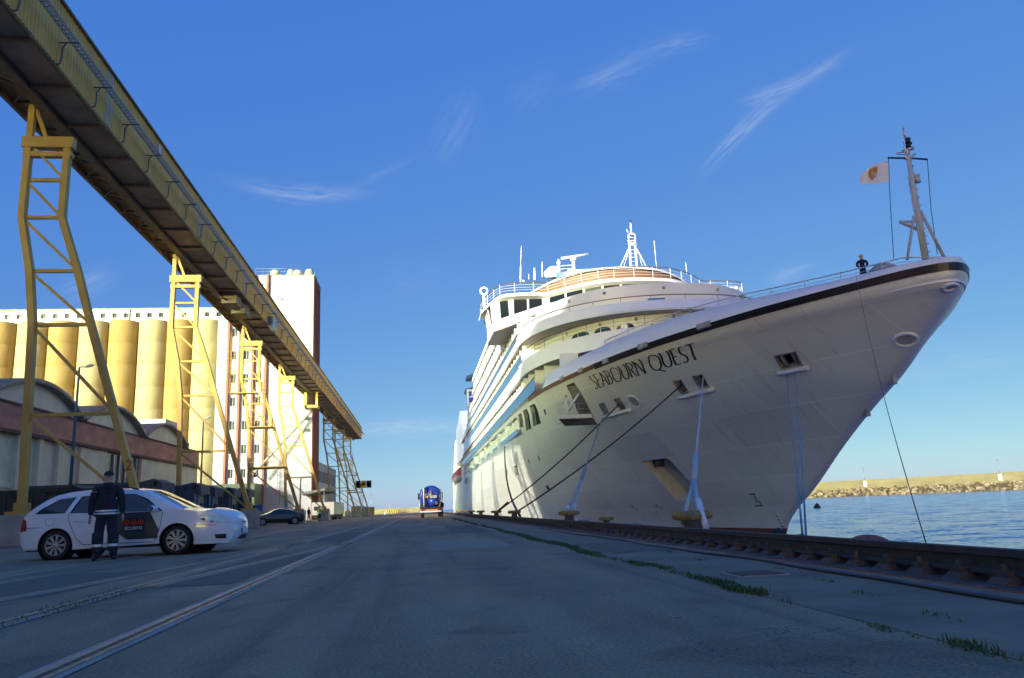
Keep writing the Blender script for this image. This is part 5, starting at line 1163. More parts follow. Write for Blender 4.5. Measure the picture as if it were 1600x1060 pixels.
# ================================================================ yard things
RUSTC = mat('bin_grey', (.12, .115, .11), .7, c2=(.06, .058, .056), scale=1.6, stretch=(4, 1, .4), bump=.2); BINE = mat('bin_end', (.55, .55, .54), .65, c2=(.10, .09, .085), scale=1.5, det=9); BINB = mat('bin_blue', (.06, .085, .13), .65, c2=(.035, .045, .06), scale=2)
def bin_(x1, y0, l, w_, h, label, m1=RUSTC, m2=BINE):
    r_ = thing('waste_container', (x1 - l / 2, y0 + w_ / 2, 0), label, 'container', 'steel waste containers by the warehouse')
    b = MB(); b.prism([(x1 - l, y0 + .08, .25), (x1 - .1, y0 + .08, .25), (x1 - .1, y0 + .08, h - .12), (x1 - l, y0 + .08, h)], (0, w_ - .16, 0)); b.build('body', m1, r_)
    n = int(l / .55); rb = MB(); rb.box(-.06, .06, -.08, .0, .3, h - .15); r0 = rb.build('rib', m1, r_, world=False); r0.location = (-l / 2 + .3, -w_ / 2 + .08, 0)
    for i in range(1, n): inst(r0, 'rib', r_, (-l / 2 + .3 + i * (l - .5) / n, -w_ / 2 + .08, 0))
    b = MB(); b.box(x1 - l, x1, y0, y0 + .14, h - .14, h); b.box(x1 - l, x1, y0 + w_ - .14, y0 + w_, h - .14, h); b.box(x1 - .14, x1 + .02, y0, y0 + w_, h - .16, h + .02); b.build('top_rail', m1, r_)
    b = MB(); b.box(x1 - .12, x1 - .02, y0 + .1, y0 + w_ - .1, .3, h - .5); e_ = b.build('end_door', m2, r_)
    b = MB(); b.box(x1 - .02, x1 + .06, y0 + .2, y0 + .32, .4, h - .6); b.box(x1 - .02, x1 + .06, y0 + w_ - .32, y0 + w_ - .2, .4, h - .6); b.box(x1 - .02, x1 + .12, y0 + w_ * .4, y0 + w_ * .6, h * .45, h * .62); b.build('lock_bar', RUSTC, e_)
    b = MB(); b.prism([(x1 - .9, y0 + .1, h), (x1 + .25, y0 + .1, h - .55), (x1 + .25, y0 + .1, h - .05), (x1 - .2, y0 + .1, h + .15)], (0, w_ - .2, 0)); b.build('hood', m1, r_)
    for s in (.25, w_ - .45): b = MB(); b.box(x1 - l, x1 - .05, y0 + s, y0 + s + .2, .0, .25); b.build('skid', RUSTC, r_)
bin_(-13.4, 42.6, 6.5, 2.35, 2.75, 'dark ribbed waste container with pale end, first behind the white car bonnet')
bin_(-13.0, 48.4, 6, 2.3, 2.75, 'dark waste container with grey stained end, second of the row by the tower'); bin_(-13.0, 51.7, 6, 2.3, 2.7, 'dark blue grey waste container standing just before the yellow tower leg', BINB)
bin_(-13.0, 57.0, 6, 2.3, 2.72, 'dark waste container just beyond the yellow tower leg'); bin_(-12.8, 60.6, 6, 2.4, 2.8, 'blackish waste container ending the row towards the black car', mat('bin_black', (.035, .04, .05), .6, var=.2), mat('bin_black', (.035, .04, .05)))
bin_(-15.2, 37.4, 6, 2.3, 2.35, 'low greenish dark container behind the white car roof', mat('bin_green', (.06, .06, .045), .7, var=.2))
# lamp posts by the warehouse
def lamp(px_top, px_bot, Y_, head, label):
    t_, q = atY(*px_top, Y_), atY(*px_bot, Y_); base = Vector((t_.x, Y_, 0)); r_ = thing('street_lamp', base, label, 'lamp post')
    b = MB(); b.tube([base, (t_.x, Y_, t_.z)], [.11, .06], 8); b.build('post', mat('lamp_blue', (.10, .14, .19), .5, .3, var=.15), r_)
    b = MB(); h = atY(*head, Y_); b.tube([(t_.x, Y_, t_.z), lerp(t_, h, .35)], .05, 6); b.build('arm', STEEL, r_)
    b = MB(); d = h - t_; s_ = lerp(t_, h, .3); b.grid(lambda u, v: s_ + d * .7 * u + Vector((0, .14 * math.cos(v), .1 * math.sin(v))) * (1 - .5 * abs(2 * u - 1) ** 3), [i / 6 for i in range(7)], [R(45 * i) for i in range(9)]); b.build('lamp_head', mat('lamp_alu', (.5, .51, .52), .35, .3, var=.05), r_)
lamp((124, 574), (115, 760), 47, (146, 571), 'blue grey lamp post standing before the pink warehouse band'); lamp((318, 656), (313, 755), 76, (330, 651), 'thin lamp post with white head near the warehouse end')
# concrete wall behind the black car
b = MB(); b.box(-18.6, -12.4, 84.6, 85.2, 0, 1.3); tag(b.build('concrete_wall', CONC, bevel=.03), 'long beige concrete wall behind the black car', 'wall')
b = MB(); b.box(-16.2, -14.6, 84.56, 84.6, .68, .82); tag(b.build('wall_plate', WHITE), 'narrow white plate fixed on the concrete wall above the black car', 'plate')
for i, (x, m_, l) in enumerate(((-18.3, mat('bin_navy', (.015, .025, .09), .5), 'navy blue skip standing behind the concrete wall'), (-16.9, mat('bin_blue2', (.04, .14, .45), .5), 'small bright blue wheeled bin behind the concrete wall'))):
    r_ = thing('refuse_bin', (x, 87, 0), l, 'bin'); w_ = (.95, .45)[i]; b = MB(); b.prism([(x - w_, 86.4, .1), (x + w_, 86.4, .1), (x + w_ * 1.1, 86.4, 1.9), (x - w_ * 1.1, 86.4, 1.9)], (0, 1.1, 0)); b.build('body', m_, r_); b = MB(); b.box(x - w_ * 1.15, x + w_ * 1.15, 86.3, 87.6, 1.9, 2.0); b.build('lid', m_, r_)
# trailer and blocks below the far towers
tr_ = thing('site_trailer', (-12.5, 113, 0), 'white box trailer parked under the far conveyor towers', 'trailer')
b = MB(); b.box(-14.2, -11.3, 108, 122, .7, 2.35); b.build('body', mat('trailer_white', (.52, .51, .46), .6, var=.12), tr_)
for x, z in ((-13.9, 1.3), (-12.6, 1.0)): b = MB(); b.box(x, x + .7, 107.94, 108, z, z + .5); b.build('hatch', DARK, tr_)
b = MB(); b.box(-14, -11.5, 108.2, 121.8, .35, .7)
for y in (110, 113, 119): b.lathe([(.001, -.15), (.42, -.15), (.42, .15), (.001, .15)], 14, (-11.6, y, .42), 0)
b.build('chassis', DARK, tr_)
for i, (x, y, m_) in enumerate(((-11.6, 150, CONC), (-11.5, 168, CONC), (-11.3, 186, mat('yellow_block', (.5, .34, .12), .8)))): b = MB(); b.box(x - .9, x + .9, y - 1, y + 1, 0, 2.0); tag(b.build('concrete_block', m_, bevel=.05), ('grey concrete block beside the white trailer end', 'grey concrete block between the two far tower feet', 'yellowish block at the foot of the last tower')[i], 'block')  # last block has a yellower base colour than the concrete ones
sg_ = thing('signal_box', atY(568, 757, 181.6), 'yellow and black signal box mounted on the far tower leg', 'signal'); p = sg_.location
for dx, m_ in ((-1.2, BLACK), (0, mat('signal_yellow', (.6, .38, .01), .5)), (1.2, BLACK)): b = MB(); b.box(p.x + dx - .55, p.x + dx + .55, p.y - .3, p.y + .3, p.z - .8, p.z + .8); b.lathe([(.001, 0), (.33, 0), (.36, -.3)], 12, (p.x + dx, p.y - .3, p.z), 1, 0); b.build('signal_head', m_, sg_)
b = MB(); b.bar((p.x - 2.2, p.y + .35, p.z), (p.x + 1.6, p.y + .35, p.z), .12, .16); b.build('bracket', STEEL, sg_)
# end wall of the quay
ew = thing('quay_end_wall', (-20, 330, 0), 'low sandy end wall closing the far end of the quay', 'wall')
b = MB(); b.box(-60, 3, 330, 331, 0, 2.1); b.build('wall', mat('sand_wall', (.26, .22, .12), .9, var=.15, scale=.6), ew)
for i, (x0, x1) in enumerate(((-13.5, -8.3),)):
    ck = thing('chevron_barrier', (-10.9, 326, 0), 'yellow and black chevron barrier before the far end wall', 'barrier')
    b = MB(); b.box(x0, x1, 325.8, 326, .2, 1.5); b.build('board', mat('chev_yellow', (.6, .45, .03), .6), ck)
    for k in range(7): x = x0 + .2 + k * .74; b = MB(); b.add([(x, 325.76, .22), (x + .35, 325.76, .22), (x + .65, 325.76, 1.48), (x + .3, 325.76, 1.48)], [(0, 1, 2, 3)]); b.build('chevron', BLACK, ck)
    b = MB(); b.box(x0, x0 + .2, 325.9, 326.1, 0, .3); b.box(x1 - .2, x1, 325.9, 326.1, 0, .3); b.build('foot', STEEL, ck)
for i, (px_, yt, Y_) in enumerate(((609, 782, 322), (580, 770, 240), (655.5, 779, 328))):
    q = atY(px_, yt, Y_); b = MB(); b.tube([(q.x, Y_, 0), (q.x, Y_, q.z)], .09, 6); b.box(q.x - .15, q.x + .45, Y_ - .15, Y_ + .15, q.z - .05, q.z + .1); tag(b.build('lamp_pole', STEEL), ('far thin lamp pole above the chevron barrier', 'thin lamp pole beside the last tower foot', 'far lamp pole behind the blue tanker')[i], 'lamp pole')
for i, (x, y) in enumerate(((-12.0, 200), (-9.2, 215))):
    r_ = thing('traffic_cone', (x, y, 0), ('orange cone by the last yellow tower', 'white barrier cone past the last tower')[i], 'cone'); b = MB(); b.lathe([(.3, 0), (.3, .06), (.2, .06), (.05, .95), (.001, .95)], 10, (x, y, 0)); b.build('cone_body', mat('cone_orange', (.6, .12, .02), .6) if i == 0 else WHITE, r_); b = MB(); b.lathe([(.15, .42), (.1, .65)], 10, (x, y, .005)); b.build('band', WHITE, r_)
# ================================================================ breakwater
bk = thing('breakwater', (300, 460, WZ), 'long sandy breakwater wall with boulders across the harbour water', 'breakwater')
A, B = Vector((520, 188, 0)), Vector((40, 774, 0)); d = (B - A).normalized(); nrm = Vector((-d.y, d.x, 0)); nrm = -nrm if nrm.dot(-A) < 0 else nrm
b = MB(); prof = [(0, 2.2), (0, 8.0), (-1.5, 8.0), (-1.5, 7.4), (-8, 7.4), (-8, -4)]
b.prism([A + nrm * o_ + Vector((0, 0, z)) for o_, z in prof] + [A + nrm * 0 + Vector((0, 0, -4))], B - A); b.build('sea_wall', mat('sea_wall', (.22, .185, .095), .9, c2=(.16, .135, .07), scale=.09, det=8, stretch=(1, 1, 2.5)), bk)
b = MB(); rg = random.Random(5); L = (B - A).length
ico = bmesh.new(); bmesh.ops.create_icosphere(ico, subdivisions=1, radius=1); IV = [v.co.copy() for v in ico.verts]; IF = [tuple(v.index for v in f.verts) for f in ico.faces]; ico.free()
for i in range(2600):
    s = rg.random() ** 1.0 * L; k = rg.random(); c_ = A + d * s + nrm * (.5 + 7.5 * k) + Vector((0, 0, 2.9 - 5.0 * k)); sc = rg.uniform(.7, 1.6)
    Mx = Matrix.Rotation(rg.uniform(0, 6.28), 3, 'Z') @ Matrix.Rotation(rg.uniform(0, 6.28), 3, 'X') @ Matrix.Diagonal((sc * rg.uniform(.7, 1.3), sc * rg.uniform(.7, 1.2), sc * rg.uniform(.5, .9)))
    b.add([c_ + Mx @ (v * rg.uniform(.85, 1.15)) for v in IV], IF, rg.choice((0, 0, 1, 2)))
tag(b.build('boulders', [mat('boulder_sand', (.24, .185, .10), .9, var=.15, scale=.3), mat('boulder_pale', (.36, .29, .19), .9, var=.1, scale=.3), mat('boulder_dark', (.11, .085, .045), .9, var=.2, scale=.3)], bk, recalc=False), kind='stuff')
b = MB(); b.prism([A + nrm * o_ + Vector((0, 0, z)) for o_, z in ((-.2, 2.4), (8, -2.6), (-.2, -3))], B - A); b.build('rock_core', mat('boulder_dark', (.2, .16, .09)), bk)
for i, (px_, yt, yb3) in enumerate(((1352, 727, 752), (1563, 710, 742))):
    q = None; best = 1e9
    for k in range(2000):
        c_ = A + d * (L * k / 2000) + nrm * .4; v = CAMROT.transposed() @ (c_ + Vector((0, 0, 5)) - Vector((0, 0, CAMH))); e = abs(CXP + FPX * v.x / -v.z - px_)
        if e < best: best = e; q = c_
    r_ = thing('breakwater_lamp', q, ('lamp pole on the breakwater nearer the ship stem', 'lamp pole on the breakwater farther from the ship')[i], 'lamp pole')
    b = MB(); b.tube([q + Vector((0, 0, 6)), q + Vector((0, 0, 15.5))], [.16, .1], 6); b.build('pole', STEEL, r_); b = MB(); b.box(q.x - .35, q.x + .35, q.y - .35, q.y + .35, 15.3, 15.7); b.build('lamp', STEEL, r_); b = MB(); b.box(q.x - .8, q.x + .8, q.y - .6, q.y + .6, 3.5, 7.2); b.build('base', WHITE, r_)
b = MB(); q = atZ(1277, 794, WZ); b.lathe([(.001, -.3), (.5, -.2), (.7, .1), (.5, .45), (.1, .9), (.001, .95)], 10, (q.x, q.y, WZ)); tag(b.build('buoy', BLACK), 'small dark buoy floating off the bow', 'buoy')
# ================================================================ cars
def text_mesh(s, size, m_, name, parent, mw, shear=0., ext=0.):
    f = bpy.data.curves.new('txt', 'FONT'); f.body = s; f.size = size; f.align_x = 'CENTER'; f.align_y = 'CENTER'; f.shear = shear; f.offset = ext
    to = bpy.data.objects.new('t', f); col.objects.link(to); dg = bpy.context.evaluated_depsgraph_get()
    me = bpy.data.meshes.new_from_object(to.evaluated_get(dg)); bpy.data.objects.remove(to); bpy.data.curves.remove(f)
    me.materials.clear(); me.materials.append(m_); o_ = bpy.data.objects.new(name, me); col.objects.link(o_); o_.parent = parent; o_.matrix_local = mw; return o_
TINT = mat('car_glass', (.012, .016, .02), .04, var=0, spec=.8); PLAST = mat('car_plastic', (.02, .02, .022), .55, var=.1)
LAMPG = mat('lamp_glass', (.55, .6, .65), .08, .5, var=.2, scale=14); REDL = mat('tail_lamp', (.35, .01, .01), .15, var=.1)
def make_car(name, loc, rz, label, out, wtab, belt, roofz, wheels, wr, glass, paint, top_glass, W=.885, tum=.26):
    root = thing(name, loc, label, 'car', None, rz)
    wf = pchip(wtab)
    def sy(x, z):
        s = 1 - .05 * max(0, (.5 - z) / .3) ** 2 - .018 * ss(.62, .9, z)
        if z > belt: s -= tum * ((z - belt) / (roofz - belt)) ** 1.25
        return wf(x) * s
    # outline with wheel arches
    bot = []
    for cx in wheels[::-1]:
        ra = wr + .055
        bot += [(cx + ra * math.cos(R(a)), .31 + ra * math.sin(R(a))) for a in range(-16, 197, 12)]
    poly = out + [(out[-1][0] - .02, .2)] + bot + [(wheels[0] - wr - .12, .22)]
    pts = []; edges = []
    def addpoly(p, k):
        f = []
        for i in range(len(p)):
            a, c_ = p[i], p[(i + 1) % len(p)]; n = max(1, int(math.dist(a, c_) / k))
            f += [(lerp(a[0], c_[0], j / n), lerp(a[1], c_[1], j / n)) for j in range(n)]
        o = len(pts); pts.extend(f); edges.extend((o + i, o + (i + 1) % len(f)) for i in range(len(f))); return f
    fo = addpoly(poly, .08)
    for g in glass: addpoly(g, .08)
    x = .05
    while x < out[-1][0]:
        z = .22
        while z < roofz:
            if inpoly((x, z), poly): pts.append((x, z))
            z += .07
        x += .08
    r_ = delaunay_2d_cdt([Vector(p) for p in pts], edges, [], 0, 1e-5)
    keep = []
    for f in r_[2]:
        c_ = (sum(r_[0][i].x for i in f) / 3, sum(r_[0][i].y for i in f) / 3)
        if inpoly(c_, poly) and not any(inpoly(c_, g) for g in glass): keep.append(tuple(f))
    b = MB()
    for s in (-1, 1): b.add([(v.x, s * sy(v.x, v.y), v.y) for v in r_[0]], keep, 0, True)
    # wrap strip over the outline
    dense = []
    for a, c_ in zip(out, out[1:]):
        n = max(1, int(math.dist(a, c_) / .07)); dense += [(lerp(a[0], c_[0], j / n), lerp(a[1], c_[1], j / n)) for j in range(n)]
    dense.append(out[-1])
    k = len(dense); vs = []; fs = []; mi = []; M_ = 9
    for i, (x, z) in enumerate(dense):
        a, c_ = dense[max(i - 1, 0)], dense[min(i + 1, k - 1)]; t_ = Vector((c_[0] - a[0], c_[1] - a[1])).normalized(); nn = Vector((-t_.y, t_.x))
        w_ = sy(x, z)
        for j in range(M_):
            q = -1 + 2 * j / (M_ - 1); bul_ = (1 - q * q) ** .8 * (.045 if z > .9 else .10 if z < .9 and (x < .3 or x > out[-1][0] - .4) else .03)
            vs.append((x + nn.x * bul_, w_ * q, z + nn.y * bul_))
    o = len(b.v); b.v += [Vector(v) for v in vs]
    gls = [MB() for _ in top_glass]
    for i in range(k - 1):
        xm, zm = (dense[i][0] + dense[i + 1][0]) / 2, (dense[i][1] + dense[i + 1][1]) / 2
        isg = [q for q, (t0, t1, z0, z1) in enumerate(top_glass) if t0 < xm < t1 and z0 < zm < z1]
        for j in range(M_ - 1):
            f = (i * M_ + j, i * M_ + j + 1, (i + 1) * M_ + j + 1, (i + 1) * M_ + j)
            if isg and 0 < j < M_ - 2: gls[isg[0]].add([vs[q] for q in f], [(0, 1, 2, 3)], 0, True)
            else: b.f.append(tuple(o + q for q in f)); b.mi.append(0); b.sm.append(True)
    bm_ = b.build('body', paint, root, world=False)
    bpy.context.view_layer.update()
    # windscreen and rear screen
    for nm, gl in zip(('windscreen', 'rear_window'), gls):
        go = gl.build(nm, TINT, root, world=False, recalc=False); bb = bmesh.new(); bb.from_mesh(go.data); bmesh.ops.remove_doubles(bb, verts=bb.verts, dist=1e-4); bmesh.ops.recalc_face_normals(bb, faces=bb.faces); bb.to_mesh(go.data); bb.free()
    for g in glass:
        for s in (-1, 1):
            q = MB(); q.add([(x, s * (sy(x, z) - .018), z) for x, z in g], [tuple(range(len(g)))]); q.build('side_window', TINT, root, world=False)
    # floor and inner wells
    q = MB(); q.box(.15, out[-1][0] - .2, -W * .8, W * .8, .19, .22); q.box(.5, wheels[1] - .5, -W * .72, W * .72, .22, .9); q.box(wheels[1] - .45, out[-1][0] - .35, -W * .6, W * .6, .2, .62); q.build('underbody', PLAST, root, world=False)
    for cx in wheels:
        for s in (-1, 1):
            q = MB(); q.lathe([(wr + .05, 0), (wr + .05, .24), (.001, .24)], 24, (cx, 0, .31), 1)
            ob = q.build('wheel_arch', PLAST, root, world=False); ob.scale = (1, -s, 1); ob.location = (0, s * (W - .02), 0)
            wh_ = bpy.data.objects.new('wheel', None); col.objects.link(wh_); wh_.parent = root; wh_.location = (cx, s * (W - .03), wr - .002); wh_.scale = (1, s, 1)
            q = MB(); q.lathe([(wr * .68, -.02), (wr * .9, .005), (wr * .985, -.03), (wr, -.07), (wr, -.15), (wr * .97, -.19), (wr * .6, -.2)], 28, (0, 0, 0), 1); q.build('tyre', RUBBER, wh_, world=False)
            q = MB(); q.lathe([(wr * .70, -.015), (wr * .66, -.035), (wr * .62, -.06), (.001, -.07)], 28, (0, 0, 0), 1); q.build('rim_well', DARK, wh_, world=False)
            q = MB()
            q.lathe([(wr * .71, -.025), (wr * .70, .0), (wr * .655, .0), (wr * .65, -.03)], 28, (0, 0, 0), 1)
            for k_ in range(9):
                a = k_ / 9 * 2 * math.pi
                for da in (-.10, .10): q.bar((.05 * math.cos(a), -.012, .05 * math.sin(a)), (wr * .68 * math.cos(a + da), -.008, wr * .68 * math.sin(a + da)), .03, .022, (0, 1, 0))
            q.lathe([(.001, .01), (.055, .008), (.065, -.02)], 14, (0, 0, 0), 1); q.build('rim', mat('rim_alloy', (.42, .42, .42), .35, .5, var=.1), wh_, world=False)
    return root, sy
def on_side(root, sy, s, poly, m_, name, off=.006):
    """thin panel lying on the car side, subdivided so it follows the curvature"""
    pts = []; ed = []; n_ = len(poly)
    for i in range(n_):
        a, c_ = poly[i], poly[(i + 1) % n_]; n = max(1, int(math.dist(a, c_) / .06)); pts += [(lerp(a[0], c_[0], j / n), lerp(a[1], c_[1], j / n)) for j in range(n)]
    k = len(pts); ed = [(i, (i + 1) % k) for i in range(k)]; x0, x1 = min(p[0] for p in pts), max(p[0] for p in pts); z0, z1 = min(p[1] for p in pts), max(p[1] for p in pts)
    x = x0
    while x < x1:
        z = z0
        while z < z1:
            if inpoly((x, z), poly): pts.append((x, z))
            z += .07
        x += .07
    r_ = delaunay_2d_cdt([Vector(p) for p in pts], ed, [], 0, 1e-5); b = MB()
    fs = [tuple(f) for f in r_[2] if inpoly((sum(r_[0][i].x for i in f) / 3, sum(r_[0][i].y for i in f) / 3), poly)]
    b.add([(v.x, s * (sy(v.x, v.y) + off), v.y) for v in r_[0]], fs, 0, True); return b.build(name, m_, root, world=False)
def seam(root, sy, pts, name='seam', m_=None, wd=.006, sides=(-1, 1)):
    for s in sides:
        b = MB(); P = line(*pts); stroke(b, P, wd, lambda x, z: Vector((x, s * (sy(x, z) + .003), z))); b.build(name, m_ or DARK, root, world=False)
CARW = mat('car_white', (.74, .75, .76), .25, var=.02, coat=.6, spec=.5)
out = [(.14, .24), (.05, .36), (.01, .52), (.015, .66), (.06, .80), (.10, .93), (.17, 1.01), (.30, 1.12), (.52, 1.28), (.74, 1.385), (.98, 1.435), (1.4, 1.465), (1.9, 1.472), (2.3, 1.452), (2.62, 1.405), (2.95, 1.24), (3.25, 1.08), (3.47, .965), (3.62, .945), (3.9, .915), (4.15, .875), (4.34, .825), (4.45, .765), (4.525, .66), (4.555, .5), (4.55, .38), (4.5, .26), (4.44, .2)]
wtab = [(0, .73), (.1, .80), (.3, .85), (.7, .88), (1.2, .885), (3.0, .885), (3.6, .875), (4.0, .845), (4.25, .79), (4.42, .70), (4.5, .62), (4.57, .52)]
gl3 = [[(.34, .99), (.46, 1.09), (.80, 1.29), (1.16, 1.33), (1.0, .985)], [(1.1, .98), (1.27, 1.34), (1.98, 1.365), (1.98, .965)], [(2.06, .965), (2.06, 1.365), (2.44, 1.345), (2.72, 1.23), (3.10, .95)]]
car, sy = make_car('security_car', (0, 0, 0), 0, 'white estate patrol car with dark grey door panel and SECURITAS sign', out, wtab, .95, 1.47, (.84, 3.42), .315, gl3, CARW, [(2.66, 3.44, .97, 1.5), (.2, .70, 1.03, 1.37)])
hd = math.atan2(18.31 - 18.5, -5.19 + 7.87) ; car.rotation_euler = (0, 0, hd)
# near rear wheel of the right side is at local (.84, -.885)
c_, s_ = math.cos(hd), math.sin(hd); car.location = (-7.87 - (.84 * c_ + .885 * s_), 18.5 - (.84 * s_ - .885 * c_), 0)
GREYD = mat('decal_grey', (.05, .052, .056), .35, var=.03)
on_side(car, sy, -1, [(1.56, .945), (2.02, .945), (2.82, .945), (3.04, .56), (3.02, .37), (2.36, .37)], GREYD, 'door_panel')
on_side(car, sy, -1, [(2.26, .81), (2.74, .81), (2.74, .55), (2.26, .55)], BLACK, 'sign_plate', .012)
for i in range(3):
    cx = 2.35 + i * .15; on_side(car, sy, -1, [(cx + .068 * math.cos(k / 16 * 6.2832), .73 + .068 * math.sin(k / 16 * 6.2832)) for k in range(16)], mat('sign_red', (.6, .03, .01), .4, var=0), 'red_dot', .016)
yq = -(sy(2.5, .6) + .018)
text_mesh('SECURITAS', .088, WHITE, 'sign_text', car, Matrix.Translation((2.5, yq, .605)) @ Matrix.Rotation(R(90), 4, 'X') @ Matrix.Diagonal((.88, 1.05, 1, 1)), .0, .002)
seam(car, sy, [(2.02, 1.38), (2.02, .40)]); seam(car, sy, [(1.08, .96), (1.10, .82), (1.28, .45), (1.42, .32)]); seam(car, sy, [(1.42, .30), (2.95, .30)]); seam(car, sy, [(3.10, .93), (3.06, .6), (2.96, .30)]); seam(car, sy, [(1.3, .50), (3.0, .50)], 'side_rib', CARW, .012)
seam(car, sy, [(.1, .70), (.5, .70)]); seam(car, sy, [(3.78, .62), (4.25, .60)]); seam(car, sy, [(.62, .74), (.78, .74), (.80, .88), (.60, .88), (.62, .74)], wd=.003, sides=(-1,))
for x in (1.22, 2.16): b = MB(); b.tube([(x, -sy(x, .80) - .01, .80), (x + .03, -sy(x, .80) - .035, .805), (x + .19, -sy(x + .2, .80) - .035, .80), (x + .22, -sy(x + .22, .8) - .01, .795)], .014, 6); b.build('door_handle', CARW if x < 2 else GREYD, car, world=False)
for s in (-1, 1):
    on_side(car, sy, s, [(3.90, .75), (4.10, .66), (4.48, .64), (4.47, .70), (4.34, .775), (4.08, .825), (3.92, .82)], LAMPG, 'headlight', .008)
    on_side(car, sy, s, [(4.22, .40), (4.44, .40), (4.44, .30), (4.24, .31)], PLAST, 'fog_lamp_recess', .006); on_side(car, sy, s, [(.02, .62), (.20, .64), (.16, .86), (.08, .90), (.03, .75)], REDL, 'tail_lamp', .008)
    b = MB(); b.grid(lambda u, v: Vector((2.93 + .09 * math.cos(v) * (1 - .3 * u), s * (.93 + .19 * u), 1.005 + .075 * math.sin(v) * (1 - .25 * u * u))), [i / 6 for i in range(7)], [R(30 * i) for i in range(13)]); b.tube([(3.0, s * .84, .96), (2.95, s * .96, .97)], .03, 6); b.build('wing_mirror', CARW, car, world=False)
    b = MB(); b.tube([(.78, s * .60, 1.40), (.9, s * .60, 1.47), (1.2, s * .62, 1.50), (2.2, s * .62, 1.50), (2.45, s * .61, 1.455)], .02, 6); b.build('roof_rail', PLAST, car, world=False)
# nose parts follow the rounded front
def nose(y): return 4.545 - .55 * (abs(y) / .62) ** 2.4 * .32 + .10 * (1 - (y / .62) ** 2) ** .8 if abs(y) < .62 else 4.3
def nose_patch(name, ys, z0, z1, m_, off=.015, dx=(0, 0)):
    b = MB(); n = 12; vs = []
    for i in range(n + 1):
        y = lerp(ys[0], ys[1], i / n); vs += [(nose(y) + off + dx[0], y, z0), (nose(y) + off + dx[1], y, z1)]
    b.add(vs, [(2 * i, 2 * i + 1, 2 * i + 3, 2 * i + 2) for i in range(n)], 0, True); return b.build(name, m_, car, world=False)
nose_patch('grille', (-.42, .42), .63, .75, PLAST, dx=(-.02, -.08)); nose_patch('lower_grille', (-.46, .46), .27, .37, PLAST, dx=(-.01, 0)); pl = nose_patch('number_plate', (-.26, .26), .40, .51, mat('plate_white', (.7, .7, .68), .4, var=0), .03); nose_patch('plate_band', (-.26, -.21), .40, .51, mat('plate_blue', (.02, .05, .4), .4), .034)
for z in (.30, .335): nose_patch('grille_bar', (-.44, .44), z, z + .012, GREYD, .022)
nose_patch('grille_trim', (-.44, .44), .75, .77, CHROME, .012, (-.08, -.09))
# black coupe in the sun
CARB = mat('car_black', (.010, .010, .012), .2, var=0, coat=.8)
out2 = [(.12, .24), (.03, .4), (.0, .55), (.03, .72), (.08, .88), (.22, .95), (.62, .985), (.95, 1.12), (1.35, 1.30), (1.75, 1.375), (2.15, 1.385), (2.5, 1.33), (2.85, 1.18), (3.3, .96), (3.5, .92), (3.9, .87), (4.25, .78), (4.48, .66), (4.56, .52), (4.56, .36), (4.48, .2)]
coupe, sy2 = make_car('coupe_car', (0, 0, 0), 0, 'black coupe car parked in sun before the concrete wall', out2, [(0, .7), (.1, .8), (.4, .87), (1, .89), (3.2, .885), (3.9, .85), (4.3, .76), (4.57, .55)], .92, 1.385, (.86, 3.62), .32, [[(1.02, .97), (1.38, 1.26), (1.75, 1.32), (1.86, 1.32), (1.86, .955)], [(1.93, .95), (1.93, 1.32), (2.2, 1.325), (2.48, 1.27), (3.08, .95)]], CARB, [(2.52, 3.26, .97, 1.4), (.66, 1.3, 1.0, 1.32)])
coupe.location = (-10.55, 74.3, 0); coupe.rotation_euler = (0, 0, R(180 + 20))
for s in (-1, 1): on_side(coupe, sy2, s, [(.03, .70), (.3, .72), (.28, .84), (.08, .86)], REDL, 'tail_lamp', .01); on_side(coupe, sy2, s, [(4.05, .66), (4.5, .60), (4.45, .68), (4.1, .75)], LAMPG, 'headlight', .01)
seam(coupe, sy2, [(1.9, .93), (1.85, .35)]); seam(coupe, sy2, [(3.0, .9), (2.95, .35)])
# ================================================================ blue vacuum tanker
tk = thing('tanker_truck', (1.2, 80.5, 0), 'blue vacuum tanker lorry driving away along the quay', 'truck')
TB = mat('tank_blue', (.022, .06, .36), .3, var=.08, coat=.3); 
b = MB(); n = 28; prof = [(.001, 79.86), (.45, 79.9), (.85, 80.05), (1.03, 80.25), (1.08, 80.5), (1.08, 87.5), (.9, 87.8), (.001, 87.95)]
b.lathe(prof, n, (1.15, 0, 2.02), 1); b.build('tank', TB, tk)
b = MB(); b.lathe([(1.02, 80.16), (1.09, 80.18), (1.12, 80.28), (1.09, 80.36)], n, (1.15, 0, 2.02), 1); b.lathe([(.001, 79.7), (.36, 79.72), (.40, 79.82), (.40, 80.0)], 18, (1.3, 0, 1.55), 1); b.build('tank_ring', TB, tk)
def tp(nm, pts_, r, m_): b = MB(); b.tube(pts_, r, 8); b.build(nm, m_, tk)
tp('white_pipe', [(.42, 79.85, 1.1), (.42, 79.85, 2.75), (.46, 80.2, 2.95)], .06, WHITE); tp('hose', [(.62, 79.75, 1.0), (.5, 79.7, 1.9), (.62, 79.75, 2.6), (.8, 79.95, 2.95)], .07, RUBBER); tp('hose', [(1.9, 79.75, 1.0), (2.15, 79.8, 1.6), (2.2, 79.9, 2.2), (2.05, 80.1, 2.7)], .08, STEEL)
tp('ladder_rail', [(2.0, 79.8, 1.6), (2.05, 79.9, 2.5)], .03, STEEL); tp('valve', [(1.65, 79.6, 1.35), (1.65, 79.9, 1.5)], .14, STEEL); tp('valve', [(1.95, 79.6, 1.45), (1.95, 79.9, 1.5)], .1, RUBBER); tp('side_pump', [(2.2, 80.4, 1.25), (2.2, 83, 1.25)], .22, RUBBER)
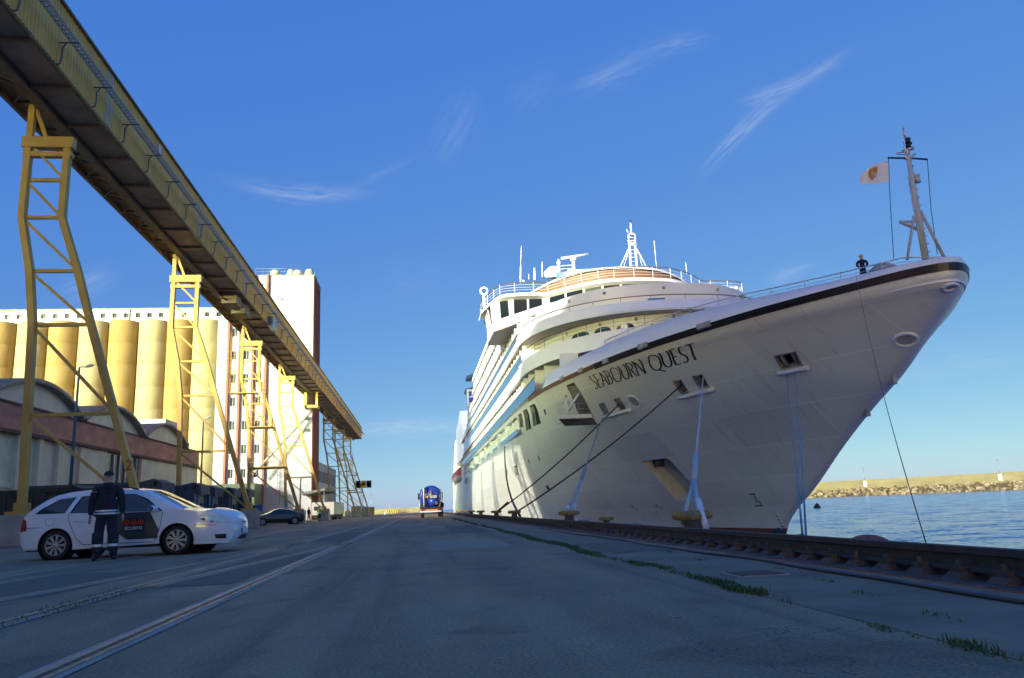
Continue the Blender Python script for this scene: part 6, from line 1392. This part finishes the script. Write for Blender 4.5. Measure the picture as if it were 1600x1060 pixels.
for x, z, m_, r in ((1.12, 2.5, mat('hazard_orange', (.7, .12, .02), .5), .09), (1.1, 2.25, mat('hazard_green', (.25, .6, .03), .5), .12), (1.22, 2.28, MATS['hazard_orange'], .09), (.78, 2.0, mat('hazard_amber', (.7, .35, .02), .5), .12)): b = MB(); b.lathe([(.001, 79.70), (r, 79.70), (r, 79.9)], 12, (x, 0, z), 1); b.build('rear_lamp', m_, tk)
b = MB(); b.box(1.0, 1.7, 79.74, 79.78, 1.9, 2.15); b.build('grey_plate', mat('plate_grey', (.4, .4, .36), .6), tk)
b = MB(); b.box(.15, 2.3, 80.0, 88.8, .75, 1.0); b.build('chassis', DARK, tk)
b = MB(); b.box(.05, 2.2, 79.55, 79.7, .52, .64); b.build('bumper', WHITE, tk); b = MB(); b.box(.55, 1.75, 79.58, 79.66, .66, .8); b.build('marker_board', mat('marker_orange', (.75, .2, .02), .5), tk)
for x in (.1, 1.85): b = MB(); b.box(x, x + .4, 79.57, 79.66, .68, .8); b.build('tail_lamp', REDL, tk)
for x in (.1, 2.05): b = MB(); b.box(x - .05, x + .35, 80.1, 81.2, .95, 1.35); b.build('mudguard', DARK, tk)
for y in (80.7, 82.1, 87.6):
    for x in (.12, 2.0): b = MB(); b.lathe([(.001, 0), (.3, 0), (.32, -.02), (.48, -.02), (.5, .06), (.5, .26), (.48, .32), (.001, .32)], 20, (x, y, .5), 0); b.build('wheel', RUBBER, tk)
b = MB(); b.box(.05, 2.3, 88.1, 90.2, .8, 3.0); b.build('cab', TB, tk, bevel=.12); b = MB(); b.box(-.2, .04, 88.9, 89.1, 1.9, 2.6); b.box(2.31, 2.55, 88.9, 89.1, 1.9, 2.6); b.build('mirror', PLAST, tk)
# ================================================================ people
SKIN = mat('skin', (.58, .36, .27), .6, var=.06, scale=20)
def skin_mesh(nodes, links, root=0, sub=2):
    me = bpy.data.meshes.new('sk'); me.from_pydata([n[0] for n in nodes], links, []); ob = bpy.data.objects.new('sk', me); col.objects.link(ob)
    md = ob.modifiers.new('s', 'SKIN'); md.use_smooth_shade = True; md.branch_smoothing = .6
    if not me.skin_vertices: me.skin_vertices.new()
    for i, n in enumerate(nodes):
        r = n[1]; v = me.skin_vertices[0].data[i]; v.radius = r if isinstance(r, tuple) else (r, r); v.use_root = (i == root)
    sd = ob.modifiers.new('d', 'SUBSURF'); sd.levels = sub; sd.render_levels = sub
    dg = bpy.context.evaluated_depsgraph_get(); ev = ob.evaluated_get(dg); m2 = bpy.data.meshes.new_from_object(ev)
    r_ = ([v.co.copy() for v in m2.vertices], [tuple(p.vertices) for p in m2.polygons]); bpy.data.objects.remove(ob); bpy.data.meshes.remove(me); bpy.data.meshes.remove(m2); return r_
def person(loc, rz, label, H=1.8, top=None, legs=None, shoes=None, cap_=None, arms=None, feet=None, bands=False, hair=None, hands=True, group=None, sub=2, jacket_end=.50, sleeve=1., lean=0, bulk_=1.):
    """faces local -Y; arms: (elbow,wrist) for right (x<0) and left (x>0) in units of height"""
    r_ = thing('person', loc, label, 'person', group, rz)
    k = H
    arms = arms or (((-.135, .005, .625), (-.15, -.03, .475)), ((.135, .005, .625), (.15, -.03, .475)))
    feet = feet or ((-.06, 0), (.06, 0))
    n = []; L = []
    def a(p, r): n.append((Vector(p) * k, (r[0] * k, r[1] * k) if isinstance(r, tuple) else r * k)); return len(n) - 1
    pel = a((0, 0, .525), (.092 * bulk_, .068 * bulk_)); ab = a((0, lean * .3, .60), (.09 * bulk_, .066 * bulk_)); ch = a((0, lean * .7, .72), (.102 * bulk_, .07 * bulk_)); sh = a((0, lean, .785), (.066 * bulk_, .05)); nk = a((0, lean - .004, .822), .04); hd0 = a((0, lean - .012, .856), (.042, .05)); hd1 = a((0, lean - .008, .91), (.051, .058)); hd2 = a((0, lean, .958), (.044, .048))
    L += [(pel, ab), (ab, ch), (ch, sh), (sh, nk), (nk, hd0), (hd0, hd1), (hd1, hd2)]
    wr = []
    for s, (e, w_) in zip((-1, 1), arms):
        s0 = a((s * .085, lean, .775), .047); s1 = a((s * .118, lean + .004, .752), .046 * bulk_); el = a(e, .037 * bulk_); wv = a(w_, .028); L += [(sh, s0), (s0, s1), (s1, el), (el, wv)]; wr.append((Vector(e), Vector(w_)))
    for s, f in zip((-1, 1), feet):
        h = a((s * .048, 0, .48), .066); kn = a((lerp(s * .05, f[0], .5), lerp(0, f[1], .5) - .012, .275), .052); an = a((f[0], f[1] + .01, .05), .044); bl = a((f[0] + s * .008, f[1] - .04, .026), (.03, .026)); te = a((f[0] + s * .016, f[1] - .10, .022), (.028, .021)); L += [(pel, h), (h, kn), (kn, an), (an, bl), (bl, te)]
    V, F = skin_mesh(n, L, pel, sub); zmin = min(v.z for v in V)
    b = MB(); b.add([v - Vector((0, 0, zmin)) for v in V], F, 0, True)
    # hands: palm, four fingers and a thumb
    hv = len(b.f)
    if hands:
        for s, (e, w_) in zip((-1, 1), wr):
            d = (w_ - e).normalized(); sd = d.cross(Vector((0, 1, 0))).normalized() * 1; fwd = Vector((0, -1, 0)); fwd = (fwd - d * fwd.dot(d)).normalized()
            w0 = w_ * k - Vector((0, 0, zmin)); pl = .095
            hn = [(w0 - d * .02, .022), (w0 + d * .045, (.03, .02)), (w0 + d * pl, (.032, .018))]; hl = [(0, 1), (1, 2)]
            for q, ln in zip((-1.5, -.5, .5, 1.5), (.062, .078, .074, .064)):
                o = w0 + d * pl + fwd * q * .017; i0 = len(hn); hn += [(o, .0095), (o + d * ln * .5 + sd * s * -.004, .009), (o + d * ln * .82 + sd * -s * .02, .0075)]; hl += [(2, i0), (i0, i0 + 1), (i0 + 1, i0 + 2)]
            i0 = len(hn); o = w0 + d * .04 + fwd * .026; hn += [(o, .012), (o + d * .035 + fwd * .022, .0105), (o + d * .065 + fwd * .022, .009)]; hl += [(1, i0), (i0, i0 + 1), (i0 + 1, i0 + 2)]
            HV, HF = skin_mesh(hn, hl, 0, 1); b.add(HV, HF, 1, True)
    ob = b.build('body', [top, SKIN, legs, shoes, mat('reflective', (.62, .64, .66), .35, .3, var=0)], r_, world=False)
    me = ob.data
    for p in me.polygons:
        if p.material_index == 1: continue
        c_ = p.center; z = c_.z / k; x = abs(c_.x) / k
        arm = x > .105 + max(0, .70 - z) * .0 and z > .40 and min(((c_ / k) - Vector((0, 0, -zmin / k)) - lerp(e, w_, t)).length for e, w_ in wr for t in (0, .25, .5, .75, 1)) < .05
        if z > .826: mi_ = 1
        elif arm: mi_ = 0 if sleeve > .9 or z > .62 else 1
        elif z > jacket_end: mi_ = 0
        elif z > .055: mi_ = 2
        else: mi_ = 3
        if bands:
            if not arm and (.50 < z < .528): mi_ = 4
            if not arm and z < .4 and .13 < z < .152: mi_ = 4
        p.material_index = mi_
    zo = -zmin
    # face
    hc = Vector((0, lean - .008, .91)) * k + Vector((0, 0, zo)); f = MB()
    f.add([hc + Vector(p) for p in ((-.012, -.1, .0), (.012, -.1, .0), (.017, -.1, -.032), (-.017, -.1, -.032), (0, -.128, -.028))], [(0, 1, 4), (1, 2, 4), (2, 3, 4), (3, 0, 4)]); f.build('nose', SKIN, r_, world=False)
    f = MB()
    for s in (-1, 1): f.lathe([(.001, -.011), (.011, 0), (.001, .008)], 8, hc + Vector((s * .032, -.088, .006)), 1)
    f.build('eyes', DARK, r_, world=False)
    f = MB(); f.box(-.026, .026, hc.y - .096, hc.y - .07, hc.z - .058, hc.z - .05); f.build('mouth', mat('lips', (.3, .13, .11), .6), r_, world=False)
    for s in (-1, 1): f = MB(); f.lathe([(.001, -.012), (.026, -.004), (.03, .004), (.001, .012)], 8, hc + Vector((s * .083, .006, -.012)), 0); f.build('ear', SKIN, r_, world=False)
    # hair and headgear
    f = MB(); f.grid(lambda u, v: hc + Vector((.092 * math.cos(v) * math.sin(u), .012 + .104 * math.sin(v) * math.sin(u), .012 + .098 * math.cos(u))), [R(3 + 9.5 * i) for i in range(10)], [R(-20 + 11 * i) for i in range(21)]); f.build('hair', hair or mat('hair_dark', (.03, .02, .014), .8, var=.2, scale=60), r_, world=False)
    if cap_:
        kind, cm_ = cap_; f = MB()
        if kind == 'cap':
            f.grid(lambda u, v: hc + Vector((.094 * math.cos(v) * math.sin(u), .004 + .108 * math.sin(v) * math.sin(u), .035 + .082 * math.cos(u))), [R(2 + 11 * i) for i in range(9)], [R(20 * i) for i in range(19)]); f.add([hc + Vector((x, -.085 - .075 * math.sqrt(max(0, 1 - (x / .085) ** 2)), .028 - .012)) for x in (-.08, -.05, 0, .05, .08)] + [hc + Vector((x, -.07, .044)) for x in (.08, .05, 0, -.05, -.08)], [tuple(range(10))])
        else:
            f.grid(lambda u, v: hc + Vector((.108 * math.cos(v) * math.sin(u), .004 + .122 * math.sin(v) * math.sin(u), .03 + .115 * math.cos(u))), [R(2 + 11 * i) for i in range(9)], [R(20 * i) for i in range(19)])
            if kind == 'peaked': f.lathe([(.12, .045), (.135, .06), (.10, .075)], 16, hc)
        f.build('cap' if kind != 'helmet' else 'helmet', cm_, r_, world=False)
    return r_, k, zo
NAVYC = mat('navy_cloth', (.016, .019, .032), .85, c2=(.009, .011, .02), scale=14, bump=.35, bscale=18); NAVYT = mat('navy_trousers', (.02, .024, .038), .88, c2=(.012, .014, .024), scale=12, bump=.4, bscale=14); BOOT = mat('boot_black', (.012, .012, .013), .5, var=.1)
gd, gk, gz = person((-6.38, 17.25, 0), R(18), 'security guard in navy uniform and cap standing before the white patrol car', 1.84, NAVYC, NAVYT, BOOT, ('cap', NAVYC), (((-.15, .02, .625), (-.155, -.02, .485)), ((.15, .015, .63), (.165, -.03, .49))), ((-.08, .0), (.095, .01)), False, jacket_end=.47, bulk_=1.15)
b = MB(); b.lathe([(.05 * gk, .842 * gk + gz), (.066 * gk, .79 * gk + gz)], 16); b.build('collar', NAVYC, gd, world=False)
def ering(b, c, rx, ry, z0, z1, f0=1., f1=1.):
    b.grid(lambda u, v: Vector((c[0] + rx * lerp(f0, f1, u) * math.cos(v), c[1] + ry * lerp(f0, f1, u) * math.sin(v), lerp(z0, z1, u))), [0, .33, .66, 1], [R(15 * i) for i in range(25)])
b = MB(); ering(b, (0, .003), .108 * gk, .083 * gk, .475 * gk, .66 * gk, 1.06, .98); b.build('jacket_skirt', NAVYC, gd, world=False)
REFL = MATS['reflective']
for z_ in (.497, .527): b = MB(); ering(b, (0, .003), .1155 * gk, .0895 * gk, z_ * gk, (z_ + .017) * gk, 1.0, .985); b.build('reflective_band', REFL, gd, world=False)
for s_, f_ in ((-1, -.08), (1, .095)):
    b = MB(); ering(b, (lerp(s_ * .05, f_, .72) * gk, .002), .056 * gk, .06 * gk, .10 * gk, .30 * gk, .98, 1.04); b.build('trouser_leg', NAVYT, gd, world=False)
    b = MB(); ering(b, (lerp(s_ * .05, f_, .74) * gk, .002), .0585 * gk, .0625 * gk, .15 * gk, .178 * gk); b.build('reflective_band', REFL, gd, world=False)
b = MB(); b.box(-.05, .05, -.075 * gk - .012, -.075 * gk, .745 * gk, .757 * gk); b.box(-.04, -.002, -.07 * gk - .02, -.07 * gk, .63 * gk, .68 * gk); b.build('pocket_flap', NAVYC, gd, world=False)
b = MB(); b.box(-.155 * gk, -.10 * gk, -.075 * gk, -.066 * gk, .735 * gk, .75 * gk); b.build('red_badge', mat('badge_red', (.45, .03, .02), .7, var=0), gd, world=False)
b = MB(); p = Vector((-.157 * gk, -.03 * gk, .44 * gk + gz)); b.box(p.x - .022, p.x + .022, p.y - .03, p.y - .0, p.z - .075, p.z + .055); b.tube([(p.x, p.y - .015, p.z + .05), (p.x, p.y - .015, p.z + .12)], .008, 6); tag(b.build('radio_handset', PLAST, None), 'small black radio held in the guard right hand', 'radio').matrix_world = Matrix.Translation(gd.location) @ Matrix.Rotation(R(18), 4, 'Z')
# hi-vis workers by the tower
HIV = mat('hi_vis_yellow', (.55, .75, .03), .7, var=.05); ORT = mat('orange_trousers', (.7, .17, .02), .7, var=.1)
person((-11.3, 92.6, 0), R(200), 'worker in yellow hi-vis jacket standing by the concrete end block', 1.78, HIV, mat('dark_trousers', (.02, .022, .03), .8), BOOT, None, None, None, True, hands=False, sub=1)
person((-12.6, 93.5, 0), R(60), 'worker in black jacket and orange trousers beside the hi-vis worker', 1.7, mat('black_jacket', (.015, .015, .017), .8), ORT, BOOT, None, None, ((-.04, .08), (.05, -.08)), hands=False, sub=1)
# beach flags and a small stand beside them
for i, (x, h, c, l) in enumerate(((-15.1, 3.6, (.20, .42, .38), 'tall pale green feather flag behind the black coupe'), (-14.0, 2.2, (.62, .66, .64), 'small white and green feather flag near the workers'))):
    r_ = thing('feather_flag', (x, 94, 0), l, 'flag'); b = MB(); b.tube([(x, 94, 0), (x, 94, h * .75), (x + .1, 94, h)], .02, 6); b.build('flag_pole', STEEL, r_)
    b = MB(); b.grid(lambda u, v: Vector((x - .02 - v * .55 * (1 - u) ** .8, 94 + .05 * math.sin(v * 5), lerp(.25, h, u))), [k / 10 for k in range(11)], [k / 4 for k in range(5)]); b.build('flag_cloth', mat('flag_green%d' % i, c, .8), r_)
r_ = thing('roadwork_cone', (-14.5, 93.6, 0), 'orange and white cone between the two feather flags', 'cone'); b = MB(); b.lathe([(.4, 0), (.4, .08), (.28, .08), (.06, 1.1), (.001, 1.1)], 12, (-14.5, 93.6, 0)); b.build('cone_body', MATS['cone_orange'], r_); b = MB(); b.lathe([(.24, .25), (.17, .55)], 12, (-14.5, 93.6, .005)); b.build('band', WHITE, r_)
# officer on the shell door platform
DW = [hull(*px_hull(*p)) for p in za((500, 697), (655, 690))]
SHW = mat('platform_white', (.62, .64, .66), .5, var=.05); pf = bpy.data.objects.new('door_platform', None); col.objects.link(pf); pf.parent = ship
pz = DW[0].z; off = atZ(*za((245, 672))[0], pz); off2 = atZ(*za((450, 672))[0], pz); off3 = atZ(*za((655, 668))[0], pz)
A_, B_ = DW[1], DW[0] + Vector((0, 2.2, 0)); xo = min(off.x, A_.x - 1.4)
P4 = [Vector((A_.x, A_.y, pz)), Vector((A_.x - 1.1, A_.y + .2, pz)), Vector((off.x, off.y, pz)), Vector((off.x + 1.1, off.y + .3, pz))]
b = MB(); b.prism([p - Vector((0, 0, .32)) for p in P4], (0, 0, .32)); b.build('platform_deck', SHW, pf)
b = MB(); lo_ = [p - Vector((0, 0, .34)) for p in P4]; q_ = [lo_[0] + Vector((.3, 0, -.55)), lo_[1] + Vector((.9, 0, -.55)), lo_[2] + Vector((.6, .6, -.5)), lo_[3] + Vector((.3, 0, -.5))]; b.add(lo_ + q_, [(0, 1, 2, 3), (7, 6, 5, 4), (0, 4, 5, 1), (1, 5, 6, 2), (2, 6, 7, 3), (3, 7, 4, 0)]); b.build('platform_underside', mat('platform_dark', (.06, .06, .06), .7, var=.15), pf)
rp_ = [P4[0], P4[1], lerp(P4[1], P4[2], .33), lerp(P4[1], P4[2], .66), P4[2], P4[3]]
b = MB()
for z in (.45, .9): b.tube([p + Vector((0, 0, z)) for p in rp_], .025, 5)
for p in rp_ + [lerp(P4[1], P4[2], .16), lerp(P4[1], P4[2], .5), lerp(P4[1], P4[2], .83)]: b.tube([p, p + Vector((0, 0, .95))], .022, 5)
b.build('platform_rail', SHW, pf)
b = MB(); tpd = hull(*px_hull(*za((490, 420))[0])); b.bar(lerp(P4[1], P4[2], .55) + Vector((0, 0, .3)), tpd, .12, .16); b.build('platform_strut', SHW, pf)
fp = atZ(*za((335, 668))[0], pz); fp = lerp(fp, (P4[1] + P4[2] + P4[3] + P4[0]) / 4, .12); wu = mat('officer_white', (.72, .73, .76), .7, var=.04)
person((fp.x, fp.y, pz), R(-35), 'ship officer in white uniform and cap standing on the open hull platform', 1.66, wu, wu, WHITE, ('peaked', wu), (((-.15, -.0, .64), (-.13, -.11, .565)), ((.15, .0, .64), (.13, -.11, .565))), hands=True, sleeve=.5, sub=1)
# crew member at the bow rail
q = atZ(1348, 420, 11.5); person((q.x, q.y, 10.55), R(-30), 'crew member in dark jacket and white helmet leaning at the bow rail', 1.72, mat('navy_cloth2', (.02, .022, .035), .8), NAVYT, BOOT, ('helmet', WHITE), (((-.14, -.04, .64), (-.09, -.13, .58)), ((.14, -.04, .64), (.09, -.13, .58))), hands=False, sub=1)
for i, (y, m_, l) in enumerate(((85.3, mat('shirt_red', (.5, .06, .03), .7), 'passenger in a red top leaning on the cabin balcony'), (88.2, mat('shirt_dark', (.04, .05, .1), .7), 'passenger in a dark top on the next cabin balcony'))):
    person((SX + .55, y, 13.5), R(-75), l, 1.72, m_, NAVYT, BOOT, hands=False, sub=1)
